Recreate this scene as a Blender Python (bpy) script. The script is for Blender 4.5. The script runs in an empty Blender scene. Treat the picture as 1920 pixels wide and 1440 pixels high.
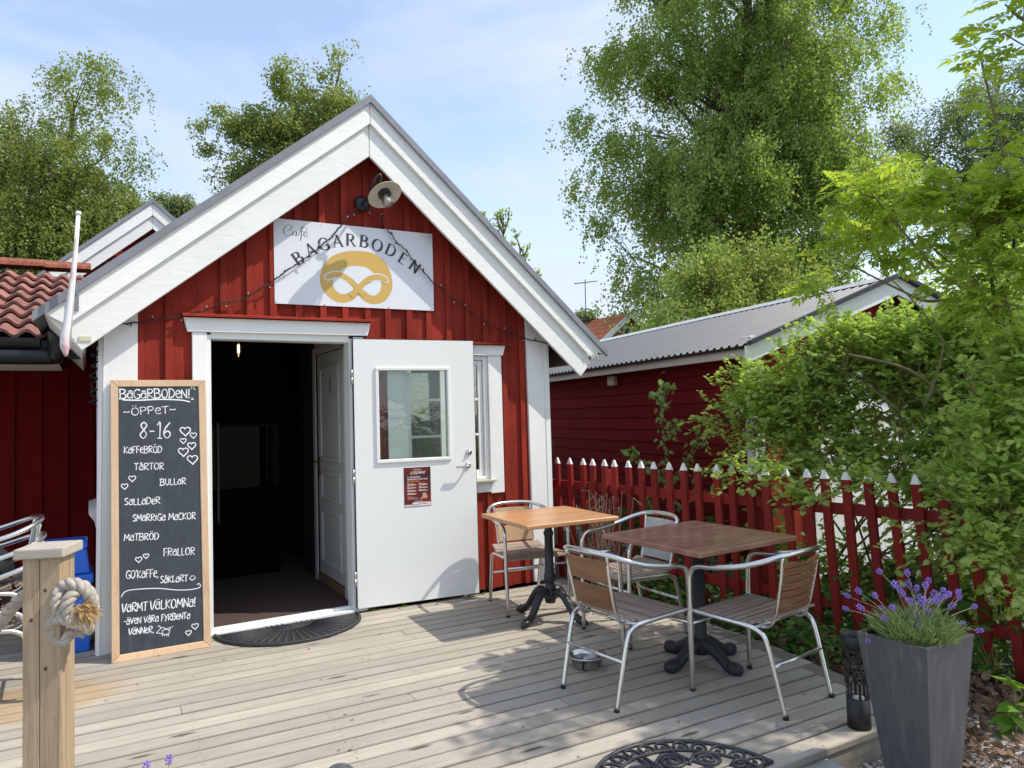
import bpy, bmesh, math, random
import numpy as np
from mathutils import Vector, Matrix, Euler
random.seed(7); RNG = np.random.default_rng(7)
PI = math.pi; rad = math.radians
S = bpy.context.scene
C = bpy.data.collections.new('place'); S.collection.children.link(C)

# ------------------------------------------------------------------ camera, sky, sun, exposure
FL, YAW, PITCH, ROLL, EYE = 1336.16, rad(30.715), rad(2.461), rad(-1.593), 1.5
_f = np.array([math.sin(YAW)*math.cos(PITCH), math.cos(YAW)*math.cos(PITCH), math.sin(PITCH)])
_r0 = np.array([math.cos(YAW), -math.sin(YAW), 0.0]); _u0 = np.cross(_r0, _f)
_r = math.cos(ROLL)*_r0 + math.sin(ROLL)*_u0
_u = -math.sin(ROLL)*_r0 + math.cos(ROLL)*_u0
cam = bpy.data.cameras.new('camera'); camo = bpy.data.objects.new('camera', cam); C.objects.link(camo)
cam.sensor_width = 36; cam.sensor_fit = 'HORIZONTAL'; cam.lens = FL/1920*36
cam.clip_start = 0.05; cam.clip_end = 3000
M = Matrix.Identity(4)
for i in range(3):
    M[i][0] = _r[i]; M[i][1] = _u[i]; M[i][2] = -_f[i]
M[2][3] = EYE
camo.matrix_world = M; S.camera = camo

SUNV = Vector((0.66, -0.41, 1.0)).normalized()
SUN_EL = math.asin(SUNV.z); SUN_AZ = math.atan2(SUNV.x, SUNV.y)
w = bpy.data.worlds.new('World'); S.world = w; w.use_nodes = True
nt = w.node_tree; nt.nodes.clear()
def nd(t, typ, **kw):
    n = t.nodes.new(typ)
    for k, v in kw.items():
        if k in ('loc',): continue
        if isinstance(k, str) and hasattr(n, k): setattr(n, k, v)
    return n
out = nd(nt, 'ShaderNodeOutputWorld'); bg = nd(nt, 'ShaderNodeBackground')
sky = nd(nt, 'ShaderNodeTexSky', sky_type='NISHITA'); sky.sun_disc = False
sky.sun_elevation = SUN_EL; sky.sun_rotation = SUN_AZ; sky.air_density = 1.0; sky.dust_density = 0.6; sky.ozone_density = 1.2
tc = nd(nt, 'ShaderNodeTexCoord'); mp = nd(nt, 'ShaderNodeMapping'); mp.inputs['Scale'].default_value = (1.1, 2.2, 4.2)
mp.inputs['Rotation'].default_value = (0.2, 0.1, 0.6); mp.inputs['Location'].default_value = (0.35, 0.1, 0.0)
nz = nd(nt, 'ShaderNodeTexNoise'); nz.inputs['Scale'].default_value = 1.5; nz.inputs['Detail'].default_value = 9; nz.inputs['Roughness'].default_value = 0.55
nz.inputs['Distortion'].default_value = 0.6
rp = nd(nt, 'ShaderNodeValToRGB'); rp.color_ramp.elements[0].position = 0.37; rp.color_ramp.elements[0].color = (0.18,)*3+(1,)
rp.color_ramp.elements[1].position = 0.60; rp.color_ramp.elements[1].color = (0.88,)*3+(1,)
mx = nd(nt, 'ShaderNodeMix', data_type='RGBA'); 
gm = nd(nt, 'ShaderNodeMix', data_type='RGBA'); gm.blend_type = 'MULTIPLY'; gm.inputs[0].default_value = 1.0
gm.inputs[7].default_value = (2.1, 2.0, 1.9, 1)
nt.links.new(sky.outputs[0], gm.inputs[6])
nt.links.new(tc.outputs['Generated'], mp.inputs[0]); nt.links.new(mp.outputs[0], nz.inputs[0]); nt.links.new(nz.outputs[0], rp.inputs[0])
nt.links.new(rp.outputs[0], mx.inputs[0]); nt.links.new(gm.outputs[2], mx.inputs[6]); mx.inputs[7].default_value = (5.25, 5.85, 6.9, 1)
nt.links.new(mx.outputs[2], bg.inputs[0]); bg.inputs[1].default_value = 0.1
nt.links.new(bg.outputs[0], out.inputs[0])
sl = bpy.data.lights.new('sun', 'SUN'); sl.energy = 3.0; sl.angle = rad(0.53); sl.color = (1.0, 0.935, 0.83)
slo = bpy.data.objects.new('sun', sl); C.objects.link(slo); slo.rotation_euler = SUNV.to_track_quat('Z', 'Y').to_euler()
S.view_settings.view_transform = 'Standard'; S.view_settings.look = 'None'
S.view_settings.exposure = 0.60; S.view_settings.gamma = 1.0; S.view_settings.use_curve_mapping = False
try:
    S.cycles.max_bounces = 8; S.cycles.transparent_max_bounces = 12; S.cycles.use_denoising = True
    S.cycles.sample_clamp_indirect = 6
except Exception: pass

# ------------------------------------------------------------------ survey helpers: photo measurements -> metres
EYEV = np.array([0, 0, EYE])
def ray(px, py): return _f + _r*(px-960)/FL - _u*(py-720)/FL
def aY(px, py, Y): d = ray(px, py); return Vector(EYEV + d*(Y/d[1]))
def aZ(px, py, Z=0.0): d = ray(px, py); return Vector(EYEV + d*((Z-EYE)/d[2]))
def aX(px, py, X): d = ray(px, py); return Vector(EYEV + d*(X/d[0]))
def aP(px, py, p0, n):
    d = ray(px, py); n = np.array(n, float); return Vector(EYEV + d*(((np.array(p0)-EYEV)@n)/(d@n)))
def aD(px, py, depth): return Vector(EYEV + ray(px, py)*depth)

# ------------------------------------------------------------------ naming
def tag(o, label=None, cat=None, group=None, kind=None):
    if label: o['label'] = label
    if cat: o['category'] = cat
    if group: o['group'] = group
    if kind: o['kind'] = kind
    return o
def thing(name, label, cat, loc=(0, 0, 0), rot=(0, 0, 0), group=None):
    o = bpy.data.objects.new(name, None); C.objects.link(o); o.empty_display_size = 0.1
    o.location = loc; o.rotation_euler = rot
    return tag(o, label, cat, group)
def copy_tree(o, parent=None):
    c = o.copy(); C.objects.link(c)
    if parent is not None: c.parent = parent
    for ch in o.children: copy_tree(ch, c)
    return c

# ------------------------------------------------------------------ mesh builder (world or local coordinates)
class MB:
    def __init__(s): s.v = []; s.f = []; s.sm = []
    def add(s, vs, fs, smooth=False):
        b = len(s.v); s.v += [tuple(x) for x in vs]; s.f += [tuple(b+i for i in f) for f in fs]; s.sm += [smooth]*len(fs); return s
    def hexa(s, p):   # 8 points: bottom 4 ccw, top 4 ccw
        return s.add(p, [(3, 2, 1, 0), (4, 5, 6, 7), (0, 1, 5, 4), (1, 2, 6, 5), (2, 3, 7, 6), (3, 0, 4, 7)])
    def box(s, a, b, bev=0.0):
        x0, y0, z0 = a; x1, y1, z1 = b
        if x0 > x1: x0, x1 = x1, x0
        if y0 > y1: y0, y1 = y1, y0
        if z0 > z1: z0, z1 = z1, z0
        return s.hexa([(x0, y0, z0), (x1, y0, z0), (x1, y1, z0), (x0, y1, z0), (x0, y0, z1), (x1, y0, z1), (x1, y1, z1), (x0, y1, z1)])
    def beam(s, a, b, wd, ht, up=(0, 0, 1)):
        a = Vector(a); b = Vector(b); d = (b-a).normalized(); up = Vector(up)
        sd = d.cross(up).normalized(); u = sd.cross(d).normalized()
        p = []
        for q in (a, b):
            for (i, j) in ((-1, -1), (1, -1), (1, 1), (-1, 1)): p.append(q+sd*i*wd/2+u*j*ht/2)
        return s.add(p, [(0, 1, 2, 3), (7, 6, 5, 4), (0, 4, 5, 1), (1, 5, 6, 2), (2, 6, 7, 3), (3, 7, 4, 0)])
    def prism(s, poly, ext):    # poly: list of 3d points (planar), ext: vector
        n = len(poly); e = Vector(ext); p = [Vector(q) for q in poly]
        vs = p+[q+e for q in p]
        # orient
        nn = Vector((0, 0, 0))
        for i in range(n): nn += p[i].cross(p[(i+1) % n])
        fs = [tuple(range(n)), tuple(range(2*n-1, n-1, -1))]
        fs += [(i, i+n, (i+1) % n+n, (i+1) % n) for i in range(n)]
        if nn.dot(e) > 0: fs = [tuple(reversed(f)) for f in fs]
        return s.add(vs, fs)
    def tube(s, pts, r, n=8, closed=False, caps=True, smooth=True):
        P = [Vector(p) for p in pts]; m = len(P); R = r if hasattr(r, '__len__') else [r]*m
        T = []
        for i in range(m):
            a = P[(i-1) % m] if (closed or i > 0) else P[i]; b = P[(i+1) % m] if (closed or i < m-1) else P[i]
            t = (b-a); T.append(t.normalized() if t.length > 1e-9 else Vector((0, 0, 1)))
        nrm = T[0].orthogonal().normalized(); vs = []
        for i in range(m):
            nrm = (nrm - T[i]*nrm.dot(T[i]));
            nrm = nrm.normalized() if nrm.length > 1e-6 else T[i].orthogonal().normalized()
            bn = T[i].cross(nrm)
            for k in range(n):
                a = 2*PI*k/n; vs.append(P[i]+(nrm*math.cos(a)+bn*math.sin(a))*R[i])
        fs = []
        for i in range(m if closed else m-1):
            j = (i+1) % m
            for k in range(n):
                l = (k+1) % n; fs.append((i*n+k, i*n+l, j*n+l, j*n+k))
        if caps and not closed: fs += [tuple(range(n-1, -1, -1)), tuple((m-1)*n+k for k in range(n))]
        return s.add(vs, fs, smooth)
    def lathe(s, prof, c=(0, 0, 0), n=20, smooth=True, mod=None):
        vs = []
        for (r, z) in prof:
            for k in range(n):
                a = 2*PI*k/n; rr = r*(mod(a, z) if mod else 1); vs.append((c[0]+rr*math.cos(a), c[1]+rr*math.sin(a), c[2]+z))
        fs = []
        for i in range(len(prof)-1):
            for k in range(n):
                l = (k+1) % n; fs.append((i*n+k, i*n+l, (i+1)*n+l, (i+1)*n+k))
        return s.add(vs, fs, smooth)
    def build(s, name, mat, parent=None, kind=None, label=None, local=False):
        me = bpy.data.meshes.new(name); v = s.v
        if parent is not None and not local:
            L = parent.location; p = parent.parent
            off = Vector(L)
            while p is not None: off += Vector(p.location); p = p.parent
            v = [(a[0]-off.x, a[1]-off.y, a[2]-off.z) for a in v]
        me.from_pydata(v, [], s.f); me.polygons.foreach_set('use_smooth', s.sm)
        me.materials.append(mat); me.update()
        o = bpy.data.objects.new(name, me); C.objects.link(o)
        if parent is not None: o.parent = parent
        if kind: o['kind'] = kind
        if label: o['label'] = label
        return o
def cr(pts, k=6, closed=False):      # Catmull-Rom
    P = [Vector(p) for p in pts]; n = len(P); o = []
    rng = range(n if closed else n-1)
    for i in rng:
        p0 = P[(i-1) % n] if (closed or i > 0) else P[0]*2-P[1]
        p1 = P[i]; p2 = P[(i+1) % n]; p3 = P[(i+2) % n] if (closed or i < n-2) else P[-1]*2-P[-2]
        for j in range(k):
            t = j/k; o.append(0.5*((2*p1)+(p2-p0)*t+(2*p0-5*p1+4*p2-p3)*t*t+(3*p1-p0-3*p2+p3)*t**3))
    if not closed: o.append(P[-1])
    return o
def bevel(o, wd=0.003, seg=1):
    m = o.modifiers.new('bevel', 'BEVEL'); m.width = wd; m.segments = seg; m.limit_method = 'ANGLE'; return o
def npmesh(name, V, F, mat, parent=None, kind=None, smooth=False):   # V (n,3), F (m,k)
    me = bpy.data.meshes.new(name); k = F.shape[1]
    me.vertices.add(len(V)); me.vertices.foreach_set('co', V.astype(np.float32).ravel())
    me.loops.add(F.size); me.loops.foreach_set('vertex_index', F.astype(np.int32).ravel())
    me.polygons.add(len(F)); me.polygons.foreach_set('loop_start', np.arange(0, F.size, k, dtype=np.int32))
    me.polygons.foreach_set('loop_total', np.full(len(F), k, dtype=np.int32))
    me.polygons.foreach_set('use_smooth', np.full(len(F), smooth))
    me.materials.append(mat); me.update(calc_edges=True)
    o = bpy.data.objects.new(name, me); C.objects.link(o)
    if parent is not None: o.parent = parent
    if kind: o['kind'] = kind
    return o

# ------------------------------------------------------------------ materials
class MT:
    def __init__(s, name):
        s.m = bpy.data.materials.new(name); s.m.use_nodes = True; s.t = s.m.node_tree
        s.b = s.t.nodes['Principled BSDF']; s.tc = None; s.oi = None
    def n(s, typ, **kw):
        n = s.t.nodes.new(typ)
        for k, v in kw.items(): setattr(n, k, v)
        return n
    def L(s, a, b): s.t.links.new(a, b)
    def coord(s, scale=(1, 1, 1), rnd=True, rot=(0, 0, 0)):
        tc = s.n('ShaderNodeTexCoord'); mp = s.n('ShaderNodeMapping'); mp.inputs['Scale'].default_value = scale; mp.inputs['Rotation'].default_value = rot
        if rnd:
            oi = s.n('ShaderNodeObjectInfo'); ad = s.n('ShaderNodeVectorMath', operation='MULTIPLY_ADD')
            cx = s.n('ShaderNodeCombineXYZ'); 
            for i in range(3): s.L(oi.outputs['Random'], cx.inputs[i])
            s.L(cx.outputs[0], ad.inputs[0]); ad.inputs[1].default_value = (37, 23, 51); s.L(tc.outputs['Object'], ad.inputs[2])
            s.L(ad.outputs[0], mp.inputs[0])
        else: s.L(tc.outputs['Object'], mp.inputs[0])
        return mp.outputs[0]
    def noise(s, vec, scale, detail=5, rough=0.55, dist=0.0):
        z = s.n('ShaderNodeTexNoise'); z.inputs['Scale'].default_value = scale; z.inputs['Detail'].default_value = detail
        z.inputs['Roughness'].default_value = rough; z.inputs['Distortion'].default_value = dist; s.L(vec, z.inputs['Vector']); return z.outputs['Fac']
    def ramp(s, fac, stops):
        r = s.n('ShaderNodeValToRGB'); e = r.color_ramp.elements
        while len(e) < len(stops): e.new(0.5)
        for i, (p, c) in enumerate(stops):
            e[i].position = p; c = c if hasattr(c, '__len__') else (c,)*3; e[i].color = tuple(c)+(1,)
        s.L(fac, r.inputs[0]); return r.outputs[0]
    def mix(s, fac, a, b, mode='MIX'):
        m = s.n('ShaderNodeMix', data_type='RGBA'); m.blend_type = mode
        for inp, v in ((0, fac), (6, a), (7, b)):
            if hasattr(v, 'is_linked') or hasattr(v, 'links'): s.L(v, m.inputs[inp])
            else: m.inputs[inp].default_value = v if inp == 0 else tuple(v)+(1,)
        return m.outputs[2]
    def bump(s, h, strength=0.3, dist=0.01):
        b = s.n('ShaderNodeBump'); b.inputs['Strength'].default_value = strength; b.inputs['Distance'].default_value = dist
        s.L(h, b.inputs['Height']); s.L(b.outputs[0], s.b.inputs['Normal']); return s
    def col(s, c):
        if hasattr(c, 'links'): s.L(c, s.b.inputs['Base Color'])
        else: s.b.inputs['Base Color'].default_value = tuple(c)+(1,)
        return s
    def rough(s, v):
        if hasattr(v, 'links'): s.L(v, s.b.inputs['Roughness'])
        else: s.b.inputs['Roughness'].default_value = v
        return s
    def set(s, **kw):
        for k, v in kw.items(): s.b.inputs[k.replace('_', ' ')].default_value = v
        return s
def rndval(m, lo, hi):
    oi = m.n('ShaderNodeObjectInfo'); r = m.n('ShaderNodeMapRange'); r.inputs['To Min'].default_value = lo; r.inputs['To Max'].default_value = hi
    m.L(oi.outputs['Random'], r.inputs[0]); return r.outputs[0]
def scaled(m, c, v):
    x = m.n('ShaderNodeVectorMath', operation='SCALE'); m.L(c, x.inputs[0]); m.L(v, x.inputs['Scale']); return x.outputs[0]

def simple(name, c, rough=0.6, metal=0.0, var=0.15, sc=12, bump=0.0, **kw):
    m = MT(name); v = m.coord(rnd=True); f = m.noise(v, sc, 4)
    c0 = tuple(x*(1-var) for x in c); c1 = tuple(min(1, x*(1+var)) for x in c)
    m.col(scaled(m, m.ramp(f, [(0.3, c0), (0.7, c1)]), rndval(m, 1-var*0.4, 1+var*0.4))); m.rough(rough); m.b.inputs['Metallic'].default_value = metal
    if bump: m.bump(f, bump, 0.01)
    for k, x in kw.items(): m.b.inputs[k.replace('_', ' ')].default_value = x
    return m.m
def wood(name, cols, grain=(1.0, 14.0, 14.0), sc=3.0, rough=0.75, bump=0.35, vlo=0.85, vhi=1.12, blotch=0.25, knots=False, edge=0.0):
    m = MT(name); v = m.coord(grain); f = m.noise(v, sc, 8, 0.65, 0.8)
    c = m.ramp(f, [(0.28, cols[0]), (0.5, cols[1]), (0.74, cols[2])])
    v2 = m.coord((1, 1, 1)); g = m.noise(v2, 2.2, 3)
    c = m.mix(blotch, c, m.ramp(g, [(0.35, tuple(x*0.72 for x in cols[1])), (0.65, tuple(min(1, x*1.18) for x in cols[1]))]))
    fine = m.noise(m.coord(tuple(x*5 for x in grain)), sc*2.5, 3, 0.6)
    c = m.mix(0.35, c, m.ramp(fine, [(0.35, tuple(x*0.7 for x in cols[1])), (0.65, tuple(min(1, x*1.15) for x in cols[1]))]))
    if knots:
        vo = m.n('ShaderNodeTexVoronoi'); vo.inputs['Scale'].default_value = 1.0; m.L(m.coord((1.6, 7.0, 7.0)), vo.inputs['Vector'])
        k = m.ramp(vo.outputs['Distance'], [(0.06, 1.0), (0.12, 0.0)])
        c = m.mix(k, c, tuple(x*0.42 for x in cols[0]))
    if edge:     # dirt and grey weathering collected along both long edges of each board
        tc = m.n('ShaderNodeTexCoord'); sx = m.n('ShaderNodeSeparateXYZ'); m.L(tc.outputs['Object'], sx.inputs[0]); ab = m.n('ShaderNodeMath', operation='ABSOLUTE'); m.L(sx.outputs[1], ab.inputs[0])
        ad = m.n('ShaderNodeMath', operation='MULTIPLY_ADD'); m.L(g, ad.inputs[0]); ad.inputs[1].default_value = 0.012; m.L(ab.outputs[0], ad.inputs[2])
        k = m.ramp(ad.outputs[0], [(edge-0.004, 0.0), (edge+0.010, 0.75)]); c = m.mix(k, c, (0.10, 0.08, 0.06))
    if edge:     # an oily ochre stain soaked into the boards at the left
        gp = m.n('ShaderNodeNewGeometry'); mp = m.n('ShaderNodeMapping'); mp.inputs['Location'].default_value = (0.28*1.5, -4.78*2.3, 0); mp.inputs['Scale'].default_value = (1.5, 2.3, 0.0); m.L(gp.outputs['Position'], mp.inputs[0])
        ln_ = m.n('ShaderNodeVectorMath', operation='LENGTH'); m.L(mp.outputs[0], ln_.inputs[0]); ad2 = m.n('ShaderNodeMath', operation='MULTIPLY_ADD'); m.L(m.noise(gp.outputs['Position'], 5, 5), ad2.inputs[0]); ad2.inputs[1].default_value = 0.5; m.L(ln_.outputs['Value'], ad2.inputs[2])
        c = m.mix(m.ramp(ad2.outputs[0], [(0.80, 0.8), (1.0, 0.0)]), c, m.mix(1.0, c, (1.02, 0.80, 0.55), 'MULTIPLY'))
    m.col(scaled(m, c, rndval(m, vlo, vhi))); m.rough(rough)
    m.bump(m.mix(0.5, f, fine), bump, 0.004)
    return m.m
def paint(name, c, grain=(12.0, 12.0, 1.2), var=0.12, rough=0.62, bump=0.25, chips=None, vlo=0.94, vhi=1.05, spec=0.5):
    m = MT(name); v = m.coord(grain); f = m.noise(v, 4.0, 7, 0.6, 0.4); g = m.noise(m.coord((1, 1, 1)), 3.0, 4)
    c0 = tuple(x*(1-var) for x in c); c1 = tuple(min(1, x*(1+var)) for x in c)
    cc = m.mix(0.5, m.ramp(f, [(0.3, c0), (0.7, c1)]), m.ramp(g, [(0.3, c0), (0.7, c1)]))
    if chips:
        h = m.noise(m.coord((8, 8, 2.5)), 9.0, 6, 0.7); k = m.ramp(h, [(0.66, 0.0), (0.72, 1.0)]); cc = m.mix(k, cc, chips)
    m.col(scaled(m, cc, rndval(m, vlo, vhi))); m.rough(rough); m.bump(f, bump, 0.004); m.b.inputs['Specular IOR Level'].default_value = spec
    return m.m
def leafmat(name, cols, trans=0.35, rough=0.45, patch=1.2):
    m = MT(name); g = m.n('ShaderNodeNewGeometry'); v = m.coord((1, 1, 1), rnd=False); nzf = m.noise(v, patch, 3)
    a = m.n('ShaderNodeMath', operation='MULTIPLY_ADD'); m.L(g.outputs['Random Per Island'], a.inputs[0]); a.inputs[1].default_value = 0.45; oi = m.n('ShaderNodeObjectInfo'); 
    b = m.n('ShaderNodeMath', operation='MULTIPLY'); m.L(nzf, b.inputs[0]); b.inputs[1].default_value = 0.5; b2 = m.n('ShaderNodeMath', operation='MULTIPLY_ADD'); m.L(oi.outputs['Random'], b2.inputs[0]); b2.inputs[1].default_value = 0.2; m.L(b.outputs[0], b2.inputs[2]); m.L(b2.outputs[0], a.inputs[2])
    c = m.ramp(a.outputs[0], [(0.1, cols[0]), (0.5, cols[1]), (0.92, cols[2])])
    m.col(c); m.rough(rough); m.b.inputs['Specular IOR Level'].default_value = 0.35
    tr = m.n('ShaderNodeBsdfTranslucent'); m.L(m.mix(1.0, c, (1.25, 1.3, 0.75), 'MULTIPLY'), tr.inputs[0])
    ms = m.n('ShaderNodeMixShader'); ms.inputs[0].default_value = trans
    m.L(m.b.outputs[0], ms.inputs[1]); m.L(tr.outputs[0], ms.inputs[2])
    m.L(ms.outputs[0], m.t.nodes['Material Output'].inputs[0]); return m.m
def glassmat(name, tint=(0.9, 0.95, 0.93), refl=0.12, rough=0.02, wavy=0.0):
    m = MT(name); tr = m.n('ShaderNodeBsdfTransparent'); tr.inputs[0].default_value = tint+(1,)
    gl = m.n('ShaderNodeBsdfGlossy'); gl.inputs['Roughness'].default_value = rough
    lw = m.n('ShaderNodeLayerWeight'); lw.inputs[0].default_value = 0.3
    mr = m.n('ShaderNodeMapRange'); mr.inputs['To Min'].default_value = refl; mr.inputs['To Max'].default_value = 0.7; m.L(lw.outputs['Fresnel'], mr.inputs[0])
    ms = m.n('ShaderNodeMixShader'); m.L(mr.outputs[0], ms.inputs[0]); m.L(tr.outputs[0], ms.inputs[1]); m.L(gl.outputs[0], ms.inputs[2])
    if wavy:
        f = m.noise(m.coord((1, 1, 1), rnd=False), 9, 3); bp = m.n('ShaderNodeBump'); bp.inputs['Strength'].default_value = wavy; bp.inputs['Distance'].default_value = 0.01
        m.L(f, bp.inputs['Height']); m.L(bp.outputs[0], gl.inputs['Normal'])
    m.L(ms.outputs[0], m.t.nodes['Material Output'].inputs[0]); return m.m

RED = paint('red_distemper', (0.275, 0.034, 0.021), spec=0.12, var=0.32, rough=0.8, bump=0.5, vlo=0.82, vhi=1.12)
RED_SHADE = paint('shaded_red_distemper', (0.12, 0.006, 0.006), spec=0.08, var=0.2, rough=0.8, bump=0.4)  # annex wall red, darkened so its deep shade is in the colour
RED_SHADE_H = paint('shaded_red_horizontal', (0.15, 0.010, 0.011), spec=0.08, grain=(1.2, 1.2, 14.0), var=0.2, rough=0.8, bump=0.4, vlo=0.85, vhi=1.1)  # same red with horizontal grain, darkened to paint in the shed wall's shade
REDF = paint('red_fence_paint', (0.25, 0.023, 0.018), spec=0.2, var=0.2, rough=0.6, bump=0.4, vlo=0.8, vhi=1.15)
WHITE = paint('white_paint', (0.85, 0.85, 0.82), var=0.05, rough=0.5, bump=0.25)
WHITEX = paint('white_verge_paint', (0.84, 0.84, 0.80), grain=(2.5, 10.0, 10.0), var=0.06, rough=0.55, bump=0.5, chips=(0.55, 0.54, 0.48))
def doorpaint():
    m = MT('white_door_enamel'); v = m.coord((1, 1, 1), rnd=False); a = m.noise(v, 7, 6, 0.7); b = m.noise(m.coord((2, 2, 9), rnd=False), 11, 4, 0.6)
    k = m.ramp(m.mix(0.5, a, b), [(0.60, 0.0), (0.72, 0.35)]); m.col(m.mix(k, (0.82, 0.83, 0.80), (0.48, 0.48, 0.45))); m.rough(m.ramp(a, [(0.3, 0.3), (0.7, 0.5)])); return m.m
WHITEM = doorpaint()
GREYW = paint('weathered_white_board', (0.50, 0.46, 0.38), grain=(2, 2, 12), var=0.15)
DECK = wood('weathered_deck_wood', ((0.24, 0.205, 0.16), (0.44, 0.395, 0.325), (0.60, 0.545, 0.46)), grain=(1.0, 22.0, 22.0), sc=1.8, knots=True, vlo=0.80, vhi=1.10, bump=0.8, blotch=0.45, edge=0.0573)
DECKD = wood('dark_deck_edge_wood', ((0.14, 0.13, 0.10), (0.26, 0.24, 0.19), (0.36, 0.33, 0.27)), grain=(1.0, 14.0, 14.0))
POSTW = wood('weathered_post_wood', ((0.08, 0.05, 0.03), (0.40, 0.29, 0.18), (0.50, 0.43, 0.34)), grain=(11.0, 11.0, 0.55), sc=3.4, bump=0.8, blotch=0.25)
PINE = wood('pine_frame_wood', ((0.50, 0.31, 0.17), (0.68, 0.47, 0.29), (0.76, 0.57, 0.38)), grain=(9.0, 9.0, 1.5), sc=2.0, rough=0.5, bump=0.1)
TEAK = wood('oak_veneer', ((0.26, 0.11, 0.04), (0.47, 0.24, 0.10), (0.62, 0.37, 0.19)), grain=(0.9, 14.0, 14.0), sc=1.6, rough=0.32, bump=0.08, blotch=0.15)
WALNUT = wood('walnut_veneer', ((0.12, 0.055, 0.045), (0.38, 0.185, 0.125), (0.75, 0.46, 0.29)), grain=(1.2, 3.6, 3.6), sc=2.4, rough=0.22, bump=0.05, blotch=0.45)
SEATW = wood('greyed_seat_wood', ((0.10, 0.07, 0.05), (0.31, 0.24, 0.185), (0.50, 0.42, 0.34)), grain=(1.2, 14.0, 14.0), sc=2.2, bump=0.8)
BACKW = wood('brown_back_wood', ((0.10, 0.045, 0.02), (0.24, 0.115, 0.05), (0.38, 0.20, 0.10)), grain=(1.5, 12.0, 12.0), sc=2.5, rough=0.5, bump=0.15)
PALEW = wood('pale_back_wood', ((0.45, 0.27, 0.15), (0.56, 0.37, 0.22), (0.64, 0.45, 0.28)), grain=(1.5, 12.0, 12.0), sc=2.5, rough=0.5, bump=0.1)
GREYSLAT = simple('pale_grey_slat', (0.45, 0.46, 0.44), 0.5)
ALU = simple('polished_aluminium', (0.72, 0.72, 0.71), 0.24, 1.0, var=0.06, sc=30)
STEEL = simple('stainless_steel', (0.62, 0.61, 0.60), 0.15, 1.0, var=0.05)
IRON = simple('black_cast_iron', (0.018, 0.020, 0.024), 0.38, 0.0, var=0.3, sc=60, bump=0.3)
IRONM = simple('matt_black_iron', (0.022, 0.025, 0.030), 0.55, 0.0, var=0.3, sc=60, bump=0.3)
BLACKP = simple('black_rubber', (0.012, 0.012, 0.012), 0.6)
RUBBER = simple('dark_mat_rubber', (0.028, 0.029, 0.032), 0.65, var=0.35, sc=70, bump=0.5)
ROOFM = simple('grey_roof_metal', (0.135, 0.14, 0.15), 0.5, 0.0, var=0.1, sc=5)
TRIMM = simple('dark_roof_trim', (0.22, 0.23, 0.26), 0.45, 0.0, var=0.12, sc=8)
GUTTER = simple('black_gutter_metal', (0.010, 0.011, 0.014), 0.3, 0.0)
def tilemat():
    m = MT('clay_roof_tile'); v = m.coord((1, 1, 1)); a = m.noise(v, 9, 5, 0.6); b = m.noise(v, 26, 5, 0.7); c = m.ramp(a, [(0.3, (0.22, 0.085, 0.062)), (0.7, (0.34, 0.16, 0.125))])
    c = m.mix(m.ramp(b, [(0.58, 0.0), (0.66, 0.85)]), c, (0.05, 0.035, 0.028)); m.col(scaled(m, c, rndval(m, 0.72, 1.2))); m.rough(0.8); m.bump(b, 0.5, 0.006); return m.m
TILE = tilemat()
RIDGET = simple('orange_ridge_tile', (0.24, 0.075, 0.04), 0.8, var=0.45, sc=22, bump=0.6)
FARTILE = simple('far_roof_tile', (0.50, 0.15, 0.06), 0.8, var=0.25, sc=3)
BRICK = simple('orange_brick', (0.50, 0.20, 0.11), 0.85, var=0.2, sc=6)
MORTAR = simple('mortar', (0.42, 0.33, 0.27), 0.9)
def slatemat():
    m = MT('chalkboard'); a = m.noise(m.coord((3, 1, 1.2), rnd=False), 5, 6, 0.7, 1.2); m.col(m.ramp(a, [(0.35, (0.028, 0.035, 0.046)), (0.62, (0.042, 0.052, 0.066)), (0.75, (0.075, 0.088, 0.10))])); m.rough(0.6); return m.m
SLATE = slatemat()
CHALK = simple('chalk', (0.80, 0.82, 0.82), 0.9, var=0.05)
SIGNW = simple('white_sign_board', (0.74, 0.76, 0.80), 0.3, var=0.01)
GOLD = simple('gold_print', (0.62, 0.40, 0.10), 0.4, var=0.02)
INK = simple('grey_sign_lettering', (0.055, 0.055, 0.065), 0.5, var=0.05)
ENAMEL = simple('cream_lamp_enamel', (0.62, 0.58, 0.48), 0.35, var=0.05)
BLUE = simple('blue_plastic', (0.014, 0.14, 0.66), 0.35, var=0.08)
BLACKT = simple('black_cloth', (0.012, 0.012, 0.014), 0.85, var=0.3, sc=30, bump=0.4)
def zinc():
    m = MT('anthracite_zinc'); a = m.noise(m.coord((1, 1, 0.35), rnd=False), 7, 6, 0.65, 0.8); b = m.noise(m.coord((5, 5, 0.5), rnd=False), 9, 4); f = m.mix(0.5, a, b)
    m.col(m.ramp(f, [(0.36, (0.060, 0.064, 0.070)), (0.55, (0.085, 0.088, 0.094)), (0.68, (0.15, 0.15, 0.15))])); m.rough(m.ramp(a, [(0.3, 0.3), (0.7, 0.5)])); m.b.inputs['Metallic'].default_value = 0.2; return m.m
PLANTER = zinc()
LANT = simple('black_lantern_metal', (0.02, 0.02, 0.022), 0.5, var=0.2)
ROPE = simple('natural_rope', (0.40, 0.355, 0.30), 0.9, var=0.25, sc=40, bump=0.6)
FRAY = simple('frayed_hemp', (0.50, 0.34, 0.15), 0.9, var=0.3, sc=60)
CONC = simple('concrete', (0.36, 0.36, 0.34), 0.9, var=0.15, sc=8, bump=0.4)
BARK = simple('birch_bark', (0.16, 0.13, 0.11), 0.9, var=0.5, sc=3, bump=0.6)
TWIG = simple('green_brown_stem', (0.16, 0.14, 0.05), 0.7, var=0.3, sc=12)
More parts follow.
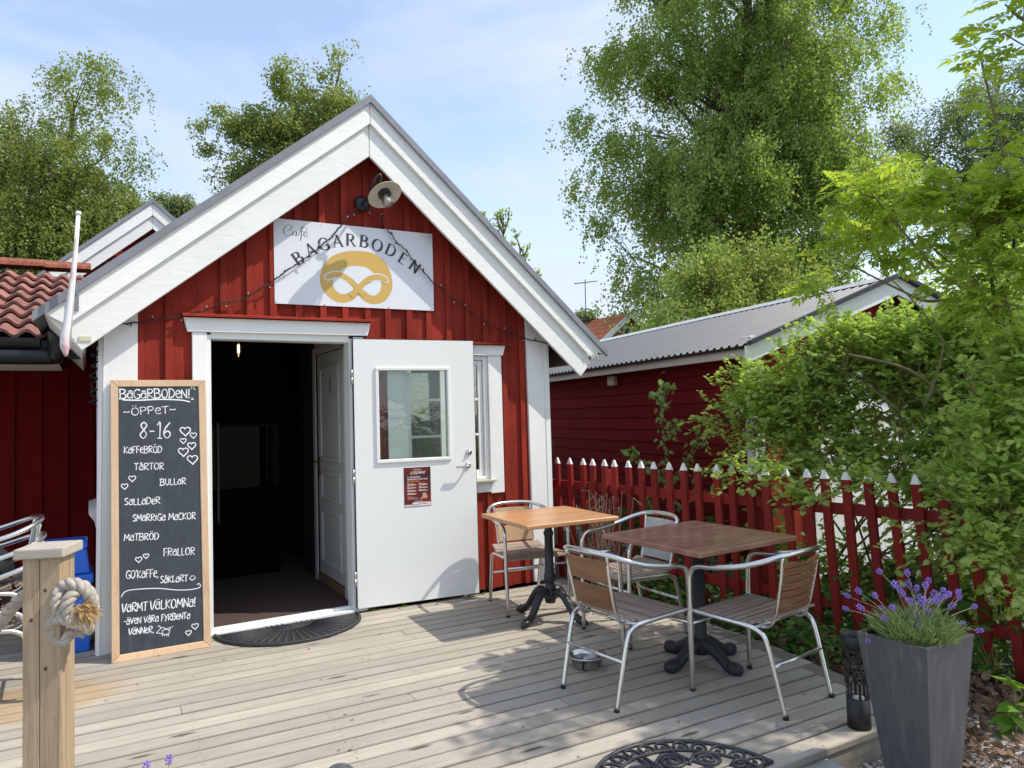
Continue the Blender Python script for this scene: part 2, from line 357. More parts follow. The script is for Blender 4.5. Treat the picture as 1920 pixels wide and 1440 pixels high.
GREENSTEM = simple('green_stem', (0.20, 0.24, 0.06), 0.6, var=0.2, sc=12)
DRYTWIG = simple('dry_stalks', (0.38, 0.26, 0.17), 0.8, var=0.3, sc=20)
SOIL = simple('dark_soil', (0.05, 0.04, 0.03), 0.95, var=0.4, sc=20, bump=0.6)
BULB = glassmat('clear_bulb_glass', (0.86, 0.84, 0.80), 0.12, 0.03)
GLASS = glassmat('door_glass', (0.90, 0.95, 0.93), 0.05, 0.02, wavy=0.25)
GLASSW = glassmat('window_glass', (0.55, 0.62, 0.60), 0.22, 0.03, wavy=0.1)
WIRE = simple('dark_cable', (0.03, 0.014, 0.012), 0.5)
CLEARB = simple('clear_mini_bulb', (0.6, 0.6, 0.6), 0.15, 0.0)
BRASS = simple('brass', (0.60, 0.42, 0.16), 0.3, 1.0)
def emis(name, c, s):
    m = MT(name); m.col(c); m.b.inputs['Emission Color'].default_value = c+(1,); m.b.inputs['Emission Strength'].default_value = s; return m.m
GLOW = emis('lit_filament', (1.0, 0.72, 0.3), 6.0)

# ================================================================== GROUND AND DECK
def groundmat():
    m = MT('ground_soil_and_grass'); v = m.coord((1, 1, 1), rnd=False); a = m.noise(v, 0.25, 5); b = m.noise(v, 18, 6, 0.7)
    c1 = m.ramp(b, [(0.3, (0.035, 0.028, 0.02)), (0.7, (0.13, 0.10, 0.075))]); c2 = m.ramp(b, [(0.3, (0.03, 0.055, 0.015)), (0.7, (0.07, 0.11, 0.03))])
    m.col(m.mix(m.ramp(a, [(0.42, 0.0), (0.58, 1.0)]), c1, c2)); m.rough(0.95); m.bump(b, 0.8, 0.03); return m.m
g = MB(); g.add([(-900, -900, -0.15), (900, -900, -0.15), (900, 900, -0.15), (-900, 900, -0.15)], [(0, 1, 2, 3)])
g.build('ground', groundmat(), kind='structure')
def gravelmat():
    m = MT('grey_gravel'); v = m.coord((1, 1, 1), rnd=False); vo = m.n('ShaderNodeTexVoronoi'); vo.inputs['Scale'].default_value = 55; m.L(v, vo.inputs['Vector'])
    sp = m.n('ShaderNodeSeparateColor'); m.L(vo.outputs['Color'], sp.inputs[0])
    m.col(m.ramp(sp.outputs[0], [(0.0, (0.12, 0.11, 0.10)), (0.5, (0.30, 0.28, 0.26)), (1.0, (0.55, 0.52, 0.48))])); m.rough(0.9); m.bump(vo.outputs['Distance'], -0.9, 0.012); return m.m
gv = MB()
gv.add([(-4, -3, -0.144), (6.2, -3, -0.144), (5.0, 1.2, -0.144), (4.35, 1.95, -0.144), (3.5, 2.35, -0.144), (-4, 2.3, -0.144)], [(0, 1, 2, 3, 4, 5)])
gv.build('gravel_path', gravelmat(), kind='structure')

DA = rad(-2.22); DU = Vector((math.cos(DA), math.sin(DA), 0)); DN = Vector((-math.sin(DA), math.cos(DA), 0))
def dpt(s, n, z=0.0): return DU*s+DN*n+Vector((0, 0, z))
def edge_x(y): return 3.70 if y > 3.2 else 3.70-(3.2-y)*0.155
deck = thing('deck', None, None, (0, 0, 0)); deck['kind'] = 'structure'
_bcache = {}
rnd = random.Random(11)
n0 = 2.164; ROW = 0.1238; BW = 0.1135
ub = MB(); ub.add([(-4.3, 2.2, -0.075), (3.50, 2.2, -0.075), (3.66, 3.2, -0.075), (3.66, 7.0, -0.075), (-4.3, 7.0, -0.075)], [(0, 1, 2, 3, 4)]); ub.build('gap_shade_sheet', simple('black_gap_shade', (0.012, 0.012, 0.011), 0.95), deck)  # black sheet added below the boards to paint the shade in their gaps
nrow = 0
while n0 + nrow*ROW < 6.95:
    n = n0+nrow*ROW+BW/2
    yy = n+0.0
    s_left = -4.2; xr = edge_x(n-0.1)-0.115 if n < 5.45 else 0.35
    s_right = xr/math.cos(DA)+math.sin(DA)*0*n
    if nrow == 0: s_right = 3.49
    # the row starts left and is cut by staggered butt joints
    cuts = [s_left]
    joint = {4: [2.35], 5: [0.62], 8: [2.0], 9: [-0.15], 12: [1.35], 14: [2.9], 16: [0.25], 17: [3.1], 19: [2.2], 21: [1.7], 23: [2.75], 24: [0.9], 26: [2.3]}.get(nrow, [])
    cuts += joint + [s_right]
    for a, b in zip(cuts[:-1], cuts[1:]):
        a2 = a+0.0015; b2 = b-0.0015; L = b2-a2; key = round(L, 3)
        if key not in _bcache:
            mb = MB(); h = 0.004
            x0, x1, w_, t = -L/2, L/2, BW/2, -0.028
            vs = []
            for x in (x0, x1): vs += [(x, -w_, t), (x, w_, t), (x, w_, -h), (x, w_-h, 0), (x, -w_+h, 0), (x, -w_, -h)]
            mb.add(vs, [(5, 4, 3, 2, 1, 0), (6, 7, 8, 9, 10, 11)]+[(i, (i+1) % 6, (i+1) % 6+6, i+6) for i in range(6)])
            o = mb.build('board', DECK); _bcache[key] = o.data
        else: o = bpy.data.objects.new('board', _bcache[key]); C.objects.link(o)
        p = dpt((a2+b2)/2, n, rnd.uniform(-0.0015, 0.0015))
        o.location = p; o.rotation_euler = (rnd.uniform(-0.006, 0.006), 0, DA); o.parent = deck
    nrow += 1
DTOP = n0+nrow*ROW
# edge board along the right side and the front fascia
mb = MB()
for (xa, ya), (xb, yb) in (((3.70, 5.42), (3.70, 3.205)), ((3.70, 3.2), (3.531, 2.085))):
    d = Vector((xb-xa, yb-ya, 0)).normalized(); sd = Vector((d.y, -d.x, 0))*0.112
    if sd.x > 0: sd = -sd
    P = [Vector((xa, ya, -0.03)), Vector((xb, yb, -0.03)), Vector((xb, yb, -0.03))+sd, Vector((xa, ya, -0.03))+sd]
    mb = MB(); mb.prism(P, (0, 0, 0.031)); mb.build('edge_board', DECK, deck)
    mb = MB(); mb.prism([Vector((xa, ya, -0.148))-sd*0.0, Vector((xb, yb, -0.148)), Vector((xb, yb, -0.148))+sd*0.3, Vector((xa, ya, -0.148))+sd*0.3], (0, 0, 0.116)); mb.build('side_joist', DECKD, deck)
mb = MB(); mb.beam(dpt(-4.2, 2.19, -0.090), dpt(3.46, 2.19, -0.090), 0.03, 0.118); mb.build('front_fascia', DECKD, deck)
st = thing('step', 'pale concrete step slab just below the front edge of the deck', 'step', (2.6, 1.95, -0.15))
c0 = aZ(1538, 1416, -0.045)
mb = MB(); P = [c0, c0+DU*(-1.15), c0+DU*(-1.15)-DN*0.42, c0-DN*0.42]
mb.prism([p-Vector((0, 0, 0.09)) for p in P], (0, 0, 0.09)); bevel(mb.build('slab', CONC, st), 0.006, 2)

# ================================================================== THE CAFE HOUSE
YF = 5.492
def zroof(x): return 4.029-0.827*(1.9-x) if x < 1.9 else 4.029-0.8645*(x-1.9)
def ztop(x): return zroof(x)-0.047
def zmid(x): return zroof(x)-0.218
def zbot(x): return 3.56-0.813*(1.898-x) if x < 1.898 else 3.56-0.871*(x-1.898)
house = thing('cafe_house', 'red timber gabled cafe house with broad white verge boards and open white door', 'house', (1.86, 5.5, 0))
# wall boards (vertical, 180 mm) with cover battens; openings for door and window
PITCH_B = 0.1805; B0 = 1.197
openings = [(0.66, 1.86, 0.0, 2.175), (2.16, 3.06, 0.88, 2.04)]
def wallpieces(x0, x1, ztopf):
    segs = [(0.0, None)]
    cutz = []
    for (a, b, z0, z1) in openings:
        if x0 < b-0.001 and x1 > a+0.001: cutz.append((z0, z1))
    cutz.sort(); z = 0.0; outp = []
    for z0, z1 in cutz:
        if z0 > z+0.01: outp.append((z, z0))
        z = z1
    outp.append((z, None)); return outp
def strip(x0, x1, yf, yb, name, mat, parent=house):
    for z0, z1 in wallpieces(x0, x1, None):
        za = (ztop(x0)-0.05) if z1 is None else z1; zb = (ztop(x1)-0.05) if z1 is None else z1
        mb = MB(); mb.hexa([(x0, yf, z0), (x1, yf, z0), (x1, yb, z0), (x0, yb, z0), (x0, yf, za), (x1, yf, zb), (x1, yb, zb), (x0, yb, za)])
        mb.build(name, mat, parent)
k = -6; xs = []
rnd = random.Random(5)
while True:
    xc = B0+PITCH_B*k
    if xc > 3.46: break
    xs.append(xc+rnd.uniform(-0.008, 0.008)); k += 1
edges = [0.12]+[x for x in xs if 0.2 < x < 3.45]+[3.60]
for a, b in zip(edges[:-1], edges[1:]):
    if (a < 0.66 < b) or (a < 1.86 < b) or (a < 2.16 < b) or (a < 3.06 < b):
        for c in (0.66, 1.86, 2.16, 3.06):
            if a < c < b: strip(a+0.001, c, YF, YF+0.022, 'board', RED); strip(c, b-0.001, YF, YF+0.022, 'board', RED)
    else: strip(a+0.001, b-0.001, YF, YF+0.022, 'board', RED)
for x in xs:
    if x < 0.25 or x > 3.44: continue
    if 0.63 < x < 0.70 or 1.83 < x < 1.90: continue
    wv = rnd.uniform(-0.003, 0.003)
    strip(x-0.024, x+0.024, YF-0.024+wv, YF-0.0005, 'batten', RED)
for x in (1.30, 1.665, 0.40, 2.93, 3.31):   # extra narrow mouldings seen between some battens
    pass
# corner boards (front and returns)
mb = MB(); mb.hexa([(0.056, YF-0.03, 0), (0.272, YF-0.03, 0), (0.272, YF-0.001, 0), (0.056, YF-0.001, 0), (0.084, YF-0.03, 2.16), (0.287, YF-0.03, 2.33), (0.287, YF-0.001, 2.33), (0.084, YF-0.001, 2.16)])
bevel(mb.build('corner_board', WHITE, house), 0.003)
mb = MB(); mb.hexa([(3.425, YF-0.03, 0), (3.59, YF-0.03, 0), (3.59, YF-0.001, 0), (3.425, YF-0.001, 0), (3.405, YF-0.03, 2.50), (3.59, YF-0.03, 2.35), (3.59, YF-0.001, 2.35), (3.405, YF-0.001, 2.50)])
bevel(mb.build('corner_board', WHITE, house), 0.003)
mb = MB(); mb.box((3.592, YF-0.034, 0), (3.645, YF+0.12, 2.32)); bevel(mb.build('corner_board', WHITE, house), 0.003)
mb = MB(); mb.hexa([(0.030, YF-0.002, 0), (0.055, YF-0.034, 0), (0.055, YF+0.15, 0), (0.030, YF+0.15, 0), (0.055, YF-0.002, 2.15), (0.082, YF-0.034, 2.15), (0.082, YF+0.15, 2.15), (0.055, YF+0.15, 2.15)])
mb.build('corner_board', WHITE, house)
# side and back walls
mb = MB(); mb.box((3.60, YF+0.023, 0), (3.63, 8.8, 2.45)); mb.build('side_wall', RED, house)
mb = MB(); mb.box((0.075, YF+0.023, 0), (0.10, 8.8, 2.38)); mb.build('side_wall', RED, house)
mb = MB(); mb.prism([(0.1, 8.8, 0), (3.6, 8.8, 0), (3.6, 8.8, ztop(3.6)-0.05), (1.9, 8.8, 3.9), (0.1, 8.8, ztop(0.1)-0.05)], (0, 0.03, 0)); mb.build('back_wall', RED, house)
for y in np.arange(5.75, 8.7, 0.18):
    for x in (3.631,):
        mb = MB(); mb.box((x, y-0.024, 0), (x+0.02, y+0.024, 2.4)); mb.build('batten', RED, house)
# left side wall window casing seen edge on, with its sill
sw = MB(); sw.box((0.045, 5.78, 0.80), (0.074, 5.90, 2.06)); swo = sw.build('window_casing', WHITE, house)
mb = MB(); mb.prism([(0.074, 5.76, 0.80), (0.074, 5.76, 0.93), (-0.005, 5.76, 0.905), (0.0, 5.76, 0.885), (0.030, 5.76, 0.84), (0.055, 5.76, 0.70), (0.074, 5.76, 0.66)], (0, 0.9, 0)); mb.build('window_sill', WHITE, house)
# roof: two slabs, battens below, metal edge trim
for sgn in (0, 1):
    if sgn == 0: xa, xb = -0.30, 1.9
    else: xa, xb = 4.16, 1.9
    za, zb = zroof(xa), zroof(xb); mb = MB()
    P = [(xa, 5.27, za-0.03), (xb, 5.27, zb-0.03), (xb, 5.27, zb), (xa, 5.27, za)]
    mb.prism(P, (0, 3.75, 0)); mb.build('roof', ROOFM, house)
    mb = MB(); P = [(xa, 5.262, za-0.055), (xb, 5.262, zb-0.055), (xb, 5.262, zb+0.006), (xa, 5.262, za+0.006)]
    P = [(x, 5.235, z) for x, y, z in P]; mb.prism(P, (0, 0.034, 0)); mb.build('roof_trim', TRIMM, house)
    # soffit
    x2 = 0.0 if sgn == 0 else 3.88
    mb = MB(); P = [(x2, 5.30, ztop(x2)-0.03), (xb, 5.30, ztop(xb)-0.03), (xb, 5.30, ztop(xb)-0.008), (x2, 5.30, ztop(x2)-0.008)]; mb.prism(P, (0, 3.6, 0)); mb.build('soffit', RED_SHADE_H, house)
# left verge boards
XL = -0.262
def quad_board(P, y0, dy, name='verge_board'):
    mb = MB(); mb.prism([(x, y0, z) for x, z in P], (0, dy, 0)); return bevel(mb.build(name, WHITEX, house), 0.004)
quad_board([(-0.243, ztop(-0.243)), (-0.121, zmid(-0.121)), (1.8985, zmid(1.8985)), (1.8985, ztop(1.8985))], 5.262, 0.028)
quad_board([(-0.150, zmid(-0.15)+0.03), (-0.041, 1.984), (1.8965, zbot(1.8965)), (1.8965, zmid(1.8965)+0.04)], 5.292, 0.026)
# right verge boards, the upper one rotted to splinters at its end
ZR = ztop; up = [(1.9015, ztop(1.9015)), (1.9015, zmid(1.9015)), (3.80, zmid(3.80)), (3.845, zmid(3.845)-0.004), (3.905, zmid(3.86)-0.045), (3.93, zmid(3.93)+0.0), (3.96, zmid(3.96)-0.018), (3.975, zmid(3.975)+0.012), (4.015, zmid(4.015)-0.004), (3.995, zmid(3.995)+0.045), (4.045, zmid(4.045)+0.022), (4.02, zmid(4.02)+0.07), (4.085, zmid(4.085)+0.05), (4.06, zmid(4.06)+0.11), (4.12, ztop(4.12)-0.02), (4.12, ztop(4.12))]
quad_board(up, 5.262, 0.028)
quad_board([(1.9005, zbot(1.9005)), (1.9005, zmid(1.9005)+0.04), (3.90, zmid(3.90)+0.04), (3.97, 2.03), (4.0, 1.955), (3.882, 1.834)], 5.292, 0.026)
mb = MB(); mb.prism([(4.10, 5.264, ztop(4.10)), (4.02, 5.264, ztop(4.02)), (3.96, 5.264, zbot(3.96)+0.14), (3.99, 5.264, zbot(3.99)+0.12)], (0, 0.5, 0))
# eave fascias
mb = MB(); mb.prism([(-0.24, 5.3, ztop(-0.24)-0.01), (-0.04, 5.3, 1.99), (-0.02, 5.3, 2.02), (-0.20, 5.3, ztop(-0.2)-0.01)], (0, 3.4, 0)); mb.build('eave_board', WHITE, house)
mb = MB(); mb.prism([(4.08, 5.32, ztop(4.08)-0.01), (4.0, 5.32, 1.96), (3.98, 5.32, 1.97), (4.05, 5.32, ztop(4.05)-0.01)], (0, 3.4, 0)); mb.build('eave_board', GREYW, house)
mb = MB(); mb.box((-0.055, 5.284, 2.045), (0.012, 5.292, 2.075)); mb.build('number_plate', simple('aged_cream_plate', (0.62, 0.60, 0.45), 0.5), house)
mb = MB(); mb.box((-0.115, 5.250, 2.235), (-0.055, 5.262, 2.335)); mb.build('flag_bracket', TRIMM, house)

# door frame and casing
X0, X1 = 0.751, 1.765
def bx(a, b, name, mat, par, bev=0.003):
    mb = MB(); mb.box(a, b); return bevel(mb.build(name, mat, par), bev) if bev else mb.build(name, mat, par)
df = thing('x', None, None) if False else None
fr = MB(); fr.box((X0-0.125, YF-0.034, 0.0), (X0-0.028, YF-0.001, 2.147)); dfo = bevel(fr.build('door_frame', WHITE, house), 0.003)
bx((X1+0.03, YF-0.034, 0.0), (X1+0.115, YF-0.001, 2.147), 'casing', WHITE, dfo)
bx((X0-0.027, YF-0.02, 0.02), (X0, YF+0.12, 2.135), 'jamb', WHITEM, dfo)
bx((X1, YF-0.02, 0.02), (X1+0.029, YF+0.12, 2.135), 'jamb', WHITEM, dfo)
bx((X0, YF-0.015, 2.104), (X1, YF+0.12, 2.172), 'head_jamb', WHITEM, dfo)
bx((X0-0.03, YF-0.045, 0.0), (X1+0.03, YF+0.12, 0.022), 'threshold', WHITEM, dfo)
bx((X0, YF+0.02, 0.022), (X1, YF+0.06, 0.040), 'threshold_lip', WHITEM, dfo)
mb = MB(); mb.prism([(X0-0.155, YF-0.045, 2.148), (X1+0.145, YF-0.045, 2.160), (X1+0.175, YF-0.045, 2.262), (X0-0.18, YF-0.045, 2.250)], (0, 0.044, 0)); bevel(mb.build('head_board', WHITE, dfo), 0.003)
mb = MB(); mb.prism([(X0-0.19, YF-0.085, 2.252), (X1+0.195, YF-0.085, 2.265), (X1+0.195, YF-0.001, 2.285), (X0-0.19, YF-0.001, 2.272)], (0, 0, 0.014)); mb.build('drip_cap', RED, dfo)

# window
wf = MB(); wf.box((2.073, YF-0.034, 0.822), (2.215, YF-0.001, 2.02)); wfo = bevel(wf.build('window', WHITE, house), 0.003)
bx((3.005, YF-0.034, 0.822), (3.139, YF-0.001, 2.02), 'casing', WHITE, wfo)
bx((2.216, YF-0.030, 0.835), (3.004, YF-0.001, 0.925), 'apron', WHITE, wfo)
mb = MB(); mb.prism([(2.06, YF-0.045, 2.022), (3.150, YF-0.045, 2.022), (3.18, YF-0.045, 2.115), (2.03, YF-0.045, 2.115)], (0, 0.044, 0)); bevel(mb.build('head_board', WHITE, wfo), 0.003)
mb = MB(); mb.prism([(2.01, YF-0.08, 2.117), (3.22, YF-0.08, 2.117), (3.22, YF-0.001, 2.137), (2.01, YF-0.001, 2.137)], (0, 0, 0.013)); mb.build('drip_cap', RED, wfo)
bx((2.20, YF-0.075, 0.927), (3.045, YF+0.0, 0.945), 'sill', GREYW, wfo, 0.002)
bx((2.216, YF-0.012, 0.946), (2.245, YF+0.06, 2.02), 'frame', WHITE, wfo); bx((2.965, YF-0.012, 0.946), (3.004, YF+0.06, 2.02), 'frame', WHITE, wfo)
bx((2.246, YF-0.012, 1.985), (2.964, YF+0.06, 2.02), 'frame', WHITE, wfo); bx((2.246, YF-0.012, 0.946), (2.964, YF+0.06, 0.975), 'frame', WHITE, wfo)
for xa, xb in ((2.247, 2.602), (2.606, 2.963)):
    for a, b in (((xa, 0.976), (xa+0.045, 1.983)), ((xb-0.045, 0.976), (xb, 1.983)), ((xa+0.046, 1.94), (xb-0.046, 1.983)), ((xa+0.046, 0.976), (xb-0.046, 1.03)), ((xa+0.046, 1.325), (xb-0.046, 1.347)), ((xa+0.046, 1.630), (xb-0.046, 1.652))):
        bx((a[0], YF+0.008, a[1]), (b[0], YF+0.042, b[1]), 'sash', WHITE, wfo, 0.004)
    for z0, z1 in ((1.03, 1.325), (1.347, 1.630), (1.652, 1.94)):
        bx((xa+0.045, YF+0.022, z0), (xb-0.045, YF+0.026, z1), 'pane', GLASSW, wfo, 0)
# room inside (floor, walls, ceiling)
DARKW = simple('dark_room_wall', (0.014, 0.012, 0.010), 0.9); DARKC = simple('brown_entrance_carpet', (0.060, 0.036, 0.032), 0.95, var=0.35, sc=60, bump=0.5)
INW = simple('interior_white', (0.55, 0.55, 0.52), 0.5, var=0.03)
room = MB(); room.box((0.101, YF+0.06, 0.004), (3.60, 8.79, 0.020)); room.build('room_floor', DARKC, house)
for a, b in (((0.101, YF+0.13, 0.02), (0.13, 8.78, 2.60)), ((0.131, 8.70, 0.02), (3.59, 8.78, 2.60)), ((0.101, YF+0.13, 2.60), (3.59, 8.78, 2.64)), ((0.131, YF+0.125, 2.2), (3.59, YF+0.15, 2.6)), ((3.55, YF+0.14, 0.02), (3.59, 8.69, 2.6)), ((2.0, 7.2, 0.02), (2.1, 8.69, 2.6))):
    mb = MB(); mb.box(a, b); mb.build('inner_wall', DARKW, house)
XI = 1.86
XI = 1.83
mb = MB(); mb.box((XI, YF+0.13, 0.02), (XI+0.06, 5.83, 2.6)); mb.build('inner_wall', INW, house)
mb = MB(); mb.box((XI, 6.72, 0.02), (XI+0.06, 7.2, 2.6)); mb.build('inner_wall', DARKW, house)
mb = MB(); mb.box((XI, 5.83, 2.16), (XI+0.06, 6.72, 2.6)); mb.build('inner_wall', INW, house)
idr = MB(); idr.box((XI+0.01, 5.87, 0.10), (XI+0.05, 6.66, 2.10)); ido = idr.build('inner_door', INW, house)
for y0, y1, z0, z1 in ((5.98, 6.56, 1.13, 1.98), (5.98, 6.56, 0.78, 1.04), (5.98, 6.56, 0.20, 0.69)):
    for a, b in (((y0, z0), (y1, z0+0.03)), ((y0, z1-0.03), (y1, z1)), ((y0, z0+0.03), (y0+0.03, z1-0.03)), ((y1-0.03, z0+0.03), (y1, z1-0.03))):
        bx((XI-0.004, a[0], a[1]), (XI+0.009, b[0], b[1]), 'panel_moulding', INW, ido, 0.004)
bx((XI-0.012, 6.67, 0.02), (XI-0.001, 6.76, 2.17), 'door_trim', INW, house); bx((XI-0.012, 5.80, 0.02), (XI-0.001, 5.86, 2.17), 'door_trim', INW, house); bx((XI-0.012, 5.80, 2.105), (XI-0.001, 6.67, 2.17), 'door_trim', INW, house)
bx((XI-0.01, 5.85, 0.02), (XI+0.05, 6.67, 0.085), 'door_sill', simple('oak_sill', (0.22, 0.12, 0.06), 0.6), house)
mb = MB(); mb.tube([(XI-0.004, 6.60, 1.12), (XI-0.05, 6.60, 1.12), (XI-0.055, 6.58, 1.12), (XI-0.055, 6.49, 1.115)], 0.009); hn = mb.build('handle', BRASS, ido)
mb = MB(); mb.box((XI-0.001, 6.585, 0.98), (XI+0.009, 6.615, 1.16)); mb.build('handle_plate', BRASS, ido)
mb = MB(); mb.box((XI+0.004, 6.21, 1.74), (XI+0.0095, 6.27, 1.88)); mb.build('toilet_sign', simple('grey_plate', (0.25, 0.25, 0.24), 0.4), ido)
for dz in (0, 0.065):
    mb = MB(); mb.lathe([(0.009, 0), (0.009, 0.012), (0, 0.012)], n=10); v = [(XI+0.0035-q[2]*0.1, 6.24+q[0], 1.77+dz+0.03+q[1]) for q in mb.v]; mb.v = v; mb.build('pictogram', CHALK, ido)
# things inside the room
cnt = thing('display_counter', 'dark glass display counter deep inside the unlit cafe doorway', 'counter', (1.0, 7.4, 0.02))
bx((0.45, 7.3, 0.02), (1.62, 8.0, 0.86), 'cabinet', simple('dark_cabinet', (0.004, 0.004, 0.004), 0.9, Specular_IOR_Level=0.05), cnt)
bx((0.45, 7.3, 0.865), (1.62, 7.31, 1.45), 'front_pane', glassmat('counter_glass', (0.3, 0.3, 0.3), 0.0), cnt, 0)
bx((0.45, 7.3, 1.452), (1.62, 7.9, 1.47), 'top', simple('dark_top', (0.01, 0.01, 0.01), 0.8), cnt)
for z in (1.05, 1.25): bx((0.46, 7.33, z), (1.60, 7.85, z+0.012), 'shelf', simple('dim_shelf', (0.04, 0.04, 0.04), 0.4), cnt)
bx((1.04, 7.26, 0.55), (1.062, 7.29, 1.50), 'post', simple('dull_steel', (0.05, 0.05, 0.05), 0.5), cnt)
lb = thing('bulb_lamp', 'small lit filament bulb hanging in the dark doorway of the cafe', 'lamp', (1.2, 7.0, 2.19))
mb = MB(); mb.tube([(1.2, 7.0, 2.15), (1.2, 7.0, 2.22)], 0.010); mb.build('filament', GLOW, lb)
mb = MB(); mb.lathe([(0.014, -0.075), (0.03, -0.04), (0.033, 0.0), (0.024, 0.03), (0.012, 0.05)], (1.2, 7.0, 2.185), 14); mb.build('bulb', BULB, lb)
mb = MB(); mb.tube([(1.2, 7.0, 2.235), (1.2, 7.0, 2.60)], 0.006); mb.build('cord', BLACKP, lb)
for i, (xx, zz, cc) in enumerate(((1.42, 1.06, (0.5, 0.25, 0.05)), (1.30, 1.26, (0.4, 0.10, 0.03)), (0.70, 1.06, (0.4, 0.3, 0.2)))):
    bb_ = thing('pastry_tray', ['tray of orange pastries on the lower shelf inside the dark counter', 'tray of red topped cakes on the upper shelf inside the dark counter', 'tray of pale buns at the left end inside the dark counter'][i], 'tray', (xx, 7.5, zz+0.014))
    bx((xx-0.12, 7.42, zz+0.013), (xx+0.12, 7.62, zz+0.022), 'tray', STEEL, bb_)
    mb = MB()
    for a in range(4):
        for b in range(2): mb.lathe([(0.0, 0.0), (0.026, 0.0), (0.024, 0.025), (0.0, 0.035)], (xx-0.09+0.06*a, 7.47+0.08*b, zz+0.023), 10)
    mb.build('pastries', simple('pastry', cc, 0.6), bb_)

# ------------------------------------------------------------------ the open door leaf
leaf = thing('entrance_door', 'white entrance door standing fully open against the cafe wall with square window and poster', 'door', (1.787, 5.452, 0.0), (0, 0, -math.atan2(0.122, 0.993)))
def lbx(a, b, name, mat, par=leaf, bev=0.002):
    mb = MB(); mb.box(a, b); o = mb.build(name, mat, par, local=True); return bevel(o, bev) if bev else o
LW = 1.005; GX0, GX1, GZ0, GZ1 = 0.195, 0.765, 1.170, 1.880
for a, b in (((0, 0.030), (GX0, 2.128)), ((GX1, 0.030), (LW, 2.128)), ((GX0, 0.030), (GX1, GZ0)), ((GX0, GZ1), (GX1, 2.128))):
    pass
mb = MB()
o_ = [(0, 0.03), (LW, 0.03), (LW, 2.128), (0, 2.128)]; i_ = [(GX0, GZ0), (GX1, GZ0), (GX1, GZ1), (GX0, GZ1)]
vs = [(x, -0.022, z) for x, z in o_+i_]+[(x, 0.022, z) for x, z in o_+i_]
fs = []
for a in range(4):
    b = (a+1) % 4
    fs += [(a, b, 4+b, 4+a), (8+b, 8+a, 12+a, 12+b), (b, a, 8+a, 8+b), (4+a, 4+b, 12+b, 12+a)]
mb.add(vs, fs); bevel(mb.build('door_leaf', WHITEM, leaf, local=True), 0.002)
mb = MB(); mb.box((-0.004, -0.0215, 0.028), (0.0, 0.0225, 2.13)); mb.box((0, -0.0205, 2.1285), (LW+0.002, 0.0225, 2.133)); mb.box((LW+0.0005, -0.0205, 0.028), (LW+0.0035, 0.0225, 2.128)); mb.build('rubber_seal', BLACKP, leaf, local=True)
fw = 0.028
for a, b in (((GX0-fw, GZ0-fw), (GX1+fw, GZ0)), ((GX0-fw, GZ1), (GX1+fw, GZ1+fw)), ((GX0-fw, GZ0+0.0005), (GX0, GZ1-0.0005)), ((GX1, GZ0+0.0005), (GX1+fw, GZ1-0.0005))):
    lbx((a[0], -0.036, a[1]), (b[0], -0.0225, b[1]), 'glazing_bead', WHITEM, leaf, 0.005)
lbx((GX0, -0.003, GZ0), (GX1, 0.003, GZ1), 'pane', GLASS, leaf, 0)
for z in (0.26, 1.05, 1.83):
    mb = MB(); mb.tube([(-0.016, -0.028, z-0.055), (-0.016, -0.028, z-0.002)], 0.009, 10); mb.tube([(-0.016, -0.028, z+0.002), (-0.016, -0.028, z+0.055)], 0.009, 10); mb.build('hinge', STEEL, leaf, local=True)
def ydisc(r, t, cx, cz, y0):
    mb = MB(); mb.lathe([(0, 0), (r, 0), (r*0.96, t), (r*0.5, t*1.1), (0, t*1.1)], n=20); mb.v = [(cx+q[0], y0-q[2], cz+q[1]) for q in mb.v]; return mb
hx = 0.93
ydisc(0.026, 0.010, hx+0.012, 1.196, -0.022).build('lock_cylinder', STEEL, leaf, local=True)
ydisc(0.026, 0.010, hx, 1.088, -0.022).build('handle_rose', STEEL, leaf, local=True)
mb = MB(); mb.tube(cr([(hx, -0.032, 1.088), (hx, -0.062, 1.088), (hx-0.012, -0.074, 1.088), (hx-0.04, -0.076, 1.086), (hx-0.115, -0.074, 1.082)], 5), 0.0095, 10); mb.build('handle', STEEL, leaf, local=True)
ydisc(0.012, 0.012, hx+0.012, 1.196, -0.032).build('thumb_turn', STEEL, leaf, local=True)
# poster
PX, PZ, PW, PH = 0.385, 0.782, 0.222, 0.315
pst = thing('poster', 'small dark red speedway poster taped to the open white door below its window', 'poster', leaf.matrix_basis @ Vector((PX, -0.0235, PZ)), leaf.rotation_euler)
def fl(a, b, name, mat, y=0.0, t=0.0006): 
    mb = MB(); mb.box((a[0], y-t, a[1]), (b[0], y, b[1])); return mb.build(name, mat, pst, local=True)
def postermat():
    m = MT('poster_print'); v = m.coord((3, 3, 3), rnd=False); f = m.noise(v, 2.2, 4); m.col(m.ramp(f, [(0.35, (0.035, 0.012, 0.014)), (0.6, (0.22, 0.018, 0.012))])); m.rough(0.3); return m.m
fl((0, 0), (PW, PH), 'sheet', postermat(), 0.0)
PWH = simple('poster_white', (0.75, 0.72, 0.72), 0.5); PYE = simple('poster_yellow', (0.75, 0.5, 0.06), 0.5); PRD = simple('poster_red', (0.5, 0.05, 0.02), 0.5)
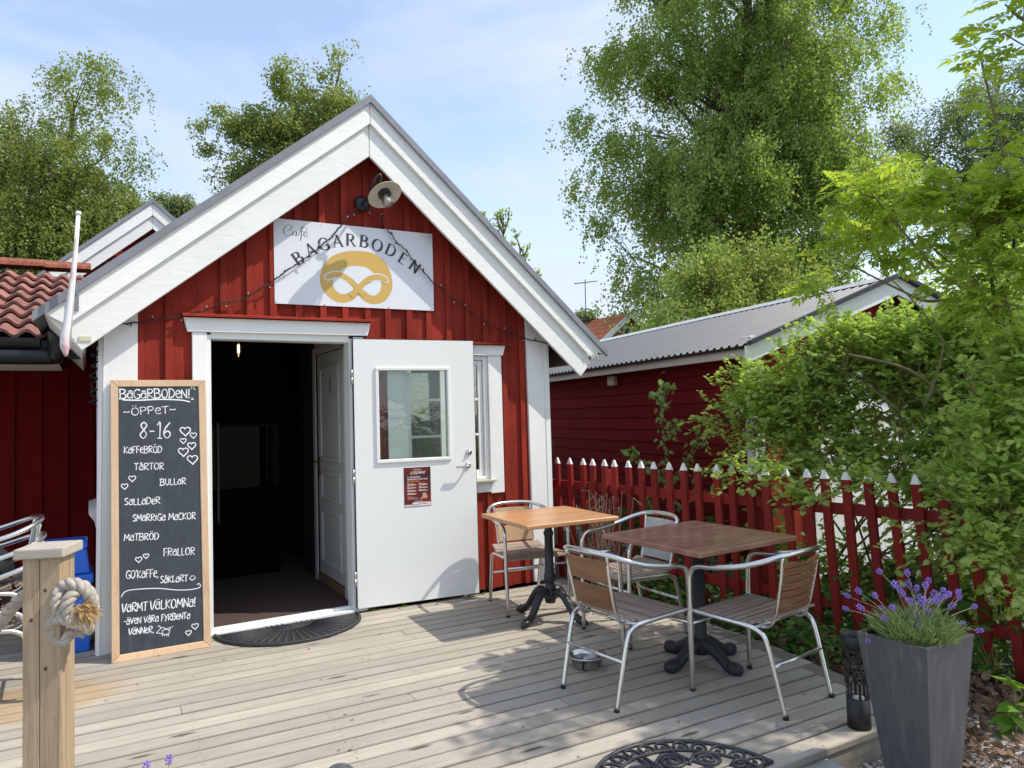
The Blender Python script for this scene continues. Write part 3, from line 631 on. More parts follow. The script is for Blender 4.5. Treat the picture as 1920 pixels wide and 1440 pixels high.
def text(s, x, z, size, mat, par, y, name='lettering', align='LEFT', shear=0.0, sx=1.0):
    cu = bpy.data.curves.new('t', 'FONT'); cu.body = s; cu.size = size; cu.align_x = align; cu.shear = shear; cu.offset = size*0.012; cu.resolution_u = 2
    to = bpy.data.objects.new('t', cu); C.objects.link(to); dg = bpy.context.evaluated_depsgraph_get(); me = bpy.data.meshes.new_from_object(to.evaluated_get(dg))
    bpy.data.objects.remove(to); me.materials.clear(); me.materials.append(mat)
    for vv in me.vertices: a = vv.co.copy(); vv.co = (x+a.x*sx, y, z+a.y)
    o = bpy.data.objects.new(name, me); C.objects.link(o); o.parent = par; return o
yt = -0.0010
text('BAUHAUS', PW/2, 0.292, 0.013, PWH, pst, yt, align='CENTER'); text('LIGAN', PW/2, 0.262, 0.033, PWH, pst, yt, align='CENTER', shear=0.3, sx=1.25)
text('ROSPIGGARNA', 0.026, 0.232, 0.016, PWH, pst, yt, shear=0.2); text('HEMMAMATCHER 2024', 0.024, 0.214, 0.0165, PWH, pst, yt, shear=0.2)
text('MATCHSTART 19:00', 0.024, 0.199, 0.011, PYE, pst, yt)
for c_, x in ((0, 0.026), (1, 0.122)):
    for r_ in range(4 - c_):
        z = 0.183-0.0245*r_
        fl((x, z), (x+0.022, z+0.004), 'date_line', PWH, yt, 0.0003); fl((x+0.03, z), (x+0.05, z+0.004), 'date_line', PYE, yt, 0.0003)
        fl((x, z-0.010), (x+0.074, z-0.005), 'fixture_line', PWH, yt, 0.0003)
for i in range(4): fl((0.026, 0.058+0.007*i), (0.026+0.085-0.02*(i == 3)*2, 0.061+0.007*i), 'small_print', simple('poster_pink', (0.5, 0.3, 0.28), 0.5), yt, 0.0003)
fl((0.085, 0.040), (0.15, 0.044), 'small_print', PWH, yt, 0.0003)
mb = MB(); P = [(0.128, 0.060), (0.150, 0.075), (0.155, 0.100), (0.143, 0.108), (0.160, 0.104), (0.166, 0.110), (0.178, 0.104), (0.186, 0.112), (0.182, 0.095), (0.195, 0.080), (0.190, 0.066), (0.170, 0.060), (0.160, 0.070), (0.148, 0.058)]
mb.add([(x, yt-0.0002, z) for x, z in P], [tuple(range(len(P)))]); mb.build('rider_picture', simple('poster_peach', (0.62, 0.35, 0.25), 0.5), pst, local=True)
fl((0.003, 0.004), (0.062, 0.018), 'sponsor_strip', PWH, yt, 0.0003); fl((0.066, 0.004), (0.124, 0.034), 'sponsor_strip', PWH, yt, 0.0003); fl((0.127, 0.004), (PW-0.003, 0.034), 'sponsor_strip', PWH, yt, 0.0003)
fl((0.072, 0.014), (0.115, 0.018), 'sponsor_print', IRONM, yt-0.0004, 0.0003); fl((0.135, 0.018), (0.19, 0.022), 'sponsor_print', IRONM, yt-0.0004, 0.0003)

# ------------------------------------------------------------------ stroke lettering
def ribbon(mb, pts, wfun, to3, lift=0.0):
    """flat ribbon along 2-d polyline; wfun(dx,dz,t)->half width; to3(x,z)->Vector"""
    n = len(pts)
    if n < 2: return
    L = []; Rr = []
    for i in range(n):
        a = pts[max(0, i-1)]; b = pts[min(n-1, i+1)]; dx, dz = b[0]-a[0], b[1]-a[1]; l = math.hypot(dx, dz) or 1; dx /= l; dz /= l
        h = wfun(dx, dz, i/(n-1)); x, z = pts[i]; L.append((x-dz*h, z+dx*h)); Rr.append((x+dz*h, z-dx*h))
    vs = [to3(*p) for p in L]+[to3(*p) for p in Rr]
    mb.add(vs, [(i, n+i, n+i+1, i+1) for i in range(n-1)])
def sm2(pts, k=5):
    return [(p.x, p.y) for p in cr([(a, b, 0) for a, b in pts], k)]
def ell(cx, cy, rx, ry, a0, a1, n=12): return [(cx+rx*math.cos(rad(a0+(a1-a0)*i/n)), cy+ry*math.sin(rad(a0+(a1-a0)*i/n))) for i in range(n+1)]
G = {   # hand chalk alphabet: (width, strokes)
 'B': (0.66, [[(0.08, 0), (0.06, 1)], [(-0.04, 1.0), (0.3, 1.02), (0.5, 0.85), (0.42, 0.62), (0.1, 0.53), (0.45, 0.5), (0.58, 0.27), (0.42, 0.03), (-0.05, 0.0)]]),
 'a': (0.56, [ell(0.25, 0.3, 0.21, 0.28, 20, 380, 14), [(0.1, 0.72), (0.3, 0.8), (0.45, 0.68), (0.47, 0.0)]]),
 'G': (0.62, [[(0.55, 0.85), (0.38, 1.0), (0.15, 0.88), (0.04, 0.5), (0.16, 0.1), (0.38, 0.0), (0.54, 0.14), (0.54, 0.42), (0.32, 0.42)]]),
 'R': (0.62, [[(0.08, 0), (0.07, 1)], [(0.0, 0.98), (0.35, 1.0), (0.5, 0.8), (0.38, 0.58), (0.1, 0.5), (0.56, 0.0)]]),
 'O': (0.64, [ell(0.3, 0.5, 0.25, 0.48, 80, 445, 16)]), 'D': (0.64, [[(0.08, 0), (0.08, 1)], [(-0.02, 0.98), (0.35, 0.95), (0.56, 0.6), (0.48, 0.2), (0.2, 0.0), (-0.02, 0.02)]]),
 'e': (0.52, [[(0.08, 0.42), (0.42, 0.5), (0.40, 0.74), (0.22, 0.8), (0.06, 0.55), (0.1, 0.15), (0.3, 0.0), (0.48, 0.12)]]),
 'N': (0.62, [[(0.06, 0), (0.06, 1)], [(0.06, 0.95), (0.5, 0.05)], [(0.52, 0.0), (0.52, 1.02)]]),
 '!': (0.26, [[(0.12, 1.05), (0.10, 0.3)], ell(0.1, 0.06, 0.03, 0.04, 0, 360, 6)]),
 'P': (0.56, [[(0.08, 0), (0.07, 1)], [(0.0, 0.96), (0.34, 1.0), (0.48, 0.78), (0.34, 0.52), (0.1, 0.48)]]),
 'T': (0.58, [[(0.0, 0.97), (0.54, 1.0)], [(0.27, 0.98), (0.27, 0.0)]]), '~': (0.6, [[(0.05, 0.38), (0.18, 0.5), (0.32, 0.4), (0.5, 0.5)]]),
 '8': (0.52, [[(0.42, 0.82), (0.25, 1.0), (0.08, 0.82), (0.22, 0.56), (0.42, 0.26), (0.25, 0.0), (0.06, 0.22), (0.26, 0.54), (0.42, 0.82)]]),
 '1': (0.4, [[(0.08, 0.82), (0.24, 1.0), (0.24, 0.0)], [(0.1, 0.0), (0.38, 0.0)]]), '6': (0.52, [[(0.4, 1.0), (0.16, 0.65), (0.06, 0.25), (0.25, 0.0), (0.44, 0.22), (0.3, 0.46), (0.08, 0.3)]]),
 '-': (0.42, [[(0.06, 0.45), (0.34, 0.47)]]), 'K': (0.58, [[(0.08, 0), (0.07, 1)], [(0.5, 0.95), (0.1, 0.45), (0.52, 0.0)]]),
 'F': (0.52, [[(0.1, -0.02), (0.08, 1)], [(0.0, 0.96), (0.46, 1.02)], [(0.08, 0.52), (0.38, 0.54)]]), 'U': (0.6, [[(0.06, 1.0), (0.08, 0.25), (0.27, 0.0), (0.46, 0.2), (0.5, 1.0)]]),
 'L': (0.5, [[(0.08, 1.0), (0.08, 0.02)], [(0.08, 0.0), (0.44, 0.04)]]), 'S': (0.54, [[(0.46, 0.88), (0.26, 1.0), (0.08, 0.8), (0.2, 0.58), (0.42, 0.38), (0.38, 0.08), (0.06, 0.06)]]),
 'M': (0.74, [[(0.04, 0), (0.1, 1)], [(0.1, 0.96), (0.35, 0.3)], [(0.35, 0.3), (0.6, 1.0)], [(0.6, 1.0), (0.66, 0.0)]]), 'i': (0.28, [[(0.12, 0.0), (0.12, 0.78)], [(0.12, 0.98), (0.14, 1.02)]]),
 'C': (0.56, [[(0.5, 0.85), (0.3, 1.0), (0.08, 0.75), (0.06, 0.3), (0.25, 0.0), (0.5, 0.12)]]), 'V': (0.6, [[(0.02, 1.0), (0.26, 0.0)], [(0.26, 0.0), (0.54, 1.0)]]),
 'Y': (0.58, [[(0.04, 1.0), (0.27, 0.5)], [(0.54, 1.0), (0.12, -0.1)]]), 'v': (0.6, [[(0.02, 1.0), (0.26, 0.0), (0.54, 1.0)]]),
 "'": (0.2, [[(0.1, 1.05), (0.07, 0.8)]]), ',': (0.24, [[(0.1, 0.08), (0.05, -0.18)]]), '.': (0.24, [ell(0.08, 0.04, 0.03, 0.04, 0, 360, 6)]), ' ': (0.34, []),
}
ACC = {'Ö': ('O', 2), 'å': ('a', 1), 'ä': ('a', 2)}
STR = {'V', 'N', 'M', 'K', 'L', 'T', 'Y'}
jit = random.Random(3)
def chalk_line(mb, s, to3, x0, z0, x1, z1, h, thick):
    tot = sum((G[ACC.get(c, (c,))[0]][0]) for c in s); d = math.hypot(x1-x0, z1-z0); sx = d/tot; ux, uz = (x1-x0)/d, (z1-z0)/d; cur = 0
    for c in s:
        base, acc = ACC.get(c, (c, 0)); wd, strokes = G[base]; ox = cur*sx; jz = jit.uniform(-0.04, 0.04)*h; jr = jit.uniform(-0.04, 0.04)
        lst = [list(q) for q in strokes]
        if acc == 2: lst += [[(0.16, 1.18), (0.15, 1.3)], [(0.38, 1.2), (0.37, 1.32)]] if base == 'O' else [[(0.12, 0.98), (0.12, 1.1)], [(0.36, 1.0), (0.36, 1.12)]]
        if acc == 1: lst += [ell(0.26, 1.02, 0.07, 0.08, 0, 360, 8)]
        for st_ in lst:
            p = st_ if len(st_) < 3 or base in STR else sm2(st_, 4)
            if len(p) == 2: p = [(p[0][0]+(p[1][0]-p[0][0])*t/4+jit.uniform(-0.008, 0.008), p[0][1]+(p[1][1]-p[0][1])*t/4) for t in range(5)]
            q = []
            for (a, b) in p:
                X = ox+a*sx+jr*b*h*0.5; Z = b*h+jz; q.append((x0+ux*X-uz*Z, z0+uz*X+ux*Z))
            ribbon(mb, q, lambda dx, dz, t: thick*(0.88+0.24*math.sin(9*t+ox*90)), to3)
        cur += wd
def heart(mb, to3, x, z, r, thick):
    p = []
    for i in range(21):
        a = 2*PI*i/20; p.append((x+r*0.062*16*math.sin(a)**3*0.95+r*0.12*math.sin(a*0.5), z+r*0.062*(13*math.cos(a)-5*math.cos(2*a)-2*math.cos(3*a)-math.cos(4*a))))
    ribbon(mb, p, lambda dx, dz, t: thick, to3)

# ------------------------------------------------------------------ glass bubble garlands behind the window panes
gar = thing('bubble_garland', 'garland of small clear glass bubbles hanging inside the white framed window', 'garland', (2.6, YF+0.06, 1.95))
rr = random.Random(17)
for gx in (2.31, 2.39, 2.47, 2.55, 2.66, 2.74, 2.82, 2.90):
    z = 1.93
    while z > 1.05:
        rad_ = rr.choice((0.007, 0.010, 0.014)); mb = MB(); mb.lathe([(0, -rad_*.4), (rad_*.8, -rad_*.3), (rad_, 0), (rad_*.8, rad_*.3), (0, rad_*.4)], n=10); ox = gx+rr.uniform(-.008, .008); mb.v = [(ox+q[0], YF+0.062+q[2], z+q[1]) for q in mb.v]; mb.build('bubble', CHALK, gar); z -= rr.uniform(0.035, 0.085)
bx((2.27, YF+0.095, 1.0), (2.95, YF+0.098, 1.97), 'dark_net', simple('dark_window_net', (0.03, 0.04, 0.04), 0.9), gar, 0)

# ------------------------------------------------------------------ chalkboard
BB0 = Vector((0.117, 5.236, 0.0)); BLEAN = math.atan2(0.195, 1.80); BYAW = math.atan2(-0.012, 0.583)
bb = thing('chalkboard', 'tall pine framed chalkboard menu leaning beside the open doorway', 'chalkboard', BB0, (-BLEAN, 0, BYAW))
BM = Matrix.Translation(BB0) @ Euler((-BLEAN, 0, BYAW)).to_matrix().to_4x4()
BMI = BM.inverted(); bn_ = BM.to_3x3() @ Vector((0, 1, 0))
def onb(px, py): q = BMI @ aP(px, py, tuple(BB0), tuple(bn_)); return q.x, q.z
BWD, BHT = 0.583, 1.815
def bbx(a, b, name, mat, bev=0.003):
    mb = MB(); mb.box(a, b); o = mb.build(name, mat, bb, local=True); return bevel(o, bev) if bev else o
fwid = 0.046
for P in ([(0, 0), (BWD, 0), (BWD-fwid, fwid), (fwid, fwid)], [(0, BHT), (fwid, BHT-fwid), (BWD-fwid, BHT-fwid), (BWD, BHT)]):
    mb = MB(); mb.prism([(x, 0, z) for x, z in P], (0, 0.022, 0)); bevel(mb.build('frame_rail', PINE, bb, local=True), 0.003)
for P in ([(0, 0.001), (fwid-0.0007, fwid+0.001), (fwid-0.0007, BHT-fwid-0.001), (0, BHT-0.001)], [(BWD, 0.001), (BWD, BHT-0.001), (BWD-fwid+0.0007, BHT-fwid-0.001), (BWD-fwid+0.0007, fwid+0.001)]):
    mb = MB(); mb.prism([(x, 0, z) for x, z in P], (0, 0.022, 0)); bevel(mb.build('frame_stile', PINE, bb, local=True), 0.003)
bbx((fwid, 0.007, fwid), (BWD-fwid, 0.015, BHT-fwid), 'slate', SLATE, 0)
t3 = lambda x, z: (x, 0.0058, z)
cx = lambda x, y: onb(180+x/2.525, 690+y/2.525)
def cl(s, ax, ay, bx_, by, hpx, th=0.0028, name='chalk_lettering'):
    mb = MB(); a = cx(ax, ay); b = cx(bx_, by); h = cx(ax, ay-hpx)[1]-a[1]
    chalk_line(mb, s, t3, a[0], a[1], b[0], b[1], h, th); mb.build(name, CHALK, bb, local=True)
cl('BaGaRBODeN!', 110, 144, 448, 141, 44, 0.0036); cl('~ÖPPeT~', 128, 226, 384, 212, 36); cl('8-16', 203, 332, 358, 333, 76, 0.0038)
cl('KaFFeBRÖD', 131, 404, 314, 400, 32); cl('TåRTOR', 180, 484, 324, 480, 32); cl('BULLaR', 303, 555, 428, 549, 30); cl('SaLLaDeR', 133, 650, 306, 642, 32)
cl('SMaRRiGa', 172, 726, 330, 721, 32); cl('MaCKOR', 343, 720, 474, 715, 32); cl('MaTBRÖD', 132, 819, 298, 811, 32); cl('FRaLLOR', 318, 892, 470, 883, 36)
cl("GO'KaFFe,", 141, 1000, 298, 988, 38); cl('SåKLaRT', 303, 1018, 436, 1010, 32); cl('vaRMT', 120, 1158, 245, 1148, 42, 0.0032); cl('väLKOMNa!', 254, 1146, 474, 1128, 44, 0.0032)
cl('-äVeN VåRa FYRBeNTa', 130, 1216, 446, 1186, 31); cl('väNNeR.', 152, 1264, 276, 1254, 31)
mb = MB()
def cstroke(pts, th=0.0028, k=5): ribbon(mb, sm2([cx(*p) for p in pts], k), lambda dx, dz, t: th, t3)
cstroke([(125, 150), (200, 152), (300, 148), (400, 151), (446, 160)], 0.0042)
cstroke([(120, 1085), (130, 1066), (155, 1053), (220, 1046), (300, 1044), (380, 1051), (440, 1050), (485, 1042), (495, 1030), (488, 1021), (478, 1026)], 0.0026)
for a, b in (((93, 98), (104, 103)), ((95, 110), (104, 111)), ((448, 88), (455, 97)), ((457, 86), (466, 95)), ((463, 99), (471, 101)), ((452, 140), (463, 147)), ((450, 148), (463, 148))): cstroke([a, ((a[0]+b[0])/2, (a[1]+b[1])/2), b], 0.0022, 2)
cstroke([(445, 990), (448, 1001), (458, 1004), (467, 998), (470, 988)]); cstroke([(453, 983), (453, 987), (453, 989)], k=2); cstroke([(462, 981), (462, 985), (462, 987)], k=2)
# doodle of a four legged friend
cstroke([(292, 1225), (300, 1222), (306, 1232), (300, 1240), (290, 1250), (287, 1256), (300, 1256), (318, 1262)], 0.002)
cstroke([(303, 1238), (312, 1230), (322, 1230), (330, 1236), (338, 1232)], 0.002); cstroke([(318, 1262), (313, 1250), (322, 1240), (338, 1238), (348, 1246), (344, 1258), (330, 1262), (318, 1262)], 0.002)
cstroke([(340, 1234), (350, 1228), (352, 1236), (345, 1244)], 0.002); cstroke([(356, 1227), (361, 1225), (366, 1224)], 0.0016)
for x in (315, 325, 336, 344): cstroke([(x, 1262), (x, 1266), (x+1, 1270)], 0.002, 2)
for x, y, r, t in ((421, 298, 24, .0036), (460, 318, 15, .0028), (412, 344, 14, .0028), (452, 367, 19, .0034), (412, 396, 23, .0034), (455, 432, 24, .0034), (170, 523, 16, .0026), (134, 560, 15, .0026), (201, 907, 15, .0026), (236, 890, 13, .0026), (468, 1223, 16, .0026), (437, 1254, 14, .0026)):
    a = cx(x, y); r2 = abs(cx(x, y-r)[1]-a[1]); heart(mb, t3, a[0], a[1], r2, t)
mb.build('chalk_drawings', CHALK, bb, kind='stuff', local=True)

# ------------------------------------------------------------------ sign board on the gable
sg = thing('sign_board', 'large white cafe sign with arched grey lettering and golden pretzel emblem under the gable', 'sign', (1.85, 5.46, 2.7))
ys = 5.462
TL, TR, BR_, BL_ = (1.196, 3.030), (2.500, 3.046), (2.500, 2.392), (1.198, 2.382)
mb = MB(); mb.prism([(p[0], ys, p[1]) for p in (BL_, BR_, TR, TL)], (0, 0.004, 0)); mb.build('panel', SIGNW, sg)
zc = lambda x, y: (lambda q: (q.x, q.z))(aY(480+x/4.5, 300+y/4.5, ys))
def lay(k): return lambda x, z: (x, ys-0.0008*k, z)
def fillpoly(pts, mat, k, name, smooth=True):
    P = sm2([zc(*p) for p in pts]+[zc(*pts[0])], 4)[:-1] if smooth else [zc(*p) for p in pts]
    bm = bmesh.new(); vs = [bm.verts.new(lay(k)(*p)) for p in P]; f = bm.faces.new(vs); bmesh.ops.triangulate(bm, faces=[f])
    m2 = MB(); m2.v = [tuple(v.co) for v in bm.verts]; bm.verts.index_update(); m2.f = [tuple(v.index for v in q.verts) for q in bm.faces]; m2.sm = [False]*len(m2.f); bm.free()
    # face the viewer
    m2.build(name, mat, sg)
fillpoly([(862, 1132), (838, 1165), (800, 1190), (740, 1203), (680, 1195), (620, 1160), (570, 1108), (545, 1050), (540, 985), (555, 920), (590, 860), (650, 808), (730, 778), (820, 766), (900, 770), (980, 785), (1050, 825), (1100, 880), (1135, 950), (1150, 1030), (1148, 1090), (1120, 1150), (1080, 1195), (1020, 1215), (960, 1210), (910, 1185), (882, 1158)], GOLD, 1, 'emblem_bun')
fillpoly([(705, 950), (740, 918), (800, 897), (860, 895), (920, 905), (960, 928), (995, 968), (940, 990), (900, 1018), (862, 1050), (820, 1010), (770, 975)], SIGNW, 2, 'emblem_gap')
fillpoly([(652, 1005), (650, 1055), (675, 1105), (720, 1131), (765, 1127), (800, 1108), (822, 1085), (795, 1050), (750, 1015), (700, 995)], SIGNW, 2, 'emblem_gap')
fillpoly([(1050, 1020), (1056, 1075), (1035, 1120), (1000, 1144), (960, 1138), (925, 1112), (898, 1088), (930, 1055), (985, 1030), (1030, 1012)], SIGNW, 2, 'emblem_gap')
def gs(pts, wpx, mat, k, name):
    m2 = MB(); hw = wpx/4.5/2/233; ribbon(m2, sm2([zc(*p) for p in pts], 7), lambda dx, dz, t: hw, lay(k)); e = zc(*pts[0])
    n = 14; m2.add([lay(k+0.35)(e[0]+hw*math.cos(2*PI*i/n), e[1]+hw*math.sin(2*PI*i/n)) for i in range(n)], [tuple(range(n))]); m2.build(name, mat, sg)
la = [(604, 988), (650, 970), (700, 968), (745, 985), (790, 1015), (840, 1065), (885, 1110), (915, 1140)]
ra = [(1092, 1012), (1050, 990), (1000, 990), (950, 1005), (905, 1040), (862, 1085), (820, 1128), (800, 1148)]
gs(la[:5], 62, SIGNW, 3, 'emblem_outline'); gs(ra[:4], 62, SIGNW, 3.5, 'emblem_outline'); gs(la, 44, GOLD, 4, 'emblem_strand'); gs(ra, 44, GOLD, 5, 'emblem_strand')
# arched serif lettering
SER = {
 'B': (0.66, [[(0.14, 0), (0.14, 1)], [(0.14, 0.985), (0.42, 0.98), (0.54, 0.78), (0.42, 0.56), (0.14, 0.53)], [(0.14, 0.53), (0.48, 0.50), (0.62, 0.27), (0.46, 0.03), (0.14, 0.015)]], [(0.14, 0), (0.14, 1)]),
 'A': (0.78, [[(0.10, 0), (0.40, 1.02)], [(0.38, 1.02), (0.72, 0)], [(0.2, 0.34), (0.58, 0.34)]], [(0.10, 0), (0.72, 0)]),
 'G': (0.80, [[(0.70, 0.80), (0.55, 0.98), (0.36, 1.0), (0.14, 0.82), (0.06, 0.5), (0.16, 0.16), (0.4, 0.0), (0.60, 0.06), (0.70, 0.16)], [(0.68, 0.05), (0.68, 0.42)]], [(0.66, 0.43)]),
 'R': (0.72, [[(0.14, 0), (0.14, 1)], [(0.14, 0.985), (0.44, 0.98), (0.57, 0.76), (0.44, 0.52), (0.14, 0.49)], [(0.36, 0.5), (0.68, 0.0)]], [(0.14, 0), (0.14, 1), (0.68, 0)]),
 'O': (0.84, [ell(0.41, 0.5, 0.35, 0.5, 90, 450, 26)], []),
 'D': (0.78, [[(0.14, 0), (0.14, 1)], [(0.14, 0.985), (0.40, 0.98), (0.64, 0.82), (0.71, 0.5), (0.62, 0.18), (0.40, 0.02), (0.14, 0.015)]], [(0.14, 0), (0.14, 1)]),
 'E': (0.62, [[(0.14, 0), (0.14, 1)], [(0.14, 0.975), (0.54, 0.975)], [(0.14, 0.52), (0.46, 0.52)], [(0.14, 0.025), (0.56, 0.025)]], [(0.14, 0), (0.14, 1)]),
 'N': (0.80, [[(0.14, 0), (0.14, 1)], [(0.14, 1), (0.66, 0.0)], [(0.66, 0), (0.66, 1)]], [(0.14, 0), (0.14, 1), (0.66, 1)]),
}
centers = [('B', 352, 828, 36), ('A', 458, 757, 27), ('G', 573, 710, 18), ('A', 685, 684, 8), ('R', 797, 675, -1), ('B', 910, 687, -7), ('O', 1025, 720, -14), ('D', 1137, 762, -23), ('E', 1240, 832, -31), ('N', 1340, 900, -37)]
HL = 98/4.5/231
for ch, px, py, ang in centers:
    c0 = zc(px, py); wd, strokes, serifs = SER[ch]; ca, sa = math.cos(rad(ang)), math.sin(rad(ang)); mb = MB(); sx = 1.16
    def tr_(a, b): X = (a-wd/2)*HL*sx; Z = (b-0.5)*HL; return (c0[0]+ca*X-sa*Z, c0[1]+sa*X+ca*Z)
    for si, st_ in enumerate(strokes):
        p = sm2(st_, 5) if len(st_) > 2 else [(st_[0][0]+(st_[1][0]-st_[0][0])*t/3, st_[0][1]+(st_[1][1]-st_[0][1])*t/3) for t in range(4)]
        q = [tr_(*a) for a in p]
        def wf_(dx, dz, t):
            lx, lz = ca*dx+sa*dz, -sa*dx+ca*dz      # letter frame
            return HL*(0.030+0.080*abs(lz*math.cos(rad(14))+lx*math.sin(rad(14)))**1.5) if not (abs(lx) > 0.2 and lx*lz > 0 and abs(lz) > 0.5 and len(st_) == 2) else HL*0.045
        ribbon(mb, q, wf_, lay(1))
    for a, b in serifs: ribbon(mb, [tr_(a-0.13, b), tr_(a, b+(0.012 if b < 0.5 else -0.012)), tr_(a+0.13, b)], lambda dx, dz, t: HL*0.022, lay(1))
    mb.build('letter', INK, sg)
# the word Cafe in a looping script
mb = MB()
def sc_(pts, lo=0.0009, hi=0.0032):
    ribbon(mb, sm2([zc(*p) for p in pts], 6), lambda dx, dz, t: lo+(hi-lo)*abs(dz)**2, lay(1))
sc_([(268, 585), (282, 592), (296, 580), (300, 562), (285, 548), (262, 552), (240, 575), (232, 605), (245, 630), (272, 640), (298, 632), (310, 618)])
sc_([(340, 612), (326, 602), (314, 612), (312, 630), (322, 640), (336, 632), (344, 606), (340, 630), (348, 640), (358, 632)])
sc_([(358, 632), (372, 600), (386, 570), (402, 560), (408, 568), (398, 566), (388, 590), (382, 640), (377, 682)]); sc_([(366, 606), (382, 602), (402, 602)], 0.001, 0.001)
sc_([(402, 628), (420, 622), (430, 608), (420, 602), (406, 614), (404, 634), (416, 648), (432, 640), (438, 632)]); sc_([(420, 590), (428, 580), (436, 572)], 0.0012, 0.002)
mb.build('lettering', INK, sg)
for px, py in ((162, 514), (556, 552), (1113, 608), (1460, 648), (172, 1194), (580, 1220), (1120, 1242), (1477, 1258)):
    x, z = zc(px, py); m2 = MB(); m2.lathe([(0.006, 0), (0.006, 0.002), (0, 0.003)], n=8); m2.v = [(x+q[0], ys-0.0005-q[2], z+q[1]) for q in m2.v]; m2.build('screw', STEEL, sg)

# ------------------------------------------------------------------ barn lamp
lp = thing('barn_lamp', 'cream enamel barn lamp on a curved arm above the sign', 'lamp', (1.887, 5.46, 3.226))
m2 = MB(); m2.lathe([(0, 0), (0.062, 0), (0.062, 0.012), (0.05, 0.028), (0.02, 0.034), (0, 0.034)], n=24); m2.v = [(1.887+q[0], 5.466-q[2], 3.226+q[1]) for q in m2.v]; m2.build('wall_plate', IRON, lp)
sc0 = Vector((1.975, 5.18, 3.235)); tilt = Vector((0.18, -0.52, -0.83)).normalized()   # direction the shade opens towards
m2 = MB(); m2.tube(cr([(1.887, 5.44, 3.226), (1.892, 5.33, 3.238), (1.90, 5.25, 3.30), (1.925, 5.215, 3.375), (1.955, 5.205, 3.39), tuple(sc0-tilt*0.095), tuple(sc0-tilt*0.035)], 6), 0.0105, 10); m2.build('arm', IRON, lp)
rq = tilt.to_track_quat('Z', 'Y').to_matrix()
def lth(prof, name, mat, n=28):
    m2 = MB(); m2.lathe(prof, n=n); m2.v = [tuple(sc0+rq @ Vector(q)) for q in m2.v]; return m2.build(name, mat, lp)
lth([(0.02, -0.045), (0.045, -0.028), (0.130, -0.002), (0.137, 0.006), (0.135, 0.009), (0.128, 0.004), (0.048, -0.018), (0.045, -0.012)], 'shade', ENAMEL)
lth([(0.0, -0.06), (0.03, -0.055), (0.044, -0.03), (0.052, -0.012), (0.052, 0.012), (0.048, 0.016), (0.0, 0.016)], 'collar', IRON)
lth([(0.038, 0.016), (0.042, 0.035), (0.050, 0.062), (0.050, 0.085), (0.040, 0.108), (0.020, 0.120), (0.0, 0.123)], 'glass_jar', BULB)
lth([(0.0, 0.017), (0.013, 0.02), (0.015, 0.045), (0.024, 0.065), (0.022, 0.08), (0.0, 0.092)], 'bulb', simple('milky_bulb', (0.75, 0.74, 0.7), 0.3))

# ------------------------------------------------------------------ string of fairy lights
YL = 5.435
sl1 = [(225, 607), (262, 604), (300, 599), (345, 591), (385, 581), (420, 568), (455, 562), (490, 540), (515, 524), (545, 503), (575, 482), (600, 463), (625, 440), (645, 415), (660, 400), (674, 388)]
sl2 = [(682, 392), (700, 396), (715, 410), (722, 425), (735, 440), (742, 452), (760, 468), (772, 485), (785, 500), (800, 515), (810, 527), (830, 543), (850, 560), (870, 575), (900, 596), (930, 614), (960, 627), (990, 636), (1010, 640), (1030, 645)]
for pl, lab in ((sl1, 'dark fairy light string rising from the left eave to the barn lamp'), (sl2, 'dark fairy light string falling from the barn lamp to the right eave')):
    P = [aY(x, y, YL+(0.0 if i not in (0, len(pl)-1) else 0.02)) for i, (x, y) in enumerate(pl)]
    fl_ = thing('fairy_lights', lab, 'string lights', P[0], group='fairy light strings on the gable')
    Q = cr(P, 7); rr = random.Random(len(pl)); Q = [q+Vector((rr.uniform(-.003, .003), rr.uniform(-.004, .004), rr.uniform(-.004, .004))) for q in Q]
    m2 = MB(); m2.tube(Q, 0.0042, 6); 
    m2.tube([q+Vector((0.006*math.sin(i*1.1), 0.005, 0.006*math.cos(i*1.1))) for i, q in enumerate(Q)], 0.0028, 5); m2.build('cable', WIRE, fl_)
    for i in range(4, len(Q)-2, 8):
        sgn = 1 if (i//8) % 2 else -1; d = Vector((rr.uniform(-.5, .8), rr.uniform(-0.3, 0.1), sgn*1.0)).normalized(); a = Q[i]
        m2 = MB(); m2.tube([a, a+d*0.022], [0.0045, 0.0055], 6); m2.build('socket', WIRE, fl_)
        m2 = MB(); m2.tube([a+d*0.0225, a+d*0.036], [0.0042, 0.002], 6); m2.build('mini_bulb', CLEARB, fl_)
# tangle of string lights beside the left corner
tg = thing('tangled_fairy_lights', 'bunch of dark tangled string lights hanging on the shaded left corner of the cafe', 'string lights', (0.03, 5.6, 1.95))
m2 = MB(); rr = random.Random(4); p = Vector((0.045, 5.62, 2.06)); P = [p]
for i in range(70): p = Vector((0.03+0.018*math.sin(i*1.1)+rr.uniform(-.008, .008), 5.60+rr.uniform(-.03, .03), 2.06-0.0062*i+0.02*math.sin(i*0.5))); P.append(p)
m2.tube(cr(P, 3), 0.004, 5); m2.build('cable', BLACKP, tg)
m2 = MB()
for i in range(0, 70, 2): m2.tube([P[i], P[i]+Vector((rr.uniform(-.016, .016), rr.uniform(-.016, .0), rr.uniform(-.01, .01)))], 0.005, 5)
m2.build('sockets', BLACKP, tg, kind='stuff')
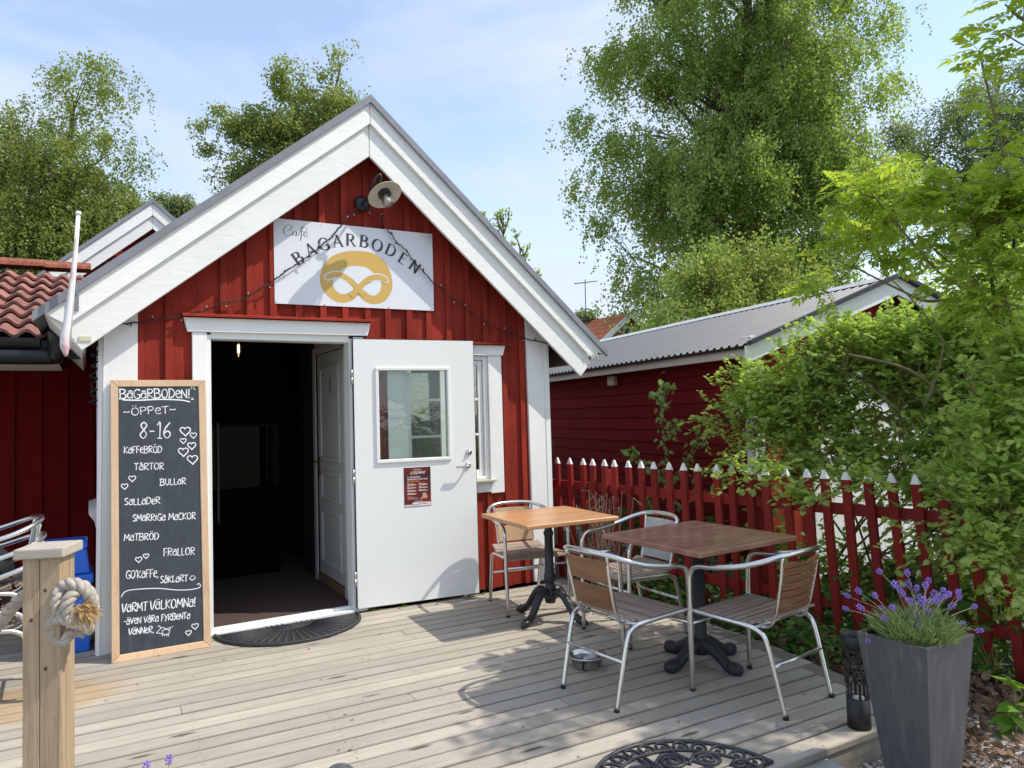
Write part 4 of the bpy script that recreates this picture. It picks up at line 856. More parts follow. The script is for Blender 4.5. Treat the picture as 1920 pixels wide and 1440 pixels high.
# white junction box and hanging black cable at the right eave
jb = thing('junction_box', 'small white junction box under the right eave with a black cable hanging from it', 'box', (3.68, 5.6, 2.05))
bx((3.65, 5.56, 2.02), (3.70, 5.60, 2.10), 'box_body', WHITEM, jb, 0.008)
m2 = MB(); m2.tube(cr([(3.78, 5.7, 2.03), (3.785, 5.7, 1.6), (3.80, 5.7, 1.35), (3.85, 5.7, 1.0), (3.86, 5.7, 0.85)], 6), 0.005, 6); m2.build('cable', BLACKP, jb)
# gooseneck shadow string: little white cord above sign
# ------------------------------------------------------------------ flag on its pole
fg = thing('flag', 'white flagpole with a rolled pale pink and white flag on the left verge', 'flag', (-0.10, 5.15, 2.0))
pt, pb = aY(147, 400, 5.14), aY(128, 655, 5.20)
m2 = MB(); m2.tube([pb, pb+(pt-pb)*0.5, pt], 0.0125, 12); m2.build('pole', WHITEM, fg)
m2 = MB(); m2.lathe([(0, -0.016), (0.014, -0.012), (0.018, 0.0), (0.014, 0.012), (0, 0.016)], tuple(pt), 14); m2.build('finial', WHITEM, fg)
def flagmat():
    m = MT('pale_flag_cloth'); f = m.noise(m.coord((1, 1, 0.6), rnd=False), 9, 3); m.col(m.ramp(f, [(0.50, (0.70, 0.69, 0.69)), (0.64, (0.64, 0.36, 0.38))])); m.rough(0.85); return m.m
Q = [aY(*p, 5.13) for p in ((143, 440), (138, 490), (133, 540), (129, 580), (125, 612), (121, 640), (124, 668))]
m2 = MB(); m2.tube(cr(Q, 5), [0.004+0.021*min(1, i/22)*(1 if i < 27 else max(0.02, (31-i)/4)) for i in range(31)], 9); m2.build('rolled_cloth', flagmat(), fg)

# ------------------------------------------------------------------ mats
mt1 = thing('doormat', 'half round black rubber mat with sunburst ribs at the doorway', 'mat', (1.24, 5.40, 0.004))
a0, a1 = Vector((0.752, 5.452, 0.003)), Vector((1.775, 5.415, 0.003)); mc = (a0+a1)/2; ux = (a1-a0).normalized(); uy = Vector((ux.y, -ux.x, 0)); RX, RY = (a1-a0).length/2+0.01, 0.50
def mat_pt(r, a, z=0): return mc+ux*(RX*r*math.cos(a))+uy*(RY*r*math.sin(a))+Vector((0, 0, z))
m2 = MB(); m2.prism([mat_pt(1, PI*i/40) for i in range(41)], (0, 0, 0.007)); m2.build('base', RUBBER, mt1)
m2 = MB(); m2.tube([mat_pt(0.97, PI*i/40, 0.008) for i in range(41)], 0.012, 6); m2.build('rim', RUBBER, mt1)
for i in range(1, 26):
    a = PI*i/26; m2 = MB(); m2.tube([mat_pt(0.32, a, 0.006), mat_pt(0.91, a, 0.006)], [0.006, 0.011], 6); m2.build('rib', RUBBER, mt1)
for r in (0.10, 0.17, 0.24, 0.31):
    m2 = MB(); m2.tube([mat_pt(r, PI*i/20, 0.007) for i in range(21)], 0.007, 6); m2.build('ring', RUBBER, mt1)
mt2 = thing('scroll_mat', 'half round black rubber mat with open scrollwork in the near foreground', 'mat', (2.05, 2.2, 0.004))
tipR = aZ(1448, 1428, 0.006); mid = aZ(1250, 1379, 0.006)
vx = Vector((-0.983, -0.18, 0)).normalized(); 
# a half disc whose straight side runs from its right tip towards the lower left
Wm = 0.84; cxm = tipR + Vector((-0.985, -0.055, 0)).normalized()*Wm/2; ux2 = Vector((0.985, 0.055, 0)).normalized(); uy2 = Vector((-ux2.y, ux2.x, 0)); RYm = 0.46
def m2p(r, a, z=0): return cxm+ux2*(Wm/2*r*math.cos(a))+uy2*(RYm*r*math.sin(a))+Vector((0, 0, z))
def flat(u, v, z=0): return cxm+ux2*(Wm/2*u)+uy2*(RYm*v)+Vector((0, 0, z))
MATR = simple('grey_black_mat_rubber', (0.035, 0.037, 0.044), 0.5, var=0.25, sc=40)
def sctube(P, r=0.0085, closed=False):
    m = MB(); m.tube(P, r, 6, closed=closed); return m
sctube([m2p(1, PI*i/40) for i in range(41)], 0.0095).build('rim', MATR, mt2)
sctube([flat(-1, 0), flat(1, 0)], 0.0095).build('rim', MATR, mt2)
sctube([m2p(0.80, PI*i/40) for i in range(41)], 0.007).build('inner_rim', MATR, mt2)
for i in range(15):
    a = PI*(i+0.5)/15; P = []
    for j in range(11):
        t = j/10; ang = a+0.085*math.cos(PI*t)*0.95; P.append(m2p(0.81+0.16*math.sin(PI*t)**0.8, ang))
    sctube(cr(P, 2), 0.006).build('scallop', MATR, mt2)
    sctube([m2p(0.86, a-0.03), m2p(0.885, a), m2p(0.86, a+0.03)], 0.005).build('scallop', MATR, mt2)
def spiral(cu, cv, r0, turns, a0, sgn, tail=None):
    P = []
    for j in range(int(26*turns)+1):
        t = j/(26*turns); r = r0*(1-0.86*t); a = a0+sgn*2*PI*turns*t; P.append(flat(cu+r*math.cos(a), cv+r*math.sin(a)*0.9, 0.001))
    if tail: P = cr([flat(*tail, 0.001), P[0]], 4)[:-1]+P
    sctube(P, 0.0085).build('scroll', MATR, mt2)
for sg_ in (-1, 1):
    spiral(sg_*0.20, 0.55, 0.155, 2.1, PI/2 if sg_ > 0 else PI/2, -sg_, (sg_*0.02, 0.60))
    spiral(sg_*0.52, 0.38, 0.150, 2.1, PI*0.6 if sg_ > 0 else PI*0.4, -sg_, (sg_*0.30, 0.42))
    spiral(sg_*0.26, 0.20, 0.140, 1.8, -PI/2, sg_, (sg_*0.05, 0.10))
    spiral(sg_*0.70, 0.14, 0.105, 1.6, -PI/2, sg_, (sg_*0.50, 0.03))
    sctube(cr([flat(0, 0.02), flat(sg_*0.06, 0.25), flat(sg_*0.02, 0.45), flat(sg_*0.04, 0.76)], 5), 0.0075).build('scroll', MATR, mt2)
    sctube(cr([flat(sg_*0.36, 0.70), flat(sg_*0.37, 0.5), flat(sg_*0.42, 0.3), flat(sg_*0.42, 0.02)], 5), 0.007).build('scroll', MATR, mt2)

# ================================================================== TABLES AND CHAIRS
def make_table(label, loc, rz, size, top_mat, iron, feet_rot, fluted):
    t = thing('table', label, 'table', loc, (0, 0, rad(rz)), 'square cafe tables on the deck')
    h = size/2; z1 = 0.755; mb = MB()
    mb.box((-h, -h, z1-0.030), (h, h, z1)); bevel(mb.build('tabletop', top_mat, t, local=True), 0.007, 3)
    if fluted:
        prof = [(0.0, 0.12), (0.038, 0.12), (0.042, 0.15), (0.050, 0.165), (0.052, 0.19), (0.042, 0.205), (0.036, 0.215), (0.048, 0.225), (0.036, 0.235), (0.033, 0.26), (0.042, 0.28), (0.044, 0.31), (0.034, 0.345), (0.038, 0.36), (0.030, 0.37), (0.029, 0.60), (0.036, 0.61), (0.038, 0.63), (0.028, 0.645), (0.028, 0.71), (0.09, 0.722), (0.0, 0.7245)]
        mod = lambda a, z: 1+0.07*math.cos(12*a) if 0.37 < z < 0.60 else 1
        p2 = [];
        for (r0, z0), (r1, z1_) in zip(prof[:-1], prof[1:]):
            p2.append((r0, z0))
        p2.append(prof[-1]); mb = MB(); mb.lathe(p2, n=36, mod=lambda a, z: 1+0.07*math.cos(12*a) if 0.365 < z < 0.605 else 1); mb.build('column', iron, t, local=True)
    else:
        mb = MB(); mb.lathe([(0.0, 0.06), (0.05, 0.06), (0.055, 0.09), (0.044, 0.125), (0.036, 0.135), (0.036, 0.71), (0.11, 0.720), (0.11, 0.7245), (0, 0.7245)], n=24); mb.build('column', iron, t, local=True)
    for k in range(4):
        a = rad(feet_rot)+k*PI/2; c, s = math.cos(a), math.sin(a); mb = MB()
        if fluted:
            pr = [(0.02, 0.165), (0.07, 0.200), (0.12, 0.185), (0.165, 0.130), (0.205, 0.075), (0.25, 0.040), (0.29, 0.028), (0.325, 0.016)]; rr_ = [0.034, 0.032, 0.030, 0.029, 0.027, 0.028, 0.030, 0.014]
        else:
            pr = [(0.02, 0.115), (0.07, 0.110), (0.12, 0.085), (0.17, 0.055), (0.20, 0.036), (0.235, 0.034), (0.27, 0.028), (0.29, 0.018)]; rr_ = [0.045, 0.040, 0.034, 0.031, 0.032, 0.040, 0.038, 0.016]
        P = cr([(c*r, s*r, z) for r, z in pr], 4); R = list(np.interp(np.linspace(0, 7, len(P)), range(8), rr_)); mb.tube(P, R, 10); 
        if fluted:
            sd = Vector((-s, c, 0))
            for sgn in (-1, 1): mb.tube(cr([Vector((c*r, s*r, z+0.019))+sd*0.011*sgn for r, z in pr[1:6]], 3), 0.006, 6)
        mb.build('foot', iron, t, local=True)
    return t
make_table('light oak topped cafe table on a fluted black iron pedestal near the house wall', (2.905, 4.425, 0), -4, 0.745, TEAK, IRON, 22, True)
make_table('dark walnut topped cafe table on a plain black iron pedestal with three chairs around it', (3.115, 3.135, 0), 1.5, 0.80, WALNUT, IRONM, 1, False)

def make_chair(nb, seatw, backw, ns=11):
    t = thing('chair', 'proto', 'chair', (0, 0, 0), (0, 0, 0), 'aluminium cafe chairs')
    fr_ = [(-0.255, 0.245, 0.0), (-0.258, 0.24, 0.30), (-0.262, 0.235, 0.56), (-0.262, 0.222, 0.632), (-0.262, 0.18, 0.667), (-0.262, 0.06, 0.680), (-0.258, -0.08, 0.706), (-0.235, -0.185, 0.738), (-0.175, -0.250, 0.765), (-0.09, -0.278, 0.776), (0, -0.286, 0.778)]
    pts = fr_+[(-x, y, z) for x, y, z in reversed(fr_[:-1])]
    mb = MB(); mb.tube(cr(pts, 5), 0.0140, 12); mb.build('arm_frame', ALU, t, local=True)
    for s in (-1, 1):
        P = cr([(s*0.243, 0.235, 0.425), (s*0.238, 0.10, 0.420), (s*0.228, -0.08, 0.412), (s*0.220, -0.155, 0.392), (s*0.216, -0.190, 0.345), (s*0.212, -0.235, 0.16), (s*0.208, -0.272, 0.0)], 6)
        mb = MB(); mb.tube(P, 0.0130, 12); lg = mb.build('rear_leg', ALU, t, local=True)
        for (x, y) in ((s*0.208, -0.272), (s*0.255, 0.245)):
            mb = MB(); mb.lathe([(0.0, 0.0), (0.0145, 0.0), (0.0145, 0.016), (0.012, 0.018)], (x, y, 0.0), 12); mb.build('foot_cap', BLACKP, t, local=True)
        P = cr([(s*0.160, -0.262, 0.766), (s*0.155, -0.243, 0.64), (s*0.150, -0.212, 0.50), (s*0.148, -0.185, 0.43), (s*0.150, -0.150, 0.402), (s*0.165, -0.105, 0.400), (s*0.200, -0.075, 0.410)], 6)
        mb = MB(); mb.tube(P, 0.0085, 10); mb.build('back_upright', ALU, t, local=True)
        mb = MB(); mb.tube([(s*0.259, 0.24, 0.345), (s*0.216, -0.195, 0.335)], 0.008, 8)
    mb = MB(); mb.tube([(-0.257, 0.243, 0.355), (0.257, 0.243, 0.355)], 0.0085, 8); mb.build('stretcher', ALU, t, local=True)
    mb = MB(); mb.tube([(-0.214, -0.222, 0.235), (0.214, -0.222, 0.235)], 0.0095, 8); mb.build('stretcher', ALU, t, local=True)
    mb = MB(); mb.tube([(-0.243, 0.228, 0.422), (0.243, 0.228, 0.422)], 0.0095, 8); mb.build('seat_rail', ALU, t, local=True)
    mb = MB(); mb.tube([(-0.222, -0.12, 0.405), (0.222, -0.12, 0.405)], 0.0085, 8); mb.build('seat_rail', ALU, t, local=True)
    # back slats: bowed in plan
    z0, z1 = 0.475, 0.738; gap = 0.007 if nb > 3 else 0.022; hh = (z1-z0-gap*(nb-1))/nb
    for i in range(nb):
        za = z0+i*(hh+gap); zb = za+hh; N = 10; vs = []; fs = []
        for j in range(N+1):
            x = -0.163+0.326*j/N; dip = 0.018*math.cos(PI*x/0.33); 
            for z in (za, zb):
                zt = z
                if z == zb and i == nb-1 and nb > 3: zt = z-0.020*math.exp(-(x/0.06)**2)
                yb = -0.214-(z-0.50)*0.23-dip
                vs += [(x, yb+0.0105, zt), (x, yb+0.0015, zt)]
        for j in range(N):
            a = j*4; b = a+4; fs += [(a, b, b+2, a+2), (a+1, a+3, b+3, b+1), (a, a+1, b+1, b), (a+2, b+2, b+3, a+3)]
        fs += [(0, 2, 3, 1), (N*4, N*4+1, N*4+3, N*4+2)]
        mb = MB(); mb.add(vs, fs); bevel(mb.build('back_slat', backw, t, local=True), 0.0015)
    # seat slats running side to side over a curved seat
    y0, y1 = -0.205, 0.250; gp = 0.012; wl = (y1-y0-gp*(ns-1))/ns
    def sz(y): return 0.434+0.018*math.exp(-((y+0.22)/0.06)**2)-0.010*math.cos((y-0.02)*9)+0.004*math.sin(y*20)-0.020*max(0, (y-0.20)/0.05)**2
    for i in range(ns):
        ya = y0+i*(wl+gp); yb = ya+wl; K = 4 if ns > 5 else 8; vs = []; fs = []; hw = 0.226 if ya > -0.1 else 0.200
        hw0 = 0.205+0.03*min(1, max(0, (ya+0.2)/0.2))
        for j in range(K+1):
            y = ya+(yb-ya)*j/K
            for x in (-hw0, hw0): vs += [(x, y, sz(y)+0.006), (x, y, sz(y)-0.006)]
        for j in range(K):
            a = j*4; b = a+4; fs += [(a, a+2, b+2, b), (a+1, b+1, b+3, a+3), (a, b, b+1, a+1), (a+2, a+3, b+3, b+2)]
        fs += [(0, 1, 3, 2), (K*4, K*4+2, K*4+3, K*4+1)]
        mb = MB(); mb.add(vs, fs); bevel(mb.build('seat_slat', seatw, t, local=True), 0.0012)
    mb = MB()
    for s in (-1, 1):
        mb.tube([(s*0.262, 0.232, 0.44), (s*0.276, 0.232, 0.44)], 0.006, 8)
        mb.tube([(s*0.262, 0.236, 0.355), (s*0.274, 0.236, 0.355)], 0.005, 8)
    mb.build('bolt_heads', STEEL, t, local=True)
    return t
def place(t, x, y, rz, label, z=0.0, rx=0, ry=0):
    t.location = (x, y, z); t.rotation_euler = (rx, ry, rad(rz)); t['label'] = label; return t
cA = make_chair(2, SEATW, BACKW, 5)
place(cA, 2.515, 3.105, -84.7, 'aluminium chair with two broad brown back slats at the left side of the walnut table')
cB = make_chair(7, SEATW, BACKW, 11)
place(cB, 3.050, 2.645, 6.5, 'aluminium chair with seven narrow brown back slats at the near side of the walnut table')
cC = make_chair(2, SEATW, PALEW, 5)
place(cC, 2.955, 4.835, 171.0, 'aluminium chair with pale wooden back between the oak table and the red house wall')
cD = make_chair(2, SEATW, GREYSLAT, 7)
place(cD, 3.185, 3.815, 88.5, 'aluminium chair with grey back slat between the two tables and the picket fence')
labs = ['lowest aluminium chair of the stack in the left shade', 'middle aluminium chair of the stack in the left shade', 'topmost aluminium chair of the stack in the left shade holding a black bag']
for i, lab in enumerate(labs):
    s_ = copy_tree(cD); place(s_, -0.50-0.012*i, 4.98, 92+2*i, lab, z=0.100*i)
    s_['group'] = 'stacked chairs left of the house'
bag = thing('bag', 'black cloth bag lying on top of the stacked chairs at the left edge', 'bag', (-0.62, 4.93, 0.655))
mb = MB(); mb.lathe([(0, 0), (0.15, 0.0), (0.185, 0.05), (0.17, 0.13), (0.12, 0.19), (0.10, 0.25), (0.05, 0.285), (0, 0.29)], (-0.56, 4.90, 0.665), 20, mod=lambda a, z: 1+0.10*math.sin(3*a+z*14)+0.05*math.sin(7*a)); mb.build('bag_body', BLACKT, bag)
mb = MB(); mb.tube(cr([(-0.64, 4.85, 0.90), (-0.57, 4.80, 0.98), (-0.50, 4.84, 0.90), (-0.44, 4.80, 0.78)], 5), 0.014, 6); mb.build('strap', BLACKT, bag)
# bowl
bw = thing('dog_bowl', 'shiny steel dog bowl standing on the deck under the chairs', 'bowl', (2.525, 3.475, 0.0))
mb = MB(); mb.lathe([(0.0, 0.004), (0.070, 0.003), (0.082, 0.012), (0.098, 0.068), (0.112, 0.072), (0.114, 0.069), (0.113, 0.074), (0.097, 0.075), (0.076, 0.014), (0.0, 0.012)], tuple(bw.location), 40); mb.build('bowl_shell', STEEL, bw)
mb = MB(); mb.lathe([(0.089, 0.050), (0.0, 0.0501)], tuple(bw.location), 30)
WATER = MT('water'); WATER.col((0.5, 0.5, 0.5)).rough(0.03).set(Metallic=0.0, Transmission_Weight=0.85, IOR=1.33); mb.build('water', WATER.m, bw)

# ------------------------------------------------------------------ lantern
LC = Vector((3.088, 2.112, 0.001))
ln = thing('lantern', 'tall round black metal lantern with cut out pattern beside the planter', 'lantern', LC)
def lcyl(z0, z1, r0, r1, a0=0, a1=360, n=36, t=0.0025):
    vs = []; fs = []; K = max(1, int(n*(a1-a0)/360))
    for i in range(K+1):
        a = rad(a0+(a1-a0)*i/K)
        for (z, r) in ((z0, r0), (z1, r1)): vs += [(LC.x+r*math.cos(a), LC.y+r*math.sin(a), LC.z+z), (LC.x+(r-t)*math.cos(a), LC.y+(r-t)*math.sin(a), LC.z+z)]
    for i in range(K):
        a = i*4; b = a+4; fs += [(a, b, b+2, a+2), (a+1, a+3, b+3, b+1), (a, a+1, b+1, b), (a+2, b+2, b+3, a+3)]
    if a1-a0 < 359: fs += [(0, 2, 3, 1), (K*4, K*4+1, K*4+3, K*4+2)]
    return vs, fs
def lr(z): return 0.050+0.012*max(0, (z-0.33)/0.1)+0.002*(z < 0.02)
mb = MB(); mb.add(*lcyl(0.0, 0.135, 0.052, 0.0505), smooth=True); mb.build('lower_shell', LANT, ln); mb = MB(); mb.add(*lcyl(0.36, 0.425, 0.0525, 0.063), smooth=True); mb.build('upper_rim', LANT, ln)
mb = MB(); mb.lathe([(0, 0.003), (0.05, 0.003)], tuple(LC), 30); mb.lathe([(0.049, 0.130), (0, 0.1305)], tuple(LC), 30); mb.build('floor_plate', LANT, ln)
mb = MB(); mb.lathe([(0.028, 0.1305), (0.028, 0.137), (0.0, 0.137)], tuple(LC), 18); mb.build('candle', simple('grey_wax', (0.4, 0.4, 0.38), 0.6), ln)
rr = random.Random(8)
# cut-out web: arches and criss-cross bars
mb = MB()
for i in range(8):
    a = 360*i/8; mb.add(*lcyl(0.135, 0.21, 0.0505, 0.050, a-7, a+7))
for i in range(8):
    a = 360*i/8
    for s in (-1, 1):
        P = [Vector((LC.x+0.0495*math.cos(rad(a+s*q)), LC.y+0.0495*math.sin(rad(a+s*q)), LC.z+z)) for q, z in ((3, 0.20), (12, 0.225), (19, 0.245), (22, 0.26))]
        mb.tube(cr(P, 3), 0.0042, 5)
for i in range(46):
    a = rr.uniform(0, 360); z = rr.uniform(0.245, 0.35); da = rr.uniform(-26, 26); dz = rr.uniform(0.015, 0.05)
    P = [Vector((LC.x+0.0495*math.cos(rad(a+da*q)), LC.y+0.0495*math.sin(rad(a+da*q)), LC.z+min(0.362, z+dz*q))) for q in (0, 0.5, 1)]
    mb.tube(P, 0.0036, 4)
for z in (0.245, 0.30, 0.355): mb.add(*lcyl(z-0.003, z+0.003, 0.0505, 0.0505))
mb.build('cut_out_pattern', LANT, ln, kind='stuff')

# ------------------------------------------------------------------ planter with lavender
pl_ = thing('planter', 'tall tapered dark grey metal planter full of flowering lavender at the deck edge', 'planter', (2.935, 1.735, -0.144))
T = [(2.768, 1.884), (2.780, 1.600), (3.106, 1.592), (3.095, 1.873)]; B = [(2.842, 1.812), (2.848, 1.652), (3.032, 1.648), (3.026, 1.806)]
zt_, zb_ = 0.552, -0.142
def inset(Q, d):
    c = Vector((sum(q[0] for q in Q)/4, sum(q[1] for q in Q)/4)); return [tuple(c+(Vector(q)-c)*(1-d)) for q in Q]
Ti = inset(T, 0.075); Tr = inset(T, -0.012)
mb = MB(); mb.add([(x, y, zb_) for x, y in B]+[(x, y, zt_-0.012) for x, y in T]+[(x, y, zt_-0.012) for x, y in Tr]+[(x, y, zt_) for x, y in Tr]+[(x, y, zt_) for x, y in Ti]+[(x, y, zt_-0.10) for x, y in Ti],
    [(3, 2, 1, 0)]+[f for k in range(4) for f in ((k, (k+1) % 4, (k+1) % 4+4, k+4), (k+4, (k+1) % 4+4, (k+1) % 4+8, k+8), (k+8, (k+1) % 4+8, (k+1) % 4+12, k+12), (k+12, (k+1) % 4+12, (k+1) % 4+16, k+16), (k+16, (k+1) % 4+16, (k+1) % 4+20, k+20))])
bevel(mb.build('planter_body', PLANTER, pl_), 0.003, 2)
mb = MB(); mb.add([(x, y, zt_-0.075) for x, y in Ti], [(0, 1, 2, 3)]); mb.build('soil', SOIL, pl_)
LAVL = leafmat('lavender_leaf', ((0.10, 0.15, 0.055), (0.17, 0.24, 0.09), (0.27, 0.33, 0.13)), 0.25); LAVF = simple('lavender_flower', (0.26, 0.16, 0.58), 0.7, var=0.4, sc=120)
LAVS = simple('lavender_stalk', (0.24, 0.27, 0.15), 0.7)
def blades(name, pts, dirs, lens, wid, mat, parent, kind='stuff', bend=0.25, seed=0):
    r = np.random.default_rng(seed); n = len(pts); pts = np.asarray(pts, float); d = np.asarray(dirs, float); d /= np.linalg.norm(d, axis=1)[:, None]
    L = np.asarray(lens)[:, None]; side = np.cross(d, r.normal(size=(n, 3))); side /= np.linalg.norm(side, axis=1)[:, None]; g_ = np.array([0, 0, -1.0])
    W_ = np.asarray(wid)[:, None] if hasattr(wid, '__len__') else wid
    a = pts; b = pts+d*L*0.5+side*W_*0.5; b2 = pts+d*L*0.5-side*W_*0.5; c = pts+d*L+g_*L*bend
    off = parent.location if parent is not None else Vector((0, 0, 0))
    V = np.stack([a, b, c, b2], 1).reshape(-1, 3)-np.array(off); F = np.arange(n*4).reshape(-1, 4)
    return npmesh(name, V, F, mat, parent, kind)
lav = thing('lavender', 'flowering lavender bush with purple heads growing in the dark grey planter', 'plant', (2.935, 1.735, 0.48))
n = 2600; r = np.random.default_rng(5)
a = r.uniform(0, 2*PI, n); rad_ = np.sqrt(r.uniform(0, 1, n)); bx_ = 2.935+0.12*rad_*np.cos(a); by_ = 1.735+0.11*rad_*np.sin(a); h0 = r.uniform(0, 1, n)
pts = np.stack([bx_+0.05*h0*np.cos(a), by_+0.05*h0*np.sin(a), 0.49+0.15*h0*(1-0.45*rad_)], 1)
dirs = np.stack([0.75*rad_*np.cos(a)+r.normal(0, 0.35, n), 0.75*rad_*np.sin(a)+r.normal(0, 0.35, n), 0.55+r.uniform(0, 0.6, n)], 1)
blades('foliage', pts, dirs, r.uniform(0.035, 0.075, n), 0.0048, LAVL, lav, bend=0.10, seed=6)
heads = [(493, 240), (662, 255), (367, 362), (300, 388), (465, 388), (288, 465), (385, 465), (583, 322), (670, 325), (715, 345), (620, 355), (635, 380), (665, 420), (690, 430), (788, 300), (770, 330), (815, 378), (765, 420), (750, 445), (830, 425), (850, 405), (875, 350), (885, 395), (968, 365), (975, 400), (920, 455), (1065, 452), (980, 558), (880, 570), (783, 485), (732, 580), (700, 520), (530, 530), (512, 470), (570, 462), (415, 655), (1090, 600), (800, 425), (730, 400), (905, 385)]
rr = random.Random(2)
def flower_head(p, d, L, par, scale=1.0):
    vs = []; fs = []; d = Vector(d).normalized(); s = d.orthogonal().normalized(); t = d.cross(s); k = 0
    mb = MB()
    for j in range(16):
        q = j/15; rr_ = (0.0075*math.sin(PI*(0.15+0.75*q))+0.001)*scale; an = j*2.4; c = p+d*L*q+(s*math.cos(an)+t*math.sin(an))*rr_*0.75
        o = (s*math.cos(an)+t*math.sin(an)); u1 = (o+d*0.7).normalized()*0.0065*scale; v1 = d.cross(o)*0.0042*scale
        mb.add([c-v1, c+u1*0.4-d*0.003, c+v1, c+u1+d*0.001], [(0, 1, 2, 3)]); mb.add([c-v1*0.7+d*0.002, c+u1*1.1, c+v1*0.7+d*0.002, c+d*0.006], [(0, 1, 2, 3)])
    return mb
for x, y in heads:
    dd = 2.99+rr.uniform(-0.13, 0.12); p = aD(1500+x/3.274, 1000+y/3.274, dd); base = Vector((2.935+rr.uniform(-0.07, 0.07), 1.735+rr.uniform(-0.07, 0.07), 0.52)); 
    if p.z < 0.57: base = p+Vector((0.07, 0.06, 0.01)) if x < 600 else p+Vector((-0.06, 0.06, -0.02))
    d = (p-base); midp = base+d*0.5+Vector((0, 0, 0.02)); mb = MB(); mb.tube(cr([base, midp, p], 4), 0.0012, 4); mb.build('stalk', LAVS, lav)
    flower_head(p-d.normalized()*0.008, d, rr.uniform(0.020, 0.032), lav, rr.uniform(1.0, 1.35)).build('flower_head', LAVF, lav)
# second lavender, just entering the bottom of the frame
p0 = aD(316, 1428, 2.1); p1 = aD(276, 1440, 2.1)
lv2 = thing('lavender', 'single purple lavender head peeping in at the bottom left edge of the photo', 'plant', (p0.x, p0.y+0.01, 0.0))
mb = MB(); mb.lathe([(0, 0.0), (0.075, 0.0), (0.095, 0.20), (0.10, 0.205), (0.088, 0.205), (0.0, 0.19)], (p0.x-0.02, p0.y-0.02, 0.0), 20); mb.build('flower_pot', PLANTER, lv2)
for p in (p0, p1):
    b_ = Vector((p0.x-0.02, p0.y-0.02, 0.19)); mb = MB(); mb.tube([b_, p], 0.0014, 4); mb.build('stalk', LAVS, lv2); flower_head(p-Vector((0, 0, 0.01)), p-b_, 0.026, lv2, 1.1).build('flower_head', LAVF, lv2)
n = 260; r = np.random.default_rng(9); a = r.uniform(0, 2*PI, n); q = r.uniform(0, 1, n)
blades('foliage', np.stack([p0.x-0.02+0.05*q*np.cos(a), p0.y-0.02+0.05*q*np.sin(a), 0.19+0.10*r.uniform(0, 1, n)], 1), np.stack([q*np.cos(a), q*np.sin(a), 0.8+0*a], 1), r.uniform(0.03, 0.06, n), 0.005, LAVL, lv2, seed=3)
pc = aD(636, 1447, 2.15)
dk = thing('bollard', 'low round grey capped bollard just showing at the bottom edge of the photo', 'bollard', (pc.x, pc.y, 0))
mb = MB(); mb.lathe([(0.0, 0.0), (0.034, 0.0), (0.034, pc.z-0.02)], (pc.x, pc.y, 0.0), 20); mb.build('shaft', DECKD, dk)
mb = MB(); mb.lathe([(0.034, pc.z-0.02), (0.043, pc.z-0.015), (0.043, pc.z+0.002), (0.030, pc.z+0.012), (0.0, pc.z+0.016)], (pc.x, pc.y, 0.0), 24); mb.build('cap', simple('slate_grey_cap', (0.09, 0.10, 0.12), 0.6, var=0.4, sc=40, bump=0.4), dk)

# ------------------------------------------------------------------ rope post
PC = Vector((-0.124, 3.075, 0.0)); pa = rad(-21)
post = thing('rope_post', 'weathered square wooden post with flat cap in the left foreground', 'post', PC, (0, 0, pa))
def pbx(a, b, name, mat, bev=0.004):
    mb = MB(); mb.box(a, b); return bevel(mb.build(name, mat, post, local=True), bev, 2)
w_ = 0.060
pbx((-w_, -w_, 0.0), (-w_*0.12, w_, 1.043), 'plank', POSTW, 0.002); pbx((-w_*0.12+0.0015, -w_+0.001, 0.0), (w_, w_-0.001, 1.043), 'plank', POSTW, 0.003)
pbx((-0.080, -0.084, 1.044), (0.080, 0.082, 1.080), 'cap', wood('post_cap_wood', ((0.26, 0.22, 0.17), (0.45, 0.40, 0.33), (0.58, 0.53, 0.45)), grain=(1.2, 9, 9)), 0.005)
mb = MB(); 
for (x, z) in ((-0.032, 0.83), (0.012, 0.93), (0.014, 0.66)):
    q = [(x+0.006*math.cos(2*PI*i/10), -w_-0.0008, z+0.007*math.sin(2*PI*i/10)) for i in range(10)]; mb.add(q, [tuple(range(10))])
mb.build('knots', simple('dark_knot', (0.09, 0.05, 0.03), 0.8), post, local=True)
def twisted(name, pts, R, par, pitch=0.085, strands=3, k=8):
    P = cr(pts, k); T = []; nrm = None; L = 0; mb = MB(); frames = []
    for i, p in enumerate(P):
        a = P[max(0, i-1)]; b = P[min(len(P)-1, i+1)]; t = (b-a).normalized()
        if nrm is None: nrm = t.orthogonal().normalized()
        nrm = (nrm-t*nrm.dot(t)).normalized(); bn = t.cross(nrm)
        if i > 0: L += (p-P[i-1]).length
        frames.append((p, nrm.copy(), bn, L))
    for s in range(strands):
        Q = [p+(nn*math.cos(2*PI*(l/pitch+s/strands))+b*math.sin(2*PI*(l/pitch+s/strands)))*R*0.50 for p, nn, b, l in frames]
        mb.tube(Q, R*0.56, 8)
    return mb.build(name, ROPE, par)
DP = 2.53
rp_ = thing('rope', 'thick natural twisted rope knotted through the wooden post with a frayed end', 'rope', aD(145, 1150, DP))
K = lambda x, y, d=0.0: aD(x, y, DP+d)
twisted('knot_loop', [K(112, 1148, 0.04), K(104, 1128, 0.0), K(112, 1103, -0.01), K(135, 1095, -0.015), K(158, 1102, -0.01), K(171, 1122, 0.0), K(173, 1146, 0.015), K(163, 1160, 0.03)], 0.0224, rp_)
twisted('knot_loop', [K(120, 1100, 0.0), K(108, 1115, -0.03), K(106, 1138, -0.035), K(116, 1152, -0.03), K(130, 1150, -0.02)], 0.0201, rp_)
